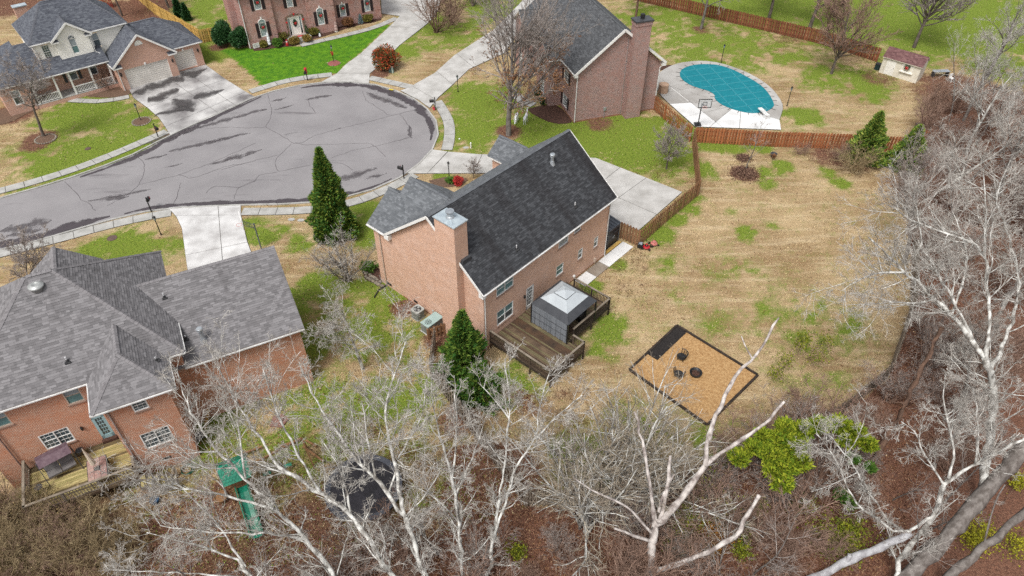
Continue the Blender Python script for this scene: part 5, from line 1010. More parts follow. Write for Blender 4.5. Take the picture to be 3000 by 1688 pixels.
for i in range(10): a = i * 2 * PI / 10; fb.face([(-.36 + .04 * math.cos(a), .04 * math.sin(a), .94), (-.36 + .27 * math.cos(a), .27 * math.sin(a), .935), (-.36 + .27 * math.cos(a + .3), .27 * math.sin(a + .3), .935), (-.36 + .05 * math.cos(a + .5), .05 * math.sin(a + .5), .94)])
fb.build('fan_grille', M_ACG, A2); MB().lathe([(.05, 0), (.05, 1.0), (.06, 1.02), (.06, 1.14), (.01, 1.16)], 8, (.62, .5, 0)).build('line_cover', M_ACW, A2)
fs = fence('short brown screen fence in front of the pale heat pump', [FM.wld(-17.0, 4.0), FM.wld(-15.4, 3.4)], M_CED2, h=1.1, step=.15)
o_ = MB(); o_.tube([FM.wld(-15.1, 10.95, .12), FM.wld(-15.9, 11.0, .07), FM.wld(-16.7, 10.6, .06)], .06, 6); tag(o_.build('drain_pipe', M_BLACK), 'black corrugated drain pipe leading from the tan downspout', 'pipe')

# ================================================================ gravel-mulch square with fire pit
FPQ = [g('N', 800, 705), g('N', 1612, 1205), g('N', 1395, 1475), g('N', 780, 1452) , g('N', 350, 1120)]
FPQ = [g('N', 800, 705), g('N', 1612, 1205), Vector((13.2, 29.3, 0)), Vector((8.55, 34.2, 0))]
fpo = MB().prism(FPQ, -.03, .04).build('mulch_square', M_ORCH); fpo['kind'] = 'structure'; PAVED.append([tuple(p[:2]) for p in FPQ])
for i, lb in enumerate(('black timber edging along the lawn side of the mulch square', 'black timber edging at the end of the mulch square nearest the wood', 'black timber edging on the near side of the mulch square', 'black timber edging beside the dark mulch strip')):
    a, b = FPQ[i], FPQ[(i + 1) % 4]; T = thing('timber_edging', lb, 'edging', a)
    n = max(2, round((b - a).length / 2.4))
    for k in range(n): MB().beam((b - a) * (k / n) + Vector((0, 0, .07)), (b - a) * ((k + .985) / n) + Vector((0, 0, .07)), .16, .15).build('timber', M_TIMBER, T)
def strip_poly(a, b, w_):
    d = (b - a).normalized(); nn = Vector((-d.y, d.x, 0)); return [a, b, b + nn * w_, a + nn * w_]
bl = MB().prism(strip_poly(FPQ[0] * .98 + FPQ[3] * .02, FPQ[0] * .35 + FPQ[3] * .65, .95), .0, .09).build('mulch_bed', mat('black_mulch', (.012, .010, .010), (.03, .026, .024), 9, .95, .8)); bl['kind'] = 'structure'
def pit(label, loc, rz, kind):
    if kind == 'pit':
        T = thing('fire_pit', label, 'fire pit', loc, rz); MB().lathe([(.30, .05), (.42, .12), (.44, .30), (.46, .31), (.42, .30), (.30, .18), (.05, .15)], 14).build('bowl', M_BLACK, T); MB().lathe([(.28, .18), (.2, .2), (.02, .21)], 10).build('ashes', M_MULCH, T)
        for i in range(5): a = i * 1.3; MB().tube([(.28 * math.cos(a), .28 * math.sin(a), .25), (-.1 * math.cos(a + .5), .1 * math.sin(a), .33)], .035, 5).build('log', mat('burnt_log', (.10, .05, .035), (.04, .025, .02), 8, .9), T)
    else:
        T = thing('garden_chair', label, 'chair', loc, rz, 'low black chairs round the fire pit')
        MB().lathe([(.30, .28), (.36, .33), (.30, .35)], 12).build('seat', M_BLACK, T); bk = MB()
        for i in range(9): a = math.radians(70 + i * 27.5); bk.tube([(.34 * math.cos(a), .34 * math.sin(a), .32), (.42 * math.cos(a), .42 * math.sin(a), .72)], .028, 4)
        bk.tube([(.42 * math.cos(math.radians(70 + i * 20)), .42 * math.sin(math.radians(70 + i * 20)), .72) for i in range(12)], .035, 5); bk.build('backrest', M_BLACK, T)
        for i in range(4): a = PI / 4 + i * PI / 2; MB().tube([(.26 * math.cos(a), .26 * math.sin(a), .3), (.33 * math.cos(a), .33 * math.sin(a), 0)], .025, 4).build('leg', M_BLACK, T)
pit('black metal fire bowl with charred logs on the orange mulch', g('N', 985, 1195), 0, 'pit')
pit('black barrel-backed chair on the mulch nearer the dark strip', g('N', 840, 1040), 2.6, 'c'); pit('black barrel-backed chair on the mulch beside the fire bowl', g('N', 812, 1215), .9, 'c')

# ================================================================ back garden of the red brick house
BZ = 1.4
D4 = thing('raised_deck', 'mossy yellow-streaked timber deck behind the red brick house', 'deck', F4.o, F4.a)
M_MS = [mat('mossy_board_%s' % k, a, b, 1.6, .8, .35, 22, 6, stretch=(.5, 3, 1)) for k, a, b in (('pale', (.50, .42, .19), (.24, .18, .08)), ('dark', (.075, .058, .030), (.14, .105, .05)), ('olive', (.26, .225, .085), (.36, .30, .13)))]
boards(D4, -9.3, -3.4, -.95, 2.62, BZ, M_MS, .145, 'u')
fr_ = MB()
for a, b in (((-9.3, -.95), (-3.4, -.95)), ((-9.3, -.95), (-9.3, 2.6)), ((-3.4, -.95), (-3.4, 0))): fr_.beam((a[0], a[1], BZ - .13), (b[0], b[1], BZ - .13), .05, .22)
fr_.build('rim_joist', M_DECKD, D4)
railing(D4, [(-9.28, 2.5), (-9.28, -.93), (-3.45, -.93)], BZ, M_OLDW, M_RAILC, .9, .16); railing(D4, [(-3.4, -.93), (-3.42, -.05)], BZ, M_OLDW, M_RAILC, .9, .16)
sr = MB()
for i in range(6): sr.box(-3.38 + i * .3, -3.1 + i * .3, -1.9, -.98, BZ - .22 * (i + 1), BZ - .22 * (i + 1) + .045)
sr.build('stair_tread', M_MS[2], D4)
for v in (-1.93, -.96):
    MB().beam((-3.4, v, BZ - .1), (-1.5, v, .1), .05, .24).build('stair_string', M_OLDW, D4); MB().beam((-3.45, v, BZ + .9), (-1.5, v, 1.0), .1, .05).build('stair_rail', M_RAILC, D4)
    for i in range(7): MB().beam((-3.4 + i * .3, v, BZ - .05 - i * .21), (-3.4 + i * .3, v, BZ + .85 - i * .145), .04, .04, up=(0, 1, 0)).build('stair_baluster', M_OLDW, D4)
    MB().box(-1.55, -1.45, v - .05, v + .05, -.1, 1.05).build('newel', M_OLDW, D4)
# swing seat
SW = thing('swing_seat', 'purple-brown canopy swing seat with grey cushions on the mossy deck', 'swing seat', F4.wld(-7.43, 1.55, BZ), F4.a + math.radians(14))
M_PUR = mat('plum_canopy', (.085, .05, .065), (.15, .105, .12), 3.5, .8, noise_rough=.7); cn = MB(); cn.beam((0, -.52, 1.52), (0, .02, 1.74), 1.8, .03); cn.beam((0, .02, 1.74), (0, .5, 1.55), 1.8, .03); cn.build('canopy', M_PUR, SW)
for x in (-.95, .95):
    MB().tube([(x, -.75, 0), (x, -.05, 1.6), (x, .65, 0)], .028, 5).build('frame_leg', M_DARKGREY, SW)
    MB().tube([(x * .85, 0, 1.55), (x * .8, -.05, .5)], .012, 4).build('hanger', M_DARKGREY, SW)
MB().tube([(-.95, -.05, 1.6), (.95, -.05, 1.6)], .03, 5).build('top_bar', M_DARKGREY, SW)
for i in range(2):
    MB().box(-.78 + i * .79, -.02 + i * .79, -.55, 0, .42, .54).build('seat_cushion', mat('grey_cushion', (.17, .16, .155), (.13, .12, .12), 3, .9), SW); c_ = MB(); c_.beam((-.4 + i * .79, .02, .55), (-.4 + i * .79, .2, 1.0), .75, .12, up=(0, 1, -.3)); c_.build('back_cushion', MATS['grey_cushion'], SW)
# table with closed parasol
TB = thing('patio_table', 'tiled patio table with a closed cream parasol on the mossy deck', 'table', F4.wld(-5.4, .1, BZ), F4.a)
M_TILE = [mat('patio_tile_%d' % i, c, tuple(x * .8 for x in c), 4, .6) for i, c in enumerate(((.36, .22, .19), (.30, .19, .17), (.40, .27, .23)))]
MB().box(-.56, .56, -.86, .86, .62, .68).build('table_frame', M_DARKGREY, TB)
for i in range(3):
    for j in range(5): MB().box(-.52 + i * .35, -.19 + i * .35, -.82 + j * .33, -.51 + j * .33, .68, .70).build('tile', rnd.choice(M_TILE), TB)
MB().box(-.15, .15, -.15, .15, .70, .715).build('tile_inset', M_DARKGREY, TB)
for x in (-.48, .48):
    for y in (-.78, .78): MB().box(x - .03, x + .03, y - .03, y + .03, 0, .62).build('leg', M_DARKGREY, TB)
PS_ = thing('parasol', 'closed cream garden parasol leaning through the tiled patio table', 'parasol', F4.wld(-5.4, .1, BZ + .705), F4.a)
MB().tube([(0, 0, 0), (-.12, .12, 1.95)], .022, 6).build('pole', M_OLDW, PS_); cv = MB(); cv.tube([(-.03, .03, .5), (-.05, .05, .85), (-.09, .09, 1.5), (-.12, .12, 1.95)], [.17, .15, .08, .02], 9); cv.build('folded_canopy', mat('cream_cloth', (.55, .46, .36), (.44, .36, .28), 5, .85, stretch=(1, 1, .2)), PS_)
for k, (lb, (u, v)) in enumerate((('dark round stool between the swing seat and the brick wall', (-6.3, 2.1)), ('dark round stool at the outer rail of the mossy deck', (-8.6, .35)))):
    T = thing('bar_stool', lb, 'stool', F4.wld(u, v, BZ), 0, 'dark stools on the mossy deck'); MB().lathe([(.2, .6), (.24, .63), (.2, .67), (.02, .68)], 12).build('seat', M_DARKGREY, T)
    for i in range(4): a = i * PI / 2; MB().tube([(.15 * math.cos(a), .15 * math.sin(a), .6), (.24 * math.cos(a), .24 * math.sin(a), 0)], .02, 4).build('leg', M_DARKGREY, T)
# basketball hoop at the drive
def hoop(label, base, aim, h, mpole, board, glass):
    T = thing('basketball_hoop', label, 'basketball hoop', base, math.atan2(aim.y - base.y, aim.x - base.x)); L = max(.9, math.hypot(aim.x - base.x, aim.y - base.y) - .35)
    MB().tube([(0, 0, 0), (0, 0, h * .93)], .06, 6).build('pole', mpole, T)
    for z in (h * .93, h * .82): MB().tube([(0, .08, z - .15), (L - .1, .12, h + .2 if z > h * .9 else h - .1)], .025, 5).build('arm', mpole, T); MB().tube([(0, -.08, z - .15), (L - .1, -.12, h + .2 if z > h * .9 else h - .1)], .025, 5).build('arm', mpole, T)
    b = MB(); x = L
    for y0, y1, z0, z1 in ((-.7, .7, h - .15, h - .08), (-.7, .7, h + .78, h + .85), (-.7, -.64, h - .1, h + .8), (.64, .7, h - .1, h + .8), (-.22, .22, h + .1, h + .14), (-.22, .22, h + .46, h + .5), (-.22, -.18, h + .1, h + .5), (.18, .22, h + .1, h + .5)): b.box(x - .02, x + .02, y0, y1, z0, z1)
    b.build('backboard', board, T); q = MB(); q.box(x - .008, x + .008, -.64, .64, h - .08, h + .78); q.build('backboard_panel', glass, T)
    MB().tube([(x + .25 + .225 * math.cos(t), .225 * math.sin(t), h) for t in np.linspace(0, 2 * PI, 17)], .014, 4, False).build('rim', mat('rim_orange', (.55, .06, .03), (.45, .05, .02), 3, .4), T); return T
M_CLEAR = bpy.data.materials.new('clear_board'); M_CLEAR.use_nodes = True; M_CLEAR.node_tree.nodes['Principled BSDF'].inputs['Alpha'].default_value = .22; M_CLEAR.node_tree.nodes['Principled BSDF'].inputs['Base Color'].default_value = (.6, .65, .68, 1); M_CLEAR.node_tree.nodes['Principled BSDF'].inputs['Roughness'].default_value = .1
hoop('grey-green pole basketball hoop with clear board beside the lilac-roof house drive', g('G', 400, 1310), g('G', 195, 1055, 3.05), 3.05, mat('grey_pole', (.13, .15, .16), (.10, .115, .125), 3, .5), M_WHITE, M_CLEAR)
pb = g('D', 665, 1270); hp_ = hoop('black portable basketball hoop at the pool terrace fence', pb, g('D', 745, 1075, 3.05), 2.9, M_BLACK, M_BLACK, M_CLEAR); MB().box(-.5, .2, -.35, .35, 0.09, .22).build('base', M_BLACK, hp_)
# playset
PY = thing('playset', 'wooden playset tower with green shingled roof and green slide', 'playset', Vector((-16.55, 24.05, 0)), math.radians(27.5))
M_PLW = mat('play_wood', (.26, .14, .065), (.18, .095, .045), 2.5, .8, .3)
for x in (-.65, .65):
    for y in (-.5, .5): MB().box(x - .05, x + .05, y - .05, y + .05, 0, 2.5).build('post', M_PLW, PY)
for i in range(9): MB().box(-.68 + i * .152, -.54 + i * .152, -.58, .58, 1.35, 1.39).build('floor_board', M_PLW, PY)
for s in (-1, 1): MB().beam((-.7, s * .55, 1.9), (.7, s * .55, 1.9), .04, .14).build('side_rail', M_PLW, PY); MB().beam((s * .68, -.55, 1.9), (s * .68, .55, 1.9), .04, .14).build('side_rail', M_PLW, PY)
rfp = MB()
for s in (-1, 1): rfp.beam((-.85, s * .42, 2.72), (.85, s * .42, 2.72), .98, .03, up=(0, -s * .75 * -1, 1))
rfp = rfp.build('roof', M_GREENP, PY)
sl = MB()
for s in (-1, 1):
    for r_ in range(6):
        for c_ in range(9):
            y = s * (.86 - r_ * .145); z = 2.40 + r_ * .108; x = -.84 + c_ * .188 + (.09 if r_ % 2 else 0)
            sl.beam((x, y, z + .045), (x + .175, y, z + .045), .17, .018, up=(0, s * .6, .8))
sl.build('roof_shingles', M_GREENP, rfp, kind='stuff')
MB().beam((-.86, 0, 3.07), (.86, 0, 3.07), .14, .05).build('roof_ridge', M_GREENP, rfp)
sd = MB(); prof = [(-.30, .22), (-.27, .02), (0, -.02), (.27, .02), (.30, .22)]
path = [(-.12, 1.42), (-.5, 1.36), (-1.0, 1.0), (-1.6, .62), (-2.2, .34), (-2.7, .22), (-3.05, .20)]
for i in range(len(path) - 1):
    for j in range(len(prof) - 1):
        q = lambda k, p: (prof[p][0] + .1, path[k][0] - .5, path[k][1] + prof[p][1]); sd.face([q(i, j), q(i, j + 1), q(i + 1, j + 1), q(i + 1, j)]); sd.face([tuple(Vector(v_) - Vector((0, 0, .02))) for v_ in (q(i + 1, j), q(i + 1, j + 1), q(i, j + 1), q(i, j))])
sd.build('slide', M_GREENP, PY)
for x in (-.26, .46): MB().tube([(x, -.5 + y, z + .23) for y, z in path], .035, 5).build('slide_edge', M_GREENP, PY)
MB().beam((.65, 0, 2.2), (4.2, .6, 2.2), .09, .14).build('swing_beam', M_PLW, PY)
for s in (-1, 1): MB().beam((4.2, .6, 2.2), (4.35, .6 + s * .9, 0), .09, .09).build('swing_leg', M_PLW, PY)
for x in (1.6, 2.9):
    for s in (-.22, .22): MB().tube([(x + s, .3, 2.15), (x + s, .3, .55)], .008, 3).build('swing_chain', M_NEWW, PY)
    MB().box(x - .25, x + .25, .18, .42, .5, .54).build('swing_board', M_GREENP, PY)
# trampoline
TR = thing('trampoline', 'round black trampoline with grey pad under the pale trees', 'trampoline', Vector((-9.0, 23.9, 0)))
MB().lathe([(2.0, .86), (2.0, .862), (.02, .85)], 32).build('mat', mat('jump_mat', (.016, .015, .018), (.03, .028, .034), 2, .7), TR); MB().lathe([(2.0, .88), (2.35, .90), (2.37, .87), (2.35, .84), (2.0, .84), (2.0, .88)], 32, cap=False).build('frame_pad', mat('pad_grey', (.075, .08, .095), (.055, .058, .07), 2, .5), TR)
for i in range(6):
    a = i * PI / 3; MB().tube([(2.2 * math.cos(a), 2.2 * math.sin(a), .85), (2.25 * math.cos(a), 2.25 * math.sin(a), 0)], .03, 5).build('leg', M_GALV, TR)
    MB().tube([(2.3 * math.cos(a + .5), 2.3 * math.sin(a + .5), .85), (2.3 * math.cos(a + .5), 2.3 * math.sin(a + .5), 2.4)], .025, 5).build('net_pole', M_BLACK, TR) if i < 2 else None
# small garden bits
def clutter(name, label, cat, mb, m, loc=None, rz=0): o = mb.build(name, m, loc=loc, rotz=rz); return tag(o, label, cat)
hz = MB()
for i in range(5): hz.tube([((.32 + .03 * i) * math.cos(t) + .04 * i, (.32 + .02 * i) * math.sin(t), .04 + .03 * i) for t in np.linspace(0, 2 * PI, 18)], .018, 4, False)
clutter('garden_hose', 'coiled green garden hose by the corner of the red brick house', 'hose', hz, mat('hose_green', (.015, .10, .06), (.01, .07, .045), 4, .4), g('P', 1060, 540))
pl = thing('half_barrel_planter', 'wooden half barrel planter beside the green slide', 'planter', g('U', 1265, 385)); MB().lathe([(.32, 0), (.42, .4), (.40, .42), (.36, .42), (.34, .34), (.02, .33)], 14).build('barrel', M_PLW, pl); MB().lathe([(.345, .12), (.35, .16)], 14).build('hoop_band', M_DARKGREY, pl)
lt = thing('wheelbarrow', 'dark upturned wheelbarrow against the red brick house', 'wheelbarrow', g('Q', 185, 380), .6); b_ = MB(); b_.tube([(0, 0, .35), (0, .25, .5), (0, .5, .35)], [.28, .34, .2], 8); b_.build('tray', M_DARKGREY, lt); MB().tube([(-.15, -.5, .45), (-.1, .7, .2)], .02, 4).build('handle', M_PLW, lt); MB().tube([(.15, -.5, .45), (.1, .7, .2)], .02, 4).build('handle', M_PLW, lt); MB().tube([(-.05, .75, .2), (.05, .75, .2)], .18, 12).build('wheel', M_BLACK, lt)
clutter('leaning_plank', 'bare plank leaning against the red brick wall', 'plank', MB().beam(g('Q', 195, 305), g('Q', 215, 195, 1.2), .22, .04), M_NEWW)
for i, (a, b, z) in enumerate((((410, 445), (520, 405), .3), ((620, 405), (750, 360), .25), ((755, 405), (870, 490), .25), ((770, 370), (830, 405), .2))):
    clutter('garden_timber', ('yellow timber beside the green playset roof', 'brown timber lying in the side yard grass behind the playset', 'long brown timber lying near the trampoline', 'short brown timber end in the side yard grass')[i], 'timber', MB().beam(g('Q', *a, z), g('Q', *b, z), .12, .1), M_PLW)
clutter('flagstone_heap', 'reddish flat stones stacked in the side yard grass', 'stones', MB().prism([(x + .1 * rnd.random(), y) for x, y in ((-.5, -.4), (.4, -.5), (.6, .2), (.1, .6), (-.5, .4))], 0, .12).prism([(-.4, -.2), (.3, -.3), (.4, .3), (-.2, .4)], .12, .22), mat('red_stone', (.26, .13, .10), (.19, .10, .08), 5, .9), g('Q', 610, 265))
clutter('plastic_tub', 'blue plastic tub under the mossy deck stair', 'tub', MB().lathe([(.2, 0), (.26, .3), (.28, .31), (.24, .3), (.2, .05)], 12), mat('blue_tub', (.03, .10, .20), (.02, .07, .15), 3, .4), g('U', 885, 400))

# ================================================================ pool
PO = thing('pool_cover', 'teal fitted cover with straps over the curved swimming pool', 'pool cover', (0, 0, 0))
cvp = MB(); cvp.face([(p.x, p.y, .135) for p in POOL]); M_COV = mat('teal_cover', (.003, .150, .190), (.006, .185, .225), 2.2, .8, .2, 20, stretch=None)
cvm = MB().prism([(p.x, p.y) for p in POOL], .10, .125).build('cover_sheet', M_COV, PO)
M_SEAM = mat('cover_seam', (.06, .27, .315), (.035, .225, .27), 3, .7)
def seam(k, a, b):
    pa, pb = g(k, *a, .13), g(k, *b, .13); L = (pb - pa).length; n = 40; run = []
    for i in range(n + 1):
        p = pa.lerp(pb, i / n)
        if bool(inside(np.array([p.x]), np.array([p.y]), [(q.x, q.y) for q in POOL])[0]): run.append(p)
    if len(run) > 1: MB().beam(run[0], run[-1], .085, .016).build('strap_seam', M_SEAM, PO)
for i in range(10): seam('D', (300, 745 + i * 62), (1700, 560 + i * 62))
for i in range(7): seam('D', (420 + i * 150, 640 - 20 * i), (1000 + i * 150, 1240 - 20 * i))
cx_ = sum(p.x for p in POOL) / len(POOL); cy_ = sum(p.y for p in POOL) / len(POOL)
pr_ = resample(POOL + [POOL[0]], 1.05); out_ = offset_line(pr_, .5 if area([(p.x, p.y) for p in POOL]) < 0 else -.5)
for a, b in zip(pr_[:-1], out_[:-1]): MB().beam((a.x, a.y, .13), (b.x, b.y, .115), .05, .012).build('strap', M_RAILD, PO)
DB = thing('diving_board', 'white diving board over the end of the covered pool', 'diving board', (0, 0, 0)); a, b = g('D', 1290, 1085, .5), g('D', 1375, 1165, .5); MB().beam(a, b, .5, .06).build('board', mat('board_white', (.7, .7, .68), (.6, .6, .58), 2, .5), DB); MB().beam(a.lerp(b, .7) - Vector((0, 0, .22)), b - Vector((0, 0, .22)), .42, .34).build('stand', M_CONC_PL, DB)
dr_ = MB().beam(g('D', 400, 880, .085), g('D', 575, 1020, .085), .07, .02).build('deck_drain', M_WHITE); tag(dr_, 'white strip drain across the pool terrace', 'drain')
GR = thing('covered_grill', 'grill under a tan cover between the brick house and pool fence', 'grill', g('D', 315, 930), math.radians(20)); q = MB(); q.tube([(0, 0, .02), (0, 0, .7), (0, 0, 1.05), (0, 0, 1.15)], [.62, .58, .60, .35], 9); q.build('cover', mat('tan_cover', (.45, .31, .22), (.36, .24, .165), 2.2, .8, .4, 9), GR); MB().tube([(.5, -.3, 0), (.5, -.3, .3)], .04, 5).build('leg', M_DARKGREY, GR)
# pool shed
a, b, c = g('E', 1112, 728), g('E', 1482, 840), g('E', 1592, 792); az = math.atan2((b - a).y, (b - a).x); W_, D_ = (b - a).length, (c - b).length
SH = thing('garden_shed', 'cream wooden shed with purple-brown roof in the pool yard', 'shed', a, az)
M_SHED = mat('shed_cream', (.72, .68, .58), (.60, .56, .47), 1.5, .7); MB().box(0, W_, 0, D_, -.1, 2.15).build('wall', M_SHED, SH)
gq = MB(); gq.face([(0, 0, 2.15), (0, D_ / 2, 2.85), (0, D_, 2.15)]); gq.face([(W_, 0, 2.15), (W_, D_, 2.15), (W_, D_ / 2, 2.85)]); gq.build('gable', M_SHED, SH)
make_roof(SH, [([(-.12, -.2, 2.05), (W_ + .12, -.2, 2.05), (W_ + .12, D_ / 2, 2.95), (-.12, D_ / 2, 2.95)], 0), ([(W_ + .12, D_ + .2, 2.05), (-.12, D_ + .2, 2.05), (-.12, D_ / 2, 2.95), (W_ + .12, D_ / 2, 2.95)], 0)], [island_mat('plum_shingles', [(.10, .05, .05), (.15, .075, .075), (.19, .105, .10)])], trim=M_SHED, th=.06)
Psh = lambda a_, o_, z_: Vector((a_, -o_ + .07, z_)); window(SH, lambda a_, o_, z_: Vector((a_, -o_ - .05, z_)), W_ * .52, W_ * .82, 1.0, 1.75, cols=1, sash=False, grid=(4, 3), fm=M_CREAM, up=M_GLASS)
MB().beam((W_ * .5, -.12, .95), (W_ * .84, -.12, .95), .2, .06).build('window_shelf', M_CREAM, SH); d_ = MB().box(W_ * .12, W_ * .36, -.02, .0, .05, 1.85).build('door', M_CREAM, SH); MB().ball((W_ * .34, -.05, 1.0), .04, 6, 4).build('handle', M_BLACK, d_)
WREATH.append((Vector((0, 0, 0)), None))
shed_wr = (a + Matrix.Rotation(az, 3, 'Z') @ Vector((W_ * .66, -.14, 1.6)), az)
bx = thing('utility_cabinet', 'dark green cabinet at the end of the cream pool shed', 'cabinet', g('E', 1100, 700), az); MB().box(-.35, .2, -.3, .3, 0, .7).build('casing', mat('cabinet_green', (.012, .03, .03), (.02, .04, .04), 3, .5), bx); MB().box(-.38, .23, -.33, .33, .7, .76).build('lid', M_BLACK, bx)
FP = thing('fire_pit', 'square dark metal fire pit on the tan pool lawn near the wood', 'fire pit', g('E', 1540, 1285), .3); q = MB()
for s in (-1, 1): q.box(-.5, .5, s * .45 - .06, s * .45 + .06, .3, .36); q.box(s * .45 - .06, s * .45 + .06, -.39, .39, .3, .36)
q.build('rim', mat('pit_grey', (.10, .09, .095), (.06, .05, .055), 4, .5), FP); MB().lathe([(.15, .05), (.36, .28), (.34, .29), (.02, .12)], 10).build('bowl', M_BLACK, FP)
for i in range(4): x, y = ((-.42, -.42), (.42, -.42), (.42, .42), (-.42, .42))[i]; MB().box(x - .03, x + .03, y - .03, y + .03, 0, .3).build('leg', M_BLACK, FP)
dl = MB().ball((0, 0, .45), (.34, .34, .26), 10, 6); dl.build('spark_screen', mat('rust_screen', (.10, .045, .035), (.06, .03, .025), 6, .9), FP)
tb_ = thing('folding_table', 'pale table behind the cream pool shed under the trees', 'table', g('E', 1720, 770), .1); MB().box(-1.0, 1.0, -.35, .35, .7, .74).build('table_top', M_GALV, tb_)
for x in (-.9, .9): MB().box(x - .03, x + .03, -.3, .3, 0, .7).build('leg', M_DARKGREY, tb_)
cb = thing('plastic_chair', 'white plastic chair at the edge of the wood behind the shed', 'chair', g('E', 1835, 820), .4); MB().box(-.25, .25, -.25, .25, .4, .44).build('seat', M_WHITE, cb); MB().box(-.25, .25, .22, .27, .44, .9).build('backrest', M_WHITE, cb)
for x in (-.2, .2):
    for y in (-.2, .2): MB().box(x - .025, x + .025, y - .025, y + .025, 0, .4).build('leg', M_WHITE, cb)

# ================================================================ street and garden furniture
def lamp(label, base, h=2.0, bow=False, ring=None):
    T = thing('lamp_post', label, 'lamp post', base, 0, 'garden lamp posts'); MB().lathe([(.07, 0), (.07, .15), (.045, .2), (.04, h - .4), (.055, h - .36)], 8).build('post', M_BLACK, T)
    MB().lathe([(.06, h - .36), (.12, h - .05), (.12, h - .04), (.05, h - .36)], 6).build('lantern_glass', M_GLASS_L, T); MB().lathe([(.14, h - .05), (.09, h + .05), (.03, h + .09), (.02, h + .14)], 6).build('lantern_cap', M_BLACK, T)
    for i in range(4): a = PI / 4 + i * PI / 2; MB().tube([(.06 * math.cos(a), .06 * math.sin(a), h - .36), (.125 * math.cos(a), .125 * math.sin(a), h - .05)], .012, 4).build('lantern_bar', M_BLACK, T)
    if bow:
        b_ = MB()
        for s in (-1, 1): b_.tube([(0, -.1, h - .8), (s * .18, -.12, h - .68), (s * .16, -.12, h - .92), (0, -.1, h - .8)], .05, 5)
        b_.tube([(0, -.1, h - .8), (-.08, -.1, h - 1.2)], .05, 4); b_.tube([(0, -.1, h - .8), (.1, -.1, h - 1.15)], .05, 4); b_.build('red_bow', M_RED, T)
    return T
lamp('black lamp post in a leafy ring on the lawn before the beige garage', g('A', 1420, 1218)); lamp('black lamp post with red bow on the bright green lawn', g('B', 1297, 625), 2.1, True); lamp('black lamp post beside the lilac-roof house drive', g('F', 1623, 1165))
lamp('black lamp post in the front bed of the peach brick house', g('H', 57, 610)); lamp('black lamp post beside the drive under the brown-leaved tree', g('C', 487, 925)); lamp('black lamp post behind the pool', g('D', 900, 632), 2.3); lamp('black lamp post at the lawn end of the pool terrace', g('D', 1562, 1068), 2.3)
def mailbox(label, base, rz, bow=False):
    T = thing('mailbox', label, 'mailbox', base, rz, 'black mailboxes at the kerb'); MB().box(-.045, .045, -.045, .045, 0, 1.55).build('post', M_BLACK, T); MB().beam((-.1, 0, 1.02), (.55, 0, 1.02), .06, .05).build('arm', M_BLACK, T)
    bx_ = MB(); pr2 = [(-.13, 1.06), (.13, 1.06)] + [(.13 * math.cos(t), 1.22 + .13 * math.sin(t)) for t in np.linspace(0, PI, 7)]; n = len(pr2); x0, x1 = .08, .60
    bx_.face([(x0, y, z) for y, z in pr2[::-1]]); bx_.face([(x1, y, z) for y, z in pr2])
    for i in range(n): j = (i + 1) % n; bx_.face([(x0, pr2[i][0], pr2[i][1]), (x1, pr2[i][0], pr2[i][1]), (x1, pr2[j][0], pr2[j][1]), (x0, pr2[j][0], pr2[j][1])])
    bx_.build('box', M_BLACK, T); MB().box(.4, .43, -.16, -.14, 1.2, 1.42).build('flag', M_RED, T); MB().ball((0, 0, 1.58), .06, 6, 4).build('finial', M_BLACK, T)
    if bow: MB().ball((.1, 0, 1.5), (.26, .2, .2), 8, 5).ball((.15, .1, 1.2), (.14, .1, .3), 8, 5).build('red_bow', M_RED, T)
mailbox('black mailbox by the kerb below the stained drive', g('A', 1592, 1380), math.radians(-40)); mailbox('black mailbox with red bow at the bright green lawn', g('B', 1035, 810), math.radians(-90), True); mailbox('black mailbox at the kerb island near the brown-leaved tree', g('B', 2320, 1110), math.radians(190)); mailbox('black mailbox by the kerb in front of the peach brick house', g('G', 1833, 600), math.radians(150)); mailbox('black mailbox at the kerb by the lilac-roof house drive', g('F', 1525, 930), math.radians(100))
for lb, p_, r_ in (('brown round manhole cover in the tan verge by the pavement', g('F', 1128, 1195), .42), ('dark round utility cover in the left front lawn', g('F', 885, 295), .3)):
    o = MB().lathe([(r_, 0), (r_, .03), (r_ * .86, .035), (r_ * .84, .03), (.02, .032)], 20, (0, 0, 0)).build('manhole_cover', mat('rusty_iron', (.13, .085, .07), (.09, .06, .05), 6, .7), loc=p_); tag(o, lb, 'manhole cover')
for lb, p_ in (('pale oval meter cover left of its twin by the pavement', g('G', 700, 1008)), ('pale oval meter cover nearer the tall evergreen', g('G', 795, 1015)), ('pale meter cover in the lawn beside the white stub pipe', g('G', 2455, 285))):
    o = MB().prism([(.32 * math.cos(t), .22 * math.sin(t)) for t in np.linspace(0, 2 * PI, 14, False)], 0, .035).build('meter_cover', M_CONC_W, loc=p_); tag(o, lb, 'meter cover')
o = MB().lathe([(.06, 0), (.06, .55), (.07, .56), (.07, .66), (.02, .68)], 8).build('stub_pipe', M_WHITE, loc=g('G', 2505, 290)); tag(o, 'white stub pipe standing in the lawn near the curved pavement', 'pipe')
o = MB().lathe([(.09, 0), (.09, .08), (.02, .09)], 8).build('cleanout_cap', M_WHITE, loc=g('G', 2390, 200)); tag(o, 'small white cap in the lawn beside the curved pavement', 'pipe cap')
ub = thing('utility_pedestal', 'grey-green utility box under the red-berried shrub', 'utility box', g('B', 1880, 720), .3); MB().box(-.35, .25, -.3, .3, 0, .75).build('casing', mat('utility_green', (.10, .17, .16), (.08, .14, .13), 3, .5), ub); MB().box(-.38, .28, -.33, .33, .75, .80).build('lid', MATS['utility_green'], ub); MB().box(-.05, .13, -.52, -.36, 0, .85).build('marker_post', mat('pale_green_post', (.42, .5, .45), (.36, .43, .39), 3, .5), ub)
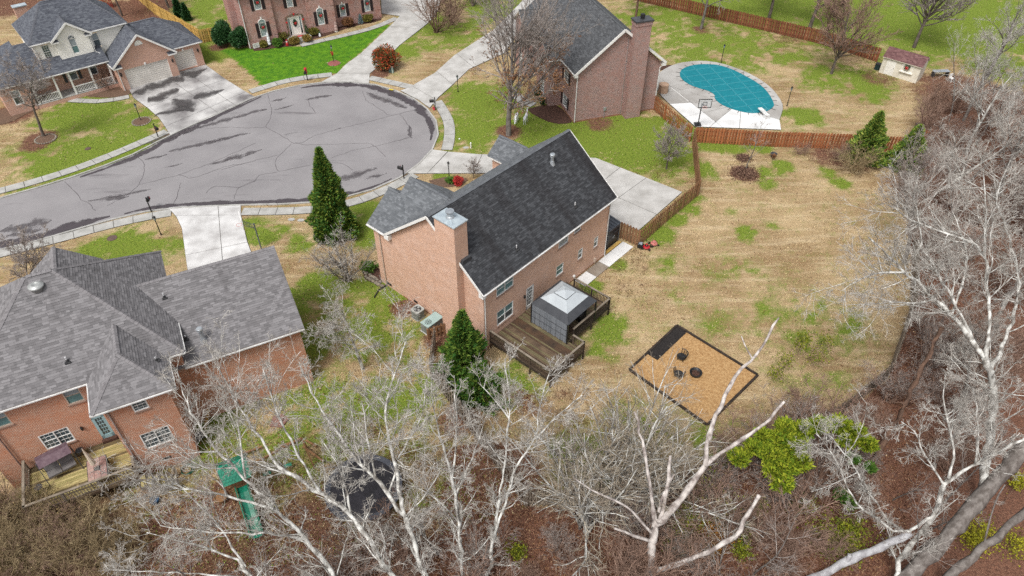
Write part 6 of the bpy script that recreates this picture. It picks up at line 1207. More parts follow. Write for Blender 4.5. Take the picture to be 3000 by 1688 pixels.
o = MB().beam(g('B', 1855, 897, .11), g('B', 1895, 905, .11), .22, .02).build('kerb_paint', mat('yellow_paint', (.62, .50, .02), (.5, .4, .03), 6, .7)); tag(o, 'yellow paint mark on the kerb by the driveway', 'paint mark')
o = MB().prism([(g('C', *p).x, g('C', *p).y) for p in ((228, 1085), (245, 1075), (262, 1105), (242, 1115))], 0, .05).build('ground_marker', M_RED); tag(o, 'red marker on the ground at the foot of the kerb island mailbox', 'marker')
# stone rings and beds
def ring(label, c, r, n, z=.12, m=None):
    T = thing('stone_ring', label, 'stone edging', c)
    for i in range(n):
        a = 2 * PI * i / n; s = rnd.uniform(.09, .14) * max(1, r / .9); q = MB(); q.ball((r * math.cos(a), r * math.sin(a), z * .45), (s, s * rnd.uniform(.7, 1), z * rnd.uniform(.5, .75)), 6, 4); q.build('stone', M_ROCK, T)
    MB().lathe([(r, 0), (r * .9, .07), (r * .5, .10), (.02, .12)], 16).build('mulch_fill', m or M_MULCH, T)
M_LEAFM = mat('leafy_mulch', (.16, .10, .065), (.09, .055, .04), 9, .95, .8)
ring('ring of stones round the foot of the front-left yard tree', g('F', 460, 200), 1.0, 26, m=M_LEAFM); ring('leafy stone ring round the lamp post by the beige garage', g('A', 1425, 1225), .95, 22, m=M_LEAFM); ring('red mulch ring round the lamp post with red bow', g('B', 1300, 638), .8, 4, m=mat('red_mulch', (.20, .05, .045), (.28, .12, .10), 12, .95))
def bed(name, k, pts, m=None, z=.05): o = MB().prism(smooth_line(gs(k, pts) + [g(k, *pts[0])], 1)[:-1], -.03, z).build(name, m or M_MULCH); o['kind'] = 'structure'; PAVED.append([tuple(p[:2]) for p in gs(k, pts)]); return o
bed('mulch_bed', 'C', [(1180, 1100), (1350, 1060), (1500, 1060), (1620, 1200), (1640, 1240), (1450, 1250), (1250, 1160)]); bed('mulch_bed', 'B', [(480, 490), (740, 410), (960, 390), (940, 460), (720, 480), (500, 520)]); bed('mulch_bed', 'B', [(1070, 400), (1100, 320), (1330, 225), (1780, 170), (1770, 215), (1500, 260), (1200, 370)])
bed('mulch_bed', 'A', [(780, 930), (1000, 870), (1180, 840), (1300, 910), (1330, 950), (1150, 985), (950, 980), (850, 965)], M_LEAFM); bed('mulch_bed', 'G', [(2080, 620), (2200, 590), (2330, 575), (2500, 600), (2400, 660), (2250, 690), (2130, 660)], M_LEAFM); bed('mulch_bed', 'D', [(260, 720), (290, 660), (440, 655), (330, 700)]); bed('mulch_bed', 'A', [(-100, 1150), (150, 1060), (400, 1010), (650, 1010), (500, 1060), (300, 1130), (100, 1240), (-80, 1270)], M_LEAFM)
bed('mulch_bed', 'L', [(1420, 330), (1600, 270), (1630, 460), (1500, 440), (1430, 400)])
RK = thing('rock_edging', 'rough tan rocks edging the bed at the peach house corner', 'rocks', g('L', 1500, 400))
for i in range(14):
    p = g('L', 1430 + i * 14 + rnd.uniform(-8, 8), 340 + i * 8 + (40 if i % 2 else 0)) - g('L', 1500, 400); MB().ball((p.x, p.y, .1), (rnd.uniform(.14, .26), rnd.uniform(.12, .2), rnd.uniform(.1, .18)), 7, 5).build('rock', M_ROCK, RK)
# festive figures on the rose brick house and lawns
def leafball(mb, c, r, n, s, seed=0):
    rr_ = random.Random(seed)
    for i in range(n):
        a, b = rr_.uniform(0, 2 * PI), math.acos(rr_.uniform(-1, 1)); d = Vector((math.sin(b) * math.cos(a), math.sin(b) * math.sin(a), math.cos(b))); p = Vector(c) + Vector((d.x * r[0], d.y * r[1], d.z * r[2])) * rr_.uniform(.75, 1.05)
        t = d.cross(Vector((rr_.uniform(-1, 1), rr_.uniform(-1, 1), rr_.uniform(-1, 1)))).normalized(); q = (d + t * rr_.uniform(-.8, .8)).normalized(); mb.face([p - t * s * .4, p + t * s * .4, p + q * s])
M_WRG = island_mat('wreath_green', [(.008, .04, .012), (.02, .075, .025), (.04, .11, .035)]); M_BOW = mat('bow_red', (.55, .02, .02), (.42, .015, .02), 6, .5)
def wreath(label, pos, az, r=.27):
    T = thing('wreath', label, 'wreath', pos, az, 'wreaths with red bows'); q = MB()
    for i in range(16): a = 2 * PI * i / 16; leafball(q, (r * math.cos(a), -.02, r * math.sin(a)), (.09, .06, .09), 16, .08, i)
    q.build('greenery', M_WRG, T); b_ = MB()
    for s in (-1, 1): b_.tube([(0, -.1, .0), (s * .16, -.12, .09), (s * .16, -.12, -.07), (0, -.1, 0)], .045, 5)
    for s in (-1, 1): b_.tube([(0, -.1, 0), (s * .09, -.1, -.24)], .04, 4)
    b_.build('bow', M_BOW, T)
for P_, lb in WREATH:
    if lb: wreath(lb, F5.wld(P_.x, P_.y, P_.z), F5.a)
wreath('dark green wreath with orange-red bow on the cream pool shed window', shed_wr[0], shed_wr[1], .26)
q = P2(2.62, .0, 2.05); wreath('red-flowered wreath on the cream front door', F5.wld(q.x, q.y - .0, q.z), F5.a, .22)
T = thing('door_garland', 'green garland with red bows round the cream front door', 'garland', F5.o, F5.a); q = MB()
for i, (a, z) in enumerate([(1.5, .6 + k * .12) for k in range(19)] + [(1.5 + k * .12, 2.9 + .28 * math.sin(PI * k / 18)) for k in range(19)] + [(3.72, 2.9 - k * .12) for k in range(19)]): pt = P2(a, .1, z); leafball(q, pt, (.09, .07, .09), 9, .08, i)
q.build('greenery', M_WRG, T)
for a, z in ((2.62, 3.2), (1.5, 2.3), (3.72, 2.3)): MB().ball(tuple(P2(a, .16, z)), (.13, .07, .13), 8, 5).build('bow', M_BOW, T)
def figure(name, label, cat, base, parts_, rz=0):
    T = thing(name, label, cat, base, rz)
    for nm, prof, m, off in parts_: MB().lathe(prof, 10, off).build(nm, m, T)
    return T
M_SNOW = mat('snow_white', (.75, .76, .78), (.6, .62, .65), 4, .6)
figure('snowman_figure', 'tall white snowman figure beside the cream front door', 'snowman', g('B', 868, 372), [('body', [(.16, 0), (.24, .15), (.22, .4), (.14, .5), (.19, .65), (.17, .85), (.10, .92), (.14, 1.02), (.13, 1.2), (.04, 1.28)], M_SNOW, (0, 0, 0)), ('hat', [(.2, 1.22), (.2, 1.25), (.12, 1.26), (.12, 1.48), (.02, 1.5)], M_BLACK, (0, 0, 0)), ('scarf', [(.15, .88), (.17, .93), (.15, .98)], M_RED, (0, 0, 0))])
figure('snowman_figure', 'leaning silvery stacked snowman pole left of the front steps', 'snowman', g('B', 655, 460), [('body', [(.18, .1), (.26, .25), (.2, .5), (.24, .65), (.18, .9), (.2, 1.0), (.14, 1.25), (.16, 1.35), (.1, 1.6), (.03, 1.75)], M_SNOW, (0, 0, 0)), ('base', [(.2, 0), (.2, .08), (.05, .1)], M_BLACK, (0, 0, 0))])
figure('santa_figure', 'small red santa figure among the front shrubs', 'figure', g('B', 833, 462), [('coat', [(.16, 0), (.2, .1), (.17, .4), (.1, .5)], M_RED, (0, 0, 0)), ('beard', [(.08, .45), (.13, .52), (.12, .64), (.05, .7)], M_SNOW, (0, 0, 0)), ('hat', [(.12, .66), (.08, .78), (.01, .88)], M_RED, (0, 0, 0))])
figure('snowman_figure', 'small white snowman with green hat at the right end of the front shrubs', 'snowman', g('B', 1160, 370), [('body', [(.1, 0), (.16, .1), (.13, .3), (.1, .36), (.11, .45), (.08, .54)], M_SNOW, (0, 0, 0)), ('hat', [(.12, .54), (.08, .62), (.02, .75)], M_WRG, (0, 0, 0))])
figure('garden_statue', 'pinkish stone statue in the bed right of the front door', 'statue', g('B', 1325, 320), [('plinth', [(.25, 0), (.25, .12), (.2, .14)], M_CONC, (0, 0, 0)), ('figure', [(.18, .14), (.26, .35), (.2, .6), (.22, .8), (.12, 1.0), (.14, 1.15), (.1, 1.3), (.02, 1.38)], mat('pink_stone', (.42, .30, .27), (.34, .24, .22), 5, .8), (0, 0, 0))])
for s, lb in ((-1, 'dark pot with small tree left of the cream front door'), (1, 'dark pot with small tree right of the cream front door')):
    if s > 0:
        p_ = F5.wld(7.7, -.15, .42); T = thing('potted_tree', lb, 'potted tree', p_); MB().lathe([(.14, 0), (.2, .35), (.18, .36), (.02, .34)], 10).build('pot', M_BLACK, T); q = MB()
        for i in range(5): leafball(q, (0, 0, .45 + i * .16), (.24 - i * .045, .24 - i * .045, .1), 50, .1, i)
        q.build('greenery', M_WRG, T)
sg = thing('yard_sign', 'small white yard sign beside the corner of the rose brick house', 'sign', g('B', 525, 495), F5.a + .15); MB().box(-.42, .42, -.015, .015, .18, .78).build('panel', M_WHITE, sg)
for x in (-.3, .3): MB().box(x - .012, x + .012, -.012, .012, 0, .2).build('stake', M_GALV, sg)
q = MB()
for r_, (x0, x1) in enumerate(((-.3, .28), (-.34, .1), (-.28, .33), (-.2, .25))): q.box(x0, x1, -.019, -.0155, .66 - r_ * .12, .69 - r_ * .12)
q.build('lettering', M_DARKGREY, sg)
cone = thing('lit_tree_figure', 'small blue-grey cone tree in the front bed near the driveway', 'ornament', g('B', 1570, 240)); q = MB()
for i in range(7): leafball(q, (0, 0, .15 + i * .17), (.32 - i * .04, .32 - i * .04, .12), 60, .13, i)
q.build('greenery', island_mat('frost_green', [(.05, .11, .11), (.10, .18, .19), (.35, .4, .42)]), cone); MB().tube([(0, 0, 0), (0, 0, .2)], .04, 5).build('trunk', M_RAILD, cone)
# white deer figures
def deer(label, base, rz, head_up):
    T = thing('deer_figure', label, 'deer figure', base, rz, 'white wire deer on the lawn'); q = MB()
    hd_ = [(.55, 0, .95), (.75, 0, 1.25), (.82, 0, 1.42)] if head_up else [(.5, 0, .85), (.75, 0, .65), (.9, 0, .42)]
    q.tube([(-.5, 0, .72), (-.3, 0, .80), (.1, 0, .78), (.4, 0, .82)] + hd_, [.10, .17, .15, .16, .10, .075, .06], 8); e_ = Vector(hd_[-1]); q.tube([e_ + Vector((-.03, 0, 0)), e_ + Vector((.2, 0, -.06 if head_up else -.12))], [.075, .04], 6)
    for x in (-.4, .35):
        for y in (-.1, .1): q.tube([(x, y, .75), (x - (.05 if x < 0 else -.02), y, .4), (x + .02, y, 0)], [.07, .035, .025], 5)
    q.tube([(-.5, 0, .75), (-.6, 0, .62)], [.05, .02], 4); q.build('body', M_SNOW, T); an_ = MB()
    for y in (-1, 1):
        an_.tube([e_ + Vector((0, y * .04, .05)), e_ + Vector((-.08, y * .15, .28)), e_ + Vector((.02, y * .22, .45))], .014, 4); an_.tube([e_ + Vector((-.08, y * .15, .28)), e_ + Vector((-.16, y * .2, .4))], .012, 4); an_.tube([e_ + Vector((-.02, y * .05, .04)), e_ + Vector((-.08, y * .14, .07))], [.03, .01], 4)
    an_.build('antler', M_SNOW, T)
deer('white deer figure with head raised on the lawn by the big tree', g('C', 1165, 1240), math.radians(75), True); deer('white deer figure with head lowered beside the big tree trunk', g('C', 1075, 1225), math.radians(-100), False)
# ================================================================ trees
UPV = np.array([0, 0, 1.0])
def norm(a): return a / np.maximum(np.linalg.norm(a, axis=-1, keepdims=True), 1e-9)
def tubes(paths, rad, K):
    B, S, _ = paths.shape; t = np.gradient(paths, axis=1); t = norm(t); ref = np.where(np.abs(t[..., 2:3]) > .9, np.array([1.0, 0.1, 0]), np.array([.2, .1, 1.0]))
    a = norm(np.cross(t, ref)); c = np.cross(t, a); an = np.arange(K) * 2 * PI / K
    V = paths[:, :, None, :] + rad[:, :, None, None] * (a[:, :, None, :] * np.cos(an)[None, None, :, None] + c[:, :, None, :] * np.sin(an)[None, None, :, None])
    idx = np.arange(B * S * K).reshape(B, S, K); p = idx[:, :-1]; q = idx[:, 1:]
    F = np.stack([p, np.roll(p, -1, 2), np.roll(q, -1, 2), q], -1).reshape(-1, 4); return V.reshape(-1, 3), F
def merge(lst):
    V = []; F = []; o = 0
    for v, f in lst: V.append(v); F.append(f + o); o += len(v)
    return np.concatenate(V), np.concatenate(F)
def spawn(rng, P, R, n, L, ang, S, wig=.12, trop=.05, t0=.25, rr=.6, rend=.35, fall=.5, lv=.3, rmin=.006, bias=1.0):
    """children along parent paths; n per parent"""
    B, Sp, _ = P.shape; k = np.repeat(np.arange(B), n); t = t0 + (1 - t0) * rng.random(B * n) ** bias; f = t * (Sp - 1); i = np.minimum(f.astype(int), Sp - 2); w = (f - i)[:, None]
    pos = P[k, i] * (1 - w) + P[k, i + 1] * w; tan = norm(P[k, i + 1] - P[k, i]); r0 = R[k, i] * (1 - w[:, 0]) + R[k, i + 1] * w[:, 0]
    plen = np.linalg.norm(np.diff(P, axis=1), axis=2).sum(1)[k]
    rv = norm(rng.normal(size=(B * n, 3))); pe = norm(np.cross(tan, rv)); a = np.radians(ang[0] + (ang[1] - ang[0]) * rng.random(B * n))[:, None]
    d = norm(np.cos(a) * tan + np.sin(a) * pe); ln = (L * plen if L < 1 else L) * (1 - fall * t) * (1 + lv * (rng.random(B * n) * 2 - 1))
    out = np.zeros((B * n, S, 3)); out[:, 0] = pos; st = (ln / (S - 1))[:, None]
    for s in range(1, S):
        d = norm(d + wig * rng.normal(size=d.shape) + trop * UPV); out[:, s] = out[:, s - 1] + d * st
    rs = np.maximum(r0 * rr, rmin)[:, None] * np.linspace(1, rend, S)[None]; return out, np.maximum(rs, rmin * .8)
def stem(rng, h, r, S=9, lean=(0, 0), wig=.06, top=.3):
    p = np.zeros((1, S, 3)); d = norm(np.array([[lean[0], lean[1], 1.0]]))
    for s in range(1, S): d = norm(d + wig * rng.normal(size=d.shape) * np.array([1, 1, .3]) + .08 * UPV); p[:, s] = p[:, s - 1] + d * h / (S - 1)
    return p, r * np.linspace(1, top, S)[None] ** 1.1
def bark(name, c1, c2, sc=5): return mat(name, c1, c2, sc, .9, .4, 30, 6, lo=.38, hi=.62, stretch=(1, 1, .45))
BK_PALE = bark('lichen_bark', (.66, .655, .615), (.19, .175, .155), 3.4); BK_GREY = bark('grey_bark', (.20, .18, .165), (.10, .085, .075), 4); BK_DARK = bark('dark_bark', (.085, .068, .058), (.15, .125, .105), 4); BK_BROWN = bark('brown_bark', (.16, .095, .065), (.09, .055, .04), 4)
BK_DEAD = bark('bleached_wood', (.56, .515, .48), (.20, .165, .15), 2.8); TW_PALE = bark('pale_twigs', (.56, .535, .49), (.29, .265, .235), 3); TW_GREY = bark('grey_twigs', (.38, .335, .305), (.23, .195, .175), 3); TW_BROWN = bark('brown_twigs', (.34, .225, .17), (.19, .12, .09), 3)
TW_TAN = bark('tan_twigs', (.36, .28, .16), (.22, .16, .09), 3)
TW_TAN2 = bark('straw_twigs', (.44, .38, .29), (.24, .195, .15), 3)
ARCH = {}
def archetype(key, kind, seed, h, thick=1.0):
    if key in ARCH: return ARCH[key]
    rng = np.random.default_rng(seed)
    if kind == 'vase':
        t, tr = stem(rng, h * .85, h * .02, 9, wig=.05, top=.12); a, ar = spawn(rng, t, tr, 34, h * .62, (28, 72), 7, .07, .085, .20, .5, .25, .45)
        b, br = spawn(rng, a, ar, 9, .42, (22, 50), 5, .09, .08, .15, .6, .4, .5, rmin=.013); c, cr = spawn(rng, b, br, 9, .45, (22, 55), 4, .12, .05, .15, .6, .6, .4, rmin=.010); e, er = spawn(rng, c, cr, 2, .6, (20, 50), 3, .12, .04, .3, .7, .7, rmin=.006)
    elif kind == 'spread':
        t, tr = stem(rng, h * .8, h * .018, 9, wig=.09, top=.2); a, ar = spawn(rng, t, tr, 12, h * .48, (28, 62), 8, .12, .07, .30, .5, .3, .35)
        b, br = spawn(rng, a, ar, 9, .46, (25, 60), 6, .16, .05, .2, .55, .4, .4, rmin=.012); c, cr = spawn(rng, b, br, 8, .48, (28, 65), 5, .2, .03, .12, .6, .6, .4, rmin=.0085); e, er = spawn(rng, c, cr, 5, .55, (25, 65), 3, .2, .02, .15, .7, .7, rmin=.0065)
    elif kind == 'shrub':
        n = 14; t = np.zeros((n, 6, 3)); d = norm(np.concatenate([rng.normal(size=(n, 2)) * .55, np.ones((n, 1))], 1)); t[:, 0, :2] = rng.normal(size=(n, 2)) * .12
        for s in range(1, 6): d = norm(d + .14 * rng.normal(size=d.shape) + .03 * UPV); t[:, s] = t[:, s - 1] + d * h * (.7 + .3 * rng.random((n, 1))) / 5
        tr = np.full((n, 1), h * .009 + .006) * np.linspace(1, .4, 6)[None]; a, ar = spawn(rng, t, tr, 9, .5, (20, 60), 5, .18, .03, .2, .6, .5, .45, rmin=.008); b, br = spawn(rng, a, ar, 6, .5, (25, 65), 4, .2, .02, .15, .65, .6, rmin=.0065); c, cr = spawn(rng, b, br, 3, .5, (25, 60), 3, .2, .0, .2, .7, .7, rmin=.0055); e, er = None, None
    elif kind == 'sapling':
        t, tr = stem(rng, h, h * .009 + .008, 8, wig=.07, top=.2); a, ar = spawn(rng, t, tr, 14, h * .38, (30, 65), 5, .12, .08, .22, .55, .4, .55, rmin=.008); b, br = spawn(rng, a, ar, 6, .45, (25, 60), 4, .16, .04, .2, .6, .6, rmin=.0065); c, cr = spawn(rng, b, br, 4, .5, (25, 60), 3, .18, .02, .2, .65, .7, rmin=.0055); e, er = None, None
    lo = [tubes(t, tr, 7)] + ([tubes(a, ar, 5)] if kind != 'sapling' else [])
    hi = ([tubes(a, ar * thick, 4)] if kind == 'sapling' else []) + [tubes(b, br * thick, 4), tubes(c, cr * thick, 3)] + ([tubes(e, er * thick, 3)] if e is not None else [])
    ARCH[key] = (merge(lo), merge(hi), (c if e is None else e)); return ARCH[key]
MESHES = {}
def bare_tree(key, kind, seed, h, label, base, rz=0.0, s=1.0, mt=None, mc=None, name='bare_tree', group=None, cat='tree', lean=None, thick=1.0):
    lo, hi, tips = archetype(key, kind, seed, h, thick); mt = mt or BK_GREY; mc = mc or TW_GREY; mk = (key, mt.name, mc.name)
    if mk not in MESHES: MESHES[mk] = (raw_mesh('trunk', lo[0], lo[1], mt), raw_mesh('crown', hi[0], hi[1], mc))
    T = thing(name, label, cat, base, rz, group); T.scale = (s, s, s)
    if lean: T.rotation_euler = (lean[0], lean[1], rz)
    put('trunk', MESHES[mk][0], T); put('crown', MESHES[mk][1], T); return T
def hero(name, label, limbs, mt, mc, twigs=1.0, rmin=.012, group=None, cat='tree', seed=1, seglen=.5, dens=1.0):
    """tree drawn limb by limb: each limb = [(view,x,y,height), ...], r0, r1"""
    rng = np.random.default_rng(seed); base = g(limbs[0][0][0][0], limbs[0][0][0][1], limbs[0][0][0][2], 0.0); base = Vector((base.x, base.y, 0)); T = thing(name, label, cat, base, 0, group); lo = []; hi = []; 
    for pts, r0, r1 in limbs:
        W = np.array([tuple(g(k, x, y, z) - base) for k, x, y, z in pts]); sl = np.r_[0, np.cumsum(np.linalg.norm(np.diff(W, axis=0), axis=1))]; n = max(4, int(sl[-1] / seglen)); u = np.linspace(0, sl[-1], n)
        Q = np.stack([np.interp(u, sl, W[:, i]) for i in range(3)], -1)
        for _ in range(2): Q[1:-1] = (Q[:-2] + 2 * Q[1:-1] + Q[2:]) / 4
        Q[1:-1] += rng.normal(size=(n - 2, 3)) * min(.05, r0 * .35); P = Q[None]; R = (np.linspace(r0, r1, n) * (.8 if twigs > 0 else 1) * (1 + .14 * rng.normal(size=n)))[None]; R = np.maximum(R, r1 * .7); lo.append(tubes(P, R, 8))
        if twigs > 0:
            nb = max(3, int(sl[-1] * 2.1 * dens)); L = 2.6 * twigs
            a, ar = spawn(rng, P, np.minimum(R, .085), nb, L, (25, 65), 6, .16, .06, .25, .5, .35, .3, .5, rmin=rmin * 1.15); b, br = spawn(rng, a, ar, 6, .5, (25, 60), 5, .19, .04, .15, .55, .45, .4, rmin=rmin * .8); c, cr = spawn(rng, b, br, 6, .55, (25, 65), 4, .22, .02, .1, .6, .6, .4, rmin=rmin * .6); e, er = spawn(rng, c, cr, 3, .6, (25, 60), 3, .22, .02, .15, .7, .7, rmin=rmin * .5)
            lo.append(tubes(a, ar, 5)); hi += [tubes(b, br, 4), tubes(c, cr, 3), tubes(e, er, 3)]
    V, F = merge(lo); put('trunk', raw_mesh('trunk', V, F, mt), T)
    if hi: V, F = merge(hi); put('crown', raw_mesh('crown', V, F, mc), T)
    return T
def pk(*a): return [('', x, y, z) for x, y, z in a]

# --- named trees drawn from the photograph
hero('dead_tree', 'bleached dead snag with two long bare limbs in front of the fence', [
    (pk((1903, 1735, 0), (1907, 1688, 1.2), (1912, 1554, 4), (1930, 1525, 4.6)), .30, .22), (pk((1915, 1540, 4.2), (1964, 1498, 5.2), (2067, 1364, 8)), .20, .16), (pk((2067, 1364, 8), (2077, 1266, 9.6), (2120, 1172, 10.8), (2137, 1114, 11.5), (2181, 1070, 12.1), (2231, 1035, 12.6), (2251, 971, 13.3), (2283, 931, 14)), .14, .05), (pk((2205, 1052, 12.3), (2185, 1020, 12.6), (2172, 985, 13)), .05, .025),
    (pk((2067, 1364, 8), (2130, 1310, 8.8), (2206, 1266, 9.6), (2246, 1239, 10.2), (2298, 1177, 11)), .13, .06), (pk((1912, 1550, 4), (1917, 1498, 5), (1897, 1395, 7), (1881, 1266, 9), (1858, 1207, 10)), .12, .06), (pk((1935, 1520, 4.6), (1953, 1460, 5.6), (1964, 1335, 7.6)), .12, .10), (pk((1930, 1500, 5), (1935, 1440, 6), (1955, 1405, 6.4), (1975, 1390, 6.6)), .08, .05),
    (pk((1908, 1670, 1.5), (1985, 1655, 2.2), (2056, 1627, 3), (2164, 1570, 4), (2180, 1513, 5), (2224, 1451, 6)), .17, .10), (pk((1905, 1585, 3.5), (1845, 1565, 4.6), (1800, 1548, 5))  , .10, .05), (pk((1908, 1560, 4), (1830, 1470, 6), (1760, 1455, 6.6), (1680, 1400, 7.5)), .08, .03)], BK_DEAD, BK_DEAD, 0)
hero('lichen_tree', 'pale lichen-covered tree forking wide to the right of the leafy fence line', [
    (pk((1424, 1745, 0), (1430, 1688, 1.4), (1447, 1560, 3.6), (1464, 1462, 5.2)), .15, .11), (pk((1464, 1462, 5.2), (1485, 1307, 8), (1495, 1179, 10), (1480, 1050, 12)), .10, .03), (pk((1440, 1600, 3), (1511, 1369, 7), (1578, 1271, 9), (1578, 1179, 10.4), (1614, 1081, 12)), .10, .03), (pk((1570, 1285, 8.8), (1629, 1220, 10), (1706, 1158, 11.4)), .07, .025), (pk((1500, 1240, 9), (1460, 1180, 10), (1400, 1120, 11)), .06, .02), (pk((1485, 1320, 7.8), (1560, 1310, 8.4), (1600, 1290, 8.8)), .05, .02)], BK_PALE, TW_PALE, .75, .012, seed=3)
hero('lichen_tree', 'pale lichen-covered tree left of the widely forked one, over the leaf litter', [
    (pk((1366, 1755, 0), (1353, 1688, 1.6), (1342, 1508, 5), (1317, 1369, 7.6)), .13, .09), (pk((1317, 1369, 7.6), (1289, 1277, 9), (1262, 1180, 10.6), (1270, 1090, 12)), .08, .025), (pk((1325, 1400, 7), (1340, 1250, 9.6), (1330, 1100, 12)), .07, .025), (pk((1335, 1450, 6), (1385, 1340, 8), (1420, 1230, 10)), .06, .02), (pk((1345, 1530, 4.5), (1260, 1440, 6.4), (1190, 1420, 7)), .06, .02)], BK_PALE, TW_PALE, .75, .012, seed=4)
hero('lichen_tree', 'large pale tree with two long limbs reaching up over the trampoline', [
    (pk((1312, 1800, 0), (1244, 1688, 2.2), (1188, 1513, 5.2)), .21, .16), (pk((1188, 1513, 5.2), (1100, 1400, 7), (1041, 1340, 8), (966, 1240, 9.6), (910, 1150, 11), (876, 1060, 12.5)), .14, .03), (pk((1188, 1513, 5.2), (1162, 1384, 7.4), (1136, 1266, 9.2), (1123, 1203, 10.4), (1160, 1080, 12), (1190, 1000, 13)), .13, .03), (pk((1100, 1400, 7), (1075, 1290, 9), (1060, 1180, 11)), .08, .025), (pk((1188, 1513, 5.2), (1250, 1450, 6.4), (1290, 1380, 7.6)), .06, .02), (pk((1140, 1440, 6.2), (1170, 1330, 8.4), (1240, 1220, 10.4), (1250, 1110, 12)), .08, .025)], BK_PALE, TW_PALE, 1.0, .013, seed=5)
hero('lichen_tree', 'pale tree leaning left across the trampoline towards the green slide', [
    (pk((1250, 1860, 0), (1151, 1688, 3.2), (1028, 1503, 5.4), (904, 1420, 6.8), (817, 1369, 7.8)), .20, .12), (pk((817, 1369, 7.8), (740, 1250, 9.6), (680, 1165, 11), (640, 1080, 12.4)), .10, .03), (pk((940, 1445, 6.4), (850, 1290, 9), (800, 1180, 11), (770, 1080, 12.5)), .10, .03), (pk((1028, 1503, 5.4), (1000, 1380, 7.6), (950, 1300, 9)), .08, .03), (pk((870, 1400, 7.2), (760, 1360, 8.2), (690, 1330, 8.8)), .07, .02)], BK_PALE, TW_PALE, 1.0, .013, seed=6)
hero('lichen_tree', 'pale tree spreading its crown over the green playset roof', [
    (pk((1075, 1870, 0), (977, 1673, 3.6), (874, 1554, 5.2), (780, 1470, 6.6)), .19, .12), (pk((780, 1470, 6.6), (690, 1370, 8.2), (603, 1285, 9.6), (545, 1185, 11), (520, 1090, 12.4)), .10, .03), (pk((800, 1490, 6.4), (660, 1450, 7.4), (520, 1430, 8), (380, 1400, 8.8)), .09, .025), (pk((900, 1580, 5), (760, 1560, 6), (600, 1560, 6.6), (470, 1540, 7)), .08, .025), (pk((720, 1400, 7.8), (700, 1260, 10), (690, 1150, 12)), .08, .025), (pk((690, 1370, 8.2), (590, 1380, 8.8), (500, 1310, 9.8)), .06, .02)], BK_PALE, TW_PALE, 1.0, .013, seed=7)
hero('lichen_tree', 'pale lichen tree with low limbs in the bottom-left undergrowth', [
    (pk((900, 1960, 0), (800, 1760, 3), (700, 1640, 4.6)), .16, .11), (pk((700, 1640, 4.6), (560, 1590, 5.4), (430, 1560, 6)), .08, .02), (pk((720, 1660, 4.3), (640, 1540, 6.2), (560, 1450, 7.6), (500, 1400, 8.4)), .08, .025), (pk((760, 1700, 3.8), (560, 1680, 4.6), (330, 1670, 5.2)), .07, .02)], BK_PALE, TW_PALE, .9, .012, seed=8)
hero('lichen_tree', 'great white-limbed tree spreading over the right edge of the tan lawn', [
    (pk((2862, 1500, 0), (2884, 1388, 2), (2905, 1240, 4.5), (2914, 1130, 6.4), (2885, 1045, 8)), .34, .24), (pk((2885, 1045, 8), (2800, 930, 9.6), (2731, 870, 10.6), (2660, 800, 11.6), (2600, 745, 12.4), (2545, 695, 13.2)), .20, .05), (pk((2850, 1000, 8.6), (2790, 880, 10.6), (2745, 800, 11.8), (2690, 705, 13.2)), .14, .04), (pk((2900, 1090, 7.2), (2960, 960, 9), (2990, 850, 11), (2960, 700, 13)), .16, .04), (pk((2890, 1050, 8), (2900, 900, 10.6), (2880, 720, 13), (2760, 680, 13.6), (2660, 645, 14), (2600, 600, 14.4)), .15, .04), (pk((2740, 875, 10.5), (2687, 892, 10.6), (2600, 886, 11), (2527, 893, 11.2)), .09, .025), (pk((2660, 800, 11.6), (2600, 795, 11.8), (2530, 810, 11.9), (2470, 850, 11.7)), .08, .025), (pk((2885, 740, 12.8), (2890, 600, 14.6), (2880, 500, 16)), .09, .03), (pk((2700, 720, 13), (2690, 610, 14.6), (2660, 540, 15.5)), .06, .02), (pk((2960, 700, 13), (2910, 580, 15), (2960, 470, 16.5)), .08, .03), (pk((2790, 920, 9.8), (2840, 760, 12), (2790, 620, 14)), .09, .03)], BK_PALE, TW_PALE, 1.15, .014, seed=9)
hero('leaning_tree', 'thick dark grey trunk leaning across the bottom-right corner', [(pk((2590, 1760, 0), (2672, 1678, 1.6), (2817, 1523, 4.2), (2920, 1400, 6.4), (3010, 1300, 8.4), (3110, 1190, 11)), .46, .34)], BK_GREY, TW_GREY, 0, seed=10)
hero('leaning_tree', 'grey forked tree in front of the thick leaning trunk', [(pk((2612, 1760, 0), (2626, 1688, 1.2), (2640, 1625, 2.2), (2729, 1534, 4), (2765, 1420, 6)), .20, .15), (pk((2765, 1420, 6), (2858, 1358, 7.4), (2960, 1310, 8.6), (3080, 1230, 10.4)), .12, .07), (pk((2765, 1420, 6), (2710, 1340, 7.6), (2690, 1270, 9), (2640, 1235, 9.8)), .08, .025), (pk((2740, 1510, 4.4), (2640, 1570, 3.4), (2500, 1470, 5.2), (2440, 1330, 7.6), (2390, 1270, 8.8)), .10, .025), (pk((2780, 1400, 6.4), (2800, 1300, 8.2), (2760, 1190, 10), (2770, 1100, 11.5)), .10, .03), (pk((2858, 1358, 7.4), (2870, 1240, 9.6), (2850, 1140, 11.5)), .08, .03)], BK_PALE, TW_PALE, .7, .012, seed=11)
hero('fallen_log', 'broken pale grey log propped in the bottom-right undergrowth', [(pk((2330, 1720, .2), (2399, 1688, .6), (2497, 1637, 1.6), (2590, 1600, 2.4), (2667, 1560, 3.2)), .24, .20), (pk((2480, 1645, 1.5), (2490, 1625, 1.9)), .12, .1)], bark('silver_wood', (.42, .42, .43), (.25, .24, .25), 3), BK_DEAD, 0, cat='log', seed=12)
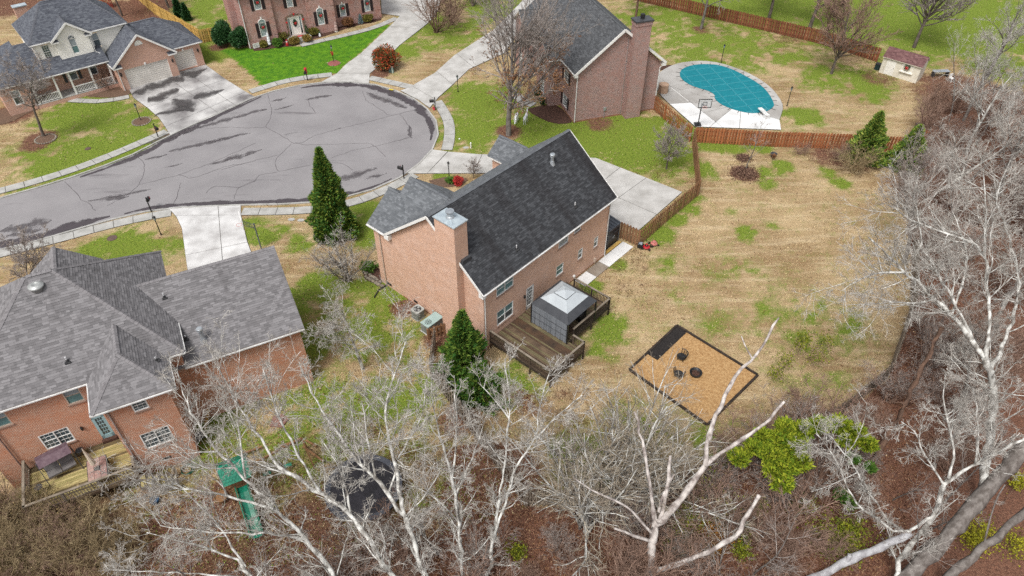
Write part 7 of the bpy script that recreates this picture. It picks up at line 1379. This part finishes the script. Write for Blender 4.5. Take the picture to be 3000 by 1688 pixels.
hero('leaning_tree', 'grey trunk crossing the bottom-right corner below the thick one', [(pk((2700, 1770, 0), (2780, 1688, 1.5), (2900, 1590, 3.4), (3000, 1498, 5.2), (3100, 1420, 7)), .25, .18), (pk((2880, 1605, 3), (2910, 1480, 5.4), (2945, 1420, 6.4)), .06, .03)], BK_GREY, TW_GREY, 0, seed=13)
hero('leaning_tree', 'smooth brown trunk slanting through the wood beside the grey fence', [(pk((2560, 1350, 0), (2637, 1222, 2.8), (2690, 1100, 5.6), (2722, 1033, 7), (2760, 960, 8.6)), .20, .13)], BK_BROWN, TW_BROWN, 0, seed=14)
hero('lichen_tree', 'slim pale tree reaching from the wood across the lime green cedar', [(pk((2660, 1560, 0), (2600, 1530, .8), (2545, 1440, 3), (2480, 1330, 5.4), (2420, 1270, 6.6)), .09, .03), (pk((2510, 1385, 4.2), (2440, 1420, 4), (2380, 1440, 4)), .04, .015), (pk((2480, 1330, 5.4), (2530, 1260, 7), (2540, 1180, 8.6)), .04, .015)], BK_PALE, TW_PALE, .5, .010, seed=15)
# --- garden and street trees
TB_ = bare_tree('vaseA', 'vase', 21, 16.0, 'big upright tree with brown lower leaves between the drive and the peach house', g('', 1490, 396), .3, 1.0, BK_GREY, TW_GREY, thick=1.35); 
bare_tree('spreadY', 'spread', 33, 8.0, 'bare dark tree in the front lawn before the cream-sided house', g('F', 445, 175), 1.2, 1.15, BK_DARK, TW_GREY, thick=1.5)
bare_tree('vaseB', 'vase', 22, 11.0, 'bare grey tree behind the pool fence, leftmost of the row in the green field', g('D', 1380, 190), 1.0, 1.15, BK_DARK, TW_BROWN, thick=1.9); bare_tree('vaseB', 'vase', 22, 11.0, 'bare brown tree behind the pool fence, middle of the row in the green field', g('D', 1790, 285), 2.7, 1.2, BK_DARK, TW_BROWN); bare_tree('vaseA2', 'vase', 24, 12.0, 'bare forked tree in the green field behind the cream shed', g('E', 1465, 480), .6, 1.0, BK_DARK, TW_GREY, thick=1.9)
bare_tree('spreadA', 'spread', 34, 12.0, 'straight grey tree with mulch ring on the pool lawn by the back fence', g('D', 700, 292), .2, 1.0, BK_GREY, TW_GREY, thick=1.7); bare_tree('vaseC', 'vase', 25, 8.5, 'small bare pinkish tree on the tan pool lawn', g('D', 2010, 742), 1.9, 1.12, BK_DARK, TW_BROWN, thick=1.6); bare_tree('spreadA', 'spread', 34, 12.0, 'bare brown tree behind the dark red brick house', g('C', 2270, 190), 2.2, .9, BK_BROWN, TW_BROWN)
bare_tree('sapA', 'vase', 41, 4.6, 'small round-headed bare tree on the green lawn by the edge-on fence', g('H', 2240, 502), .4, 1.0, BK_DARK, TW_GREY); bare_tree('sapN', 'sapling', 42, 5.6, 'slim upright bare tree over a heap of dark leaves', g('I', 808, 500), .0, 1.0, BK_GREY, TW_GREY)
bare_tree('shrubR', 'shrub', 51, 4.0, 'round grey bare shrub in front of the tall evergreen', g('L', 1280, 420), .0, 1.18, BK_GREY, TW_PALE, 'bare_shrub', None, 'shrub'); bare_tree('spreadB', 'spread', 36, 8.0, 'low pale bare tree between the lilac roof and the peach house', Vector((-10.8, 34.2, 0)), 1.0, 1.0, BK_PALE, TW_PALE)
bare_tree('shrubB', 'shrub', 52, 7.0, 'tall brown multi-stemmed shrub beside the far driveway', g('B', 2330, 330), .5, 1.0, BK_BROWN, TW_BROWN, 'bare_shrub', None, 'shrub'); bare_tree('shrubB', 'shrub', 52, 7.0, 'grey-brown multi-stemmed shrub left of the dark-roofed brick house', g('C', 430, 250), 2.5, .8, BK_BROWN, TW_BROWN, 'bare_shrub', None, 'shrub'); bare_tree('shrubB', 'shrub', 52, 7.0, 'grey bare thicket beyond the brown-leaved tree', g('C', 640, 60), 1.4, .9, BK_GREY, TW_BROWN, 'bare_shrub', None, 'shrub')
bare_tree('shrubR', 'shrub', 51, 4.0, 'yellowish bare shrub in front of the pool-side evergreens', g('J', 850, 290), .9, .85, TW_TAN, TW_TAN, 'bare_shrub', None, 'shrub'); bare_tree('shrubR', 'shrub', 51, 4.0, 'tan bare shrub left of the pool-side evergreens', g('I', 1720, 400), 2.2, .55, TW_BROWN, TW_BROWN, 'bare_shrub', None, 'shrub'); bare_tree('shrubR', 'shrub', 51, 4.0, 'low tangled brush heap against the pool fence', g('I', 1350, 350), 1.5, .42, TW_BROWN, TW_BROWN, 'bare_shrub', None, 'shrub')
bare_tree('shrubR', 'shrub', 51, 4.0, 'rust-brown bare shrub by the porch of the cream-sided house', g('A', 1100, 900), .3, .62, TW_BROWN, TW_BROWN, 'bare_shrub', None, 'shrub'); bare_tree('shrubB', 'shrub', 52, 7.0, 'bare purple-grey tree at the left edge before the porch', g('A', 20, 950), .8, .85, BK_GREY, TW_BROWN, 'bare_shrub', None, 'shrub'); bare_tree('spreadY', 'spread', 33, 8.0, 'bare dark tree at the left edge of the street by the lilac roof', Vector((-37.5, 40.5, 0)), 2.0, .85, BK_DARK, TW_GREY)
bare_tree('sapA', 'vase', 41, 4.6, 'thin bare shrub at the front roof edge of the peach house', g('H', 300, 590), 1.1, .42, BK_DARK, TW_GREY, 'bare_shrub', None, 'shrub'); bare_tree('spreadB', 'spread', 36, 8.0, 'bare brown tree behind the house with cream siding', g('A', 1230, 160), 2.0, 1.1, BK_DARK, TW_BROWN); bare_tree('spreadB', 'spread', 36, 8.0, 'dark tree trunk in the leafy yard behind the yellow fence', g('A', 1700, 80), .4, 1.2, BK_DARK, TW_BROWN)
# --- multi-stemmed pale thickets right of the dark deck
for lb, b_, s_, r_ in (('pale multi-stemmed thicket rising beside the mulch square', Vector((6.6, 24.4, 0)), 1.25, .4), ('grey multi-stemmed thicket left of the dead snag', Vector((4.4, 21.6, 0)), 1.15, 1.9), ('dense grey thicket behind the dead snag', Vector((8.6, 23.0, 0)), 1.1, 3.0)):
    bare_tree('shrubC', 'shrub', 53, 7.5, lb, b_, r_, s_ * .92, BK_PALE, TW_TAN2, 'bare_shrub', None, 'shrub')
# --- woodland saplings and brush nobody could tell apart
WLAB = 'thin bare grey sapling among the woodland brush'; BLAB = 'tangled bare brush shrub on the woodland floor'
wr = random.Random(5)
def wood_ok(x, y): return bool(inside(np.array([x]), np.array([y]), WOODS)[0])
pts = []
for _ in range(4000):
    x, y = wr.uniform(-34, 60), wr.uniform(8, 76)
    if abs(x) > y * .80 + 8 or not wood_ok(x, y): continue
    if y > 40 and x > 56: continue
    if any((x - a) ** 2 + (y - b) ** 2 < (2.6 if y < 40 else 4.0) for a, b in pts): continue
    if -3 < x < 2.5 and 18 < y < 23.5: continue
    pts.append((x, y))
    if len(pts) >= 135: break
for i, (x, y) in enumerate(pts):
    right = x > 18 and y > 24
    t_ = wr.random()
    if t_ < (.45 if right else .25): bare_tree('sapW%d' % (i % 3), 'sapling', 61 + i % 3, 7.5, WLAB, Vector((x, y, 0)), wr.uniform(0, 6), wr.uniform(.7, 1.25) * (1.15 if right else .8), BK_GREY, TW_PALE if wr.random() < .5 else TW_GREY, 'woodland_sapling', 'woodland saplings', 'sapling', (wr.uniform(-.18, .18), wr.uniform(-.18, .18)))
    else: bare_tree('brW%d' % (i % 2), 'shrub', 71 + i % 2, 3.4, BLAB, Vector((x, y, 0)), wr.uniform(0, 6), wr.uniform(.7, 1.4), TW_BROWN, TW_BROWN if wr.random() < .55 else TW_GREY, 'brush_shrub', 'woodland brush', 'shrub')
for i, (x, y) in enumerate(((60, 470), (160, 560), (260, 520), (330, 620), (60, 640), (200, 700), (420, 600), (500, 680), (120, 790), (350, 770), (560, 770), (650, 660), (-60, 560), (20, 740), (280, 830), (450, 860), (100, 900), (720, 800))):
    p_ = g('U', x, y); bare_tree('brW%d' % (i % 2), 'shrub', 71 + i % 2, 3.4, BLAB, Vector((p_.x, p_.y, 0)), i * 1.3, wr.uniform(.8, 1.15), TW_TAN, TW_TAN if i % 3 else TW_BROWN, 'brush_shrub', 'woodland brush', 'shrub')
for i, (x, y, s_, lb) in enumerate(((50, 71, 1.0, 'tall bare tree in the thicket right of the cream shed'), (47, 64, 1.05, 'bare multi-trunk tree at the top right edge of the lawn'), (58, 82, 1.2, 'grey bare tree before the green field at the right edge'), (58, 70, 1.2, 'pale bare tree at the far right beyond the fence corner'), (46, 56, 1.1, 'pale spreading tree over the grey fence corner'), (45, 48, 1.1, 'pale bare tree at the right edge behind the white-limbed tree'), (70, 88, 1.3, 'grey bare tree in the green field at the right edge'))):
    bare_tree('spreadW%d' % (i % 2), 'spread', 81 + i % 2, 10.5, lb, Vector((x, y, 0)), i * 1.7, s_, BK_PALE if i % 2 else BK_GREY, TW_PALE)

for i, (x, y, s_, lb) in enumerate(((33.5, 46.5, 1.05, 'pale twiggy tree leaning over the lawn beside the fence, nearest the mulch square'), (38.5, 55, 1.1, 'pale twiggy tree over the grey fence, middle of the lawn edge'), (37, 38.5, 1.1, 'pale twiggy tree behind the white-limbed tree'), (31, 31, .8, 'grey twiggy tree in the brown wood below the fence bend'), (44, 43, 1.15, 'grey twiggy tree at the right edge of the wood'), (27, 26, .7, 'grey twiggy tree beside the smooth brown trunk'), (51, 58, 1.2, 'grey twiggy tree at the upper right of the wood'), (38, 30, 1.0, 'grey twiggy tree in the lower right wood'))):
    bare_tree('spreadD%d' % (i % 3), 'spread', 91 + i % 3, 10.5, lb, Vector((x, y, 0)), i * 2.1, s_, BK_PALE if i % 3 else BK_GREY, TW_PALE if i % 2 else TW_GREY, lean=(.05, -.16))
# ================================================================ evergreens and leafy shrubs
def leaf_tris(rng, C, D, s, wd=.45):
    """one triangle leaf-spray at each C pointing along D"""
    n = len(C); D = norm(D); t = norm(np.cross(D, rng.normal(size=(n, 3)))); s = s * (0.6 + .8 * rng.random((n, 1)))
    V = np.stack([C - t * s * wd, C + t * s * wd, C + D * s * 1.6], 1).reshape(-1, 3); return V, np.arange(n * 3).reshape(-1, 3)
LV_ARB = island_mat('arborvitae_leaf', [(.02, .08, .018), (.06, .15, .025), (.14, .22, .03), (.23, .27, .045)], .8, .2); LV_DARK = island_mat('dark_leaf', [(.01, .045, .014), (.025, .08, .022), (.06, .14, .045)], .5, .35); LV_LIME = island_mat('lime_leaf', [(.07, .13, .010), (.16, .23, .015), (.25, .30, .02), (.36, .38, .035)], .8, .2)
LV_OLIVE = island_mat('olive_leaf', [(.08, .09, .015), (.17, .16, .03), (.26, .20, .05)], .8, .2); LV_RED = island_mat('red_leaf', [(.35, .03, .02), (.48, .09, .03), (.10, .09, .03), (.06, .10, .03), (.16, .07, .035)], .7, .2); LV_BROWN = island_mat('clinging_brown_leaf', [(.12, .055, .03), (.20, .095, .045), (.27, .15, .075)], .9, .1); LV_HON = island_mat('honeysuckle_leaf', [(.07, .10, .012), (.16, .19, .018), (.28, .28, .02)], .7, .2); LV_ORG = island_mat('orange_leaf', [(.24, .10, .02), (.36, .18, .04)], .9, .1); LV_GRN = island_mat('mid_green_leaf', [(.03, .09, .012), (.07, .16, .02), (.12, .2, .03)], .7, .25)
LV_ARB2 = island_mat('sunny_arborvitae_leaf', [(.03, .10, .018), (.10, .19, .03), (.20, .27, .04), (.32, .34, .07)], .8, .2)  # lighter, yellower leaf colours for the two pool-side evergreens
def cone_tree(label, base, h, r, n, m, seed, cat='tree', name='evergreen_tree', s=.17, lump=.16):
    rng = np.random.default_rng(seed); T = thing(name, label, cat, base); z = rng.random(n) ** 1.35; a = rng.random(n) * 2 * PI
    lum = 1 + lump * np.sin(a * 3 + z * 9 + seed) + lump * .8 * np.sin(a * 7 - z * 17) + lump * .6 * np.sin(a * 2 + z * 31)
    prof = np.minimum(1.0, (1 - z) ** .82 * 1.06) * np.minimum(1, .72 + z * 3.2); rad = r * prof * lum * (.50 + .54 * rng.random(n) ** .45)
    C = np.stack([rad * np.cos(a), rad * np.sin(a), z * h * .98 + .05], -1); D = np.stack([np.cos(a) * .7, np.sin(a) * .7, .55 + .3 * rng.random(n)], -1) + .35 * rng.normal(size=(n, 3))
    V, F = leaf_tris(rng, C, D, s); put('crown', raw_mesh('crown', V, F, m, 3), T); MB().tube([(0, 0, -.1), (0, 0, h * .5), (0, 0, h * .93)], [h * .018, h * .012, .01], 6).build('trunk', BK_BROWN, T); return T
cone_tree('tall pointed evergreen at the kerb beside the peach brick house', g('', 985, 690), 8.9, 1.72, 24000, LV_ARB, 1, lump=.2); cone_tree('yellow-green evergreen in front of the peach house end wall', Vector((-3.3, 33.6, 0)), 6.4, 1.5, 11000, island_mat('arb_bright', [(.02, .08, .015), (.07, .15, .02), (.17, .23, .035)], .8, .2), 2, lump=.34); cone_tree('low evergreen beside the deck corner', Vector((-2.2, 31.6, 0)), 3.4, 1.4, 7000, MATS['arb_bright'], 3, lump=.34)
cone_tree('taller of the two evergreens at the pool fence', g('', 2528, 470), 5.4, 1.6, 12000, LV_ARB2, 4, lump=.26); cone_tree('shorter of the two evergreens at the pool fence', g('', 2645, 492), 4.7, 1.55, 12000, LV_ARB2, 5, lump=.26); cone_tree('dark evergreen behind the tall brick chimney', F2.wld(9.6, 5.5), 6.3, 1.6, 8000, LV_DARK, 6, s=.22); cone_tree('narrow dark conifer behind the yellow fence', g('A', 1810, 170), 3.0, .55, 2500, LV_DARK, 7); cone_tree('smaller narrow dark conifer behind the yellow fence', g('A', 1890, 205), 2.3, .5, 2000, LV_DARK, 8)
def bush(label, base, r, n, m, seed, s=.11, name='leafy_shrub', lumps=9, cat='shrub'):
    rng = np.random.default_rng(seed); T = thing(name, label, cat, base); k = lumps; lc = norm(rng.normal(size=(k, 3))) * np.array([.55, .55, .4]) * rng.random((k, 1)) ** .4; lr = .42 + .22 * rng.random(k); w = rng.integers(0, k, n)
    d = norm(rng.normal(size=(n, 3))); C = (lc[w] + d * (lr[w] * (.72 + .3 * rng.random(n)))[:, None]) * np.array(r) + np.array([0, 0, r[2] * .92]); C[:, 2] = np.maximum(C[:, 2], .04)
    V, F = leaf_tris(rng, C, d + .6 * rng.normal(size=(n, 3)) + np.array([0, 0, .25]), s); put('foliage', raw_mesh('foliage', V, F, m, 3), T); q = MB()
    for i in range(4): a = i * 1.6; q.tube([(.05 * math.cos(a), .05 * math.sin(a), 0), (r[0] * .4 * math.cos(a), r[1] * .4 * math.sin(a), r[2])], .025, 4)
    q.build('stem', BK_BROWN, T); return T
bush('big dark glossy hedge bush left at the rose brick house corner', g('B', 210, 470), (1.5, 1.5, 1.85), 9000, LV_DARK, 11, .15); bush('big dark glossy hedge bush touching the rose brick wall', g('B', 385, 480), (1.35, 1.35, 1.6), 8000, LV_DARK, 12, .15)
bush('red-berried shrub beside the driveway utility box', g('B', 1810, 690), (1.9, 1.9, 1.55), 7000, LV_RED, 13, .15, lumps=14)
for i, (x, y, r, m, lb) in enumerate(((595, 475, .62, LV_OLIVE, 'yellow-olive shrub beside the white yard sign'), (735, 470, .75, LV_GRN, 'bright green rounded shrub before the rose brick wall'), (800, 410, .85, LV_OLIVE, 'tall olive shrub left of the front steps'), (900, 450, .75, island_mat('amber_leaf', [(.20, .15, .03), (.32, .20, .06), (.12, .13, .03)]), 'amber shrub directly left of the front steps'), (1035, 420, .72, MATS['amber_leaf'], 'amber-brown shrub directly right of the front steps'), (1095, 360, .85, LV_OLIVE, 'tall yellow-green shrub right of the front door'), (1440, 270, .95, LV_BROWN, 'bronze shrub in the bed below the wreathed windows'), (1650, 225, .8, LV_OLIVE, 'yellow-green shrub at the driveway end of the front bed'))):
    bush(lb, g('B', x, y), (r, r, r * .8), 2200, m, 20 + i, .10)
bush('small crimson shrub in the front bed of the peach house', g('H', 150, 660), (.55, .55, .5), 1800, island_mat('crimson_leaf', [(.42, .02, .03), (.55, .06, .05), (.25, .03, .03)]), 31, .08); bush('low green groundcover shrub by the peach house lamp post', g('H', 90, 630), (.8, .7, .3), 1500, LV_GRN, 32, .08)
bush('potted dead plant mound on the tan lawn', g('I', 1080, 375, .35), (.28, .28, .16), 300, LV_BROWN, 33, .07, 'dead_plant')
T = thing('plant_pot', 'dark grey round pot holding dead leaves on the tan lawn', 'pot', g('I', 1080, 375)); MB().lathe([(.24, 0), (.34, .36), (.36, .38), (.30, .38), (.26, .3), (.02, .28)], 14).build('pot_wall', M_DARKGREY, T)
bush('thin green shrub at the foot of the peach house left wall', g('L', 1480, 320), (.9, .8, .45), 900, LV_GRN, 34, .1)
bush('dark topiary beside the porch of the dark red brick house', g('C', 1280, 985), (.4, .4, .8), 1500, LV_DARK, 35, .1); bush('second dark topiary by the porch of the dark red brick house', g('C', 1335, 1060), (.35, .35, .75), 1300, LV_DARK, 36, .1)
# cedar with lime green tufts: clumps carried on limbs
def cedar(label, base, clumps, m, seed, n=700, s=.15):
    rng = np.random.default_rng(seed); T = thing('cedar_tree', label, 'tree', base); VV = []; FF = []; o = 0; q = MB(); top = max(c[0][2] for c in clumps); q.tube([(0, 0, 0), (.1, .05, top * .5), (.15, .1, top * .9)], [.16, .11, .04], 7); q = q.build('trunk', BK_BROWN, T); lb = MB()
    for c, r in clumps:
        c = np.array(c) - np.array([base.x, base.y, 0]); d = norm(rng.normal(size=(n, 3))); rr_ = r * (.55 + .5 * rng.random((n, 1))); C = c + d * rr_ * np.array([1, 1, .55]); V, F = leaf_tris(rng, C, d + np.array([0, 0, .7]) + .5 * rng.normal(size=(n, 3)), s); VV.append(V); FF.append(F + o); o += len(V)
        lb.tube([(.1, .05, c[2] * .55), tuple(c * np.array([.6, .6, .85])), tuple(c)], [.06, .035, .015], 5)
    put('crown', raw_mesh('crown', np.concatenate(VV), np.concatenate(FF), m, 3), T); lb.build('limb', BK_BROWN, T)
def cl(x, y, z, r): p = g('', x, y, z); return ((p.x, p.y, z), r)
cedar('lime green cedar between the fence and the brown woodland', g('', 2345, 1500), [cl(2165, 1340, 4.2, .55), cl(2210, 1310, 4.6, .5), cl(2260, 1330, 4.6, .75), cl(2290, 1290, 5.0, .7), cl(2330, 1300, 5.0, .75), cl(2350, 1260, 5.3, .6), cl(2300, 1360, 4.3, .8), cl(2290, 1410, 3.6, .65), cl(2340, 1350, 4.4, .7), cl(2270, 1380, 3.8, .6), cl(2400, 1245, 5.3, .55), cl(2460, 1245, 5.0, .6), cl(2510, 1270, 4.7, .6), cl(2540, 1300, 4.2, .5), cl(2300, 1250, 5.3, .5), cl(2235, 1275, 5, .4), cl(2480, 1290, 4.2, .5)], LV_LIME, 40)
cedar('small dark green cedar sprig below the lime cedar', g('', 2490, 1500), [cl(2465, 1450, 1.6, .4), cl(2490, 1475, 1.2, .35), cl(2500, 1345, 3.4, .35), cl(2550, 1370, 2.9, .3)], LV_GRN, 41, 400, .12)
def vine(label, k, pts, m, seed, n=900):
    base = g(k, *pts[0][:2]); rng = np.random.default_rng(seed); T = thing('climbing_shrub', label, 'shrub', base); VV = []; FF = []; o = 0; q = MB()
    for x, y, z, r in pts:
        q = MB(); c = np.array(tuple(g(k, x, y, z))) - np.array([base.x, base.y, 0]); C = c + rng.normal(size=(n, 3)) * r * np.array([.6, .6, .5]); C[:, 2] = np.abs(C[:, 2]) + .03; V, F = leaf_tris(rng, C, rng.normal(size=(n, 3)) + np.array([0, 0, .5]), .075, .6); VV.append(V); FF.append(F + o); o += len(V); q.tube([(c[0] * .6, c[1] * .6, 0), tuple(c)], .02, 4); q.build('stem', BK_BROWN, T)
    put('foliage', raw_mesh('foliage', np.concatenate(VV), np.concatenate(FF), m, 3), T)
vine('yellow-green honeysuckle tangle right of the dead snag', 'W', [(1120, 340, 1.6, 1.0), (1000, 560, .8, .8), (950, 640, .6, .7), (1180, 440, 1.2, .7), (980, 480, 1.2, .6)], LV_HON, 51); vine('rusty orange leafy tangle below the honeysuckle', 'W', [(1150, 560, .8, .8), (1130, 640, .5, .6)], LV_ORG, 52, 700); vine('yellow-green honeysuckle under the lime cedar', 'X', [(350, 590, .6, 1.1), (480, 560, .8, .9), (430, 650, .5, .9), (190, 400, 1.0, .7)], LV_HON, 53); vine('bright yellow leafy shrub behind the leaning grey trunk', 'X', [(1220, 570, .6, .8), (1180, 620, .5, .6), (1420, 640, .5, .8), (1430, 280, .8, .5)], island_mat('yellow_leaf', [(.22, .22, .012), (.34, .32, .02), (.16, .17, .015)]), 54, 600); vine('green honeysuckle at the bottom beside the dead limb', 'W', [(1390, 430, 1.2, .5), (1330, 560, .8, .5), (1310, 670, .5, .5), (30, 680, .4, .5)], LV_HON, 55, 500)
vine('pale olive leafy brush in the bottom-left undergrowth', 'U', [(150, 520, .8, 1.2), (350, 420, 1.0, 1.0), (100, 700, .6, 1.2), (400, 550, .7, 1.0)], island_mat('tan_leaf', [(.24, .17, .09), (.30, .22, .10), (.20, .17, .06)]), 56, 500)
vine('green-leaved twiggy shrub on the tan lawn by the fence', 'N', [(2050, 900, 1.6, .6), (2200, 1010, 1.2, .7), (1900, 1050, 1.2, .6), (2300, 850, 1.6, .6), (2080, 820, 1.8, .5), (1800, 1180, .9, .5)], LV_HON, 57, 260)
# brown leaves still clinging to the big tree: scattered round its own twigs
rng = np.random.default_rng(90); tips = ARCH['vaseA'][2].reshape(-1, 3); tips = tips[(tips[:, 2] < 9.0)]; sel = tips[rng.integers(0, len(tips), 5200)] + rng.normal(size=(5200, 3)) * .08
V, F = leaf_tris(rng, sel, rng.normal(size=(5200, 3)), .085, .6); put('leaves', raw_mesh('leaves', V, F, LV_BROWN, 3), TB_)

# ================================================================ grass tufts and fallen leaves (uncountable)
def scatter_xy(n, seed, dens):
    rng = np.random.default_rng(seed); y = 14 + 96 * rng.random(n * 4) ** 1.55; x = (rng.random(n * 4) * 2 - 1) * (y * .76 + 7); keep = rng.random(n * 4) < dens(x, y); x, y = x[keep][:n], y[keep][:n]
    ok = np.ones(len(x), bool)
    for p in PAVED: ok &= ~inside(x, y, p)
    for p in HOUSES_PLAN: ok &= ~inside(x, y, [(q.x, q.y) for q in p])
    ok &= ~inside(x, y, [(q.x, q.y) for q in POOL]); return rng, x[ok], y[ok]
rng, x, y = scatter_xy(250000, 3, lambda x, y: np.where(inside(x, y, WOODS), .04, 1.0))
Gc, Vc, Lc = ground_cover(x, y); green = rng.random(len(x)) < np.clip(Gc * 1.35 - .22, 0, .93); viv = Vc > .5
n = len(x); hgt = (.035 + .05 * rng.random(n)) * np.where(viv, .8, 1); a = rng.random(n) * 2 * PI; d = np.stack([np.cos(a), np.sin(a), np.zeros(n)], -1); ln = rng.normal(size=(n, 2)) * .05; wd_ = .025 + .03 * rng.random(n)
c0 = np.stack([x, y, np.zeros(n) - .01], -1); V = np.stack([c0 - d * wd_[:, None], c0 + d * wd_[:, None], c0 + np.stack([ln[:, 0], ln[:, 1], hgt], -1)], 1).reshape(-1, 3)
me = raw_mesh('grass', V, np.arange(n * 3).reshape(-1, 3), [], 3)
tan_c = np.array([.50, .385, .225])[None] * (.35 + .9 * rng.random((n, 1))); grn_c = np.array([.145, .215, .022])[None] * (.55 + .9 * rng.random((n, 1))); viv_c = np.array([.10, .24, .016])[None] * (.5 + 1.0 * rng.random((n, 1)))
col = np.where(viv[:, None], viv_c, np.where(green[:, None], grn_c, tan_c)); col = np.repeat(np.concatenate([col, np.ones((n, 1))], 1), 3, 0)
ca = me.color_attributes.new('tint', 'FLOAT_COLOR', 'POINT'); ca.data.foreach_set('color', col.astype(np.float32).ravel())
gm = bpy.data.materials.new('grass_blades'); gm.use_nodes = True; at = gm.node_tree.nodes.new('ShaderNodeAttribute'); at.attribute_name = 'tint'; b_ = gm.node_tree.nodes['Principled BSDF']; gm.node_tree.links.new(at.outputs['Color'], b_.inputs['Base Color']); b_.inputs['Roughness'].default_value = .9; b_.inputs['Specular IOR Level'].default_value = .1; me.materials.append(gm)
o = put('grass', me); tag(o, 'short tufts of tan and green winter grass over the lawns', 'grass', kind='stuff')
rng, x, y = scatter_xy(130000, 8, lambda x, y: np.clip(ground_cover(x, y)[2] * 1.1 + .035, 0, 1))
n = len(x); C = np.stack([x, y, .015 + .06 * rng.random(n) ** 2], -1); V, F = leaf_tris(rng, C, rng.normal(size=(n, 3)) * np.array([1, 1, .35]), .065, .55)
o = put('leaf_litter', raw_mesh('leaf_litter', V, F, island_mat('fallen_leaf', [(.05, .022, .016), (.12, .05, .03), (.20, .095, .05), (.33, .21, .12)], .9, .15), 3)); tag(o, 'fallen brown leaves over the woodland floor and lawns', 'leaves', kind='stuff')
# dark leaf heaps
for lb, p_, r_ in (('heap of dark raked leaves under the slim upright tree', g('I', 790, 545), 1.3), ('smaller heap of dark leaves behind the slim upright tree', g('I', 780, 390), .7)):
    rng = np.random.default_rng(int(r_ * 10)); n = int(1500 * r_); q = rng.normal(size=(n, 2)) * r_ * .5; z = .28 * np.exp(-(q ** 2).sum(1) / (r_ * r_ * .5)) * rng.random(n); V, F = leaf_tris(rng, np.stack([q[:, 0], q[:, 1], z + .03], -1), rng.normal(size=(n, 3)), .09, .55)
    T = thing('leaf_heap', lb, 'leaf heap', p_); h_ = put('leaves', raw_mesh('leaves', V, F, island_mat('dark_fallen_leaf', [(.08, .04, .03), (.15, .085, .06), (.24, .15, .10)]), 3), T); h_['kind'] = 'stuff'
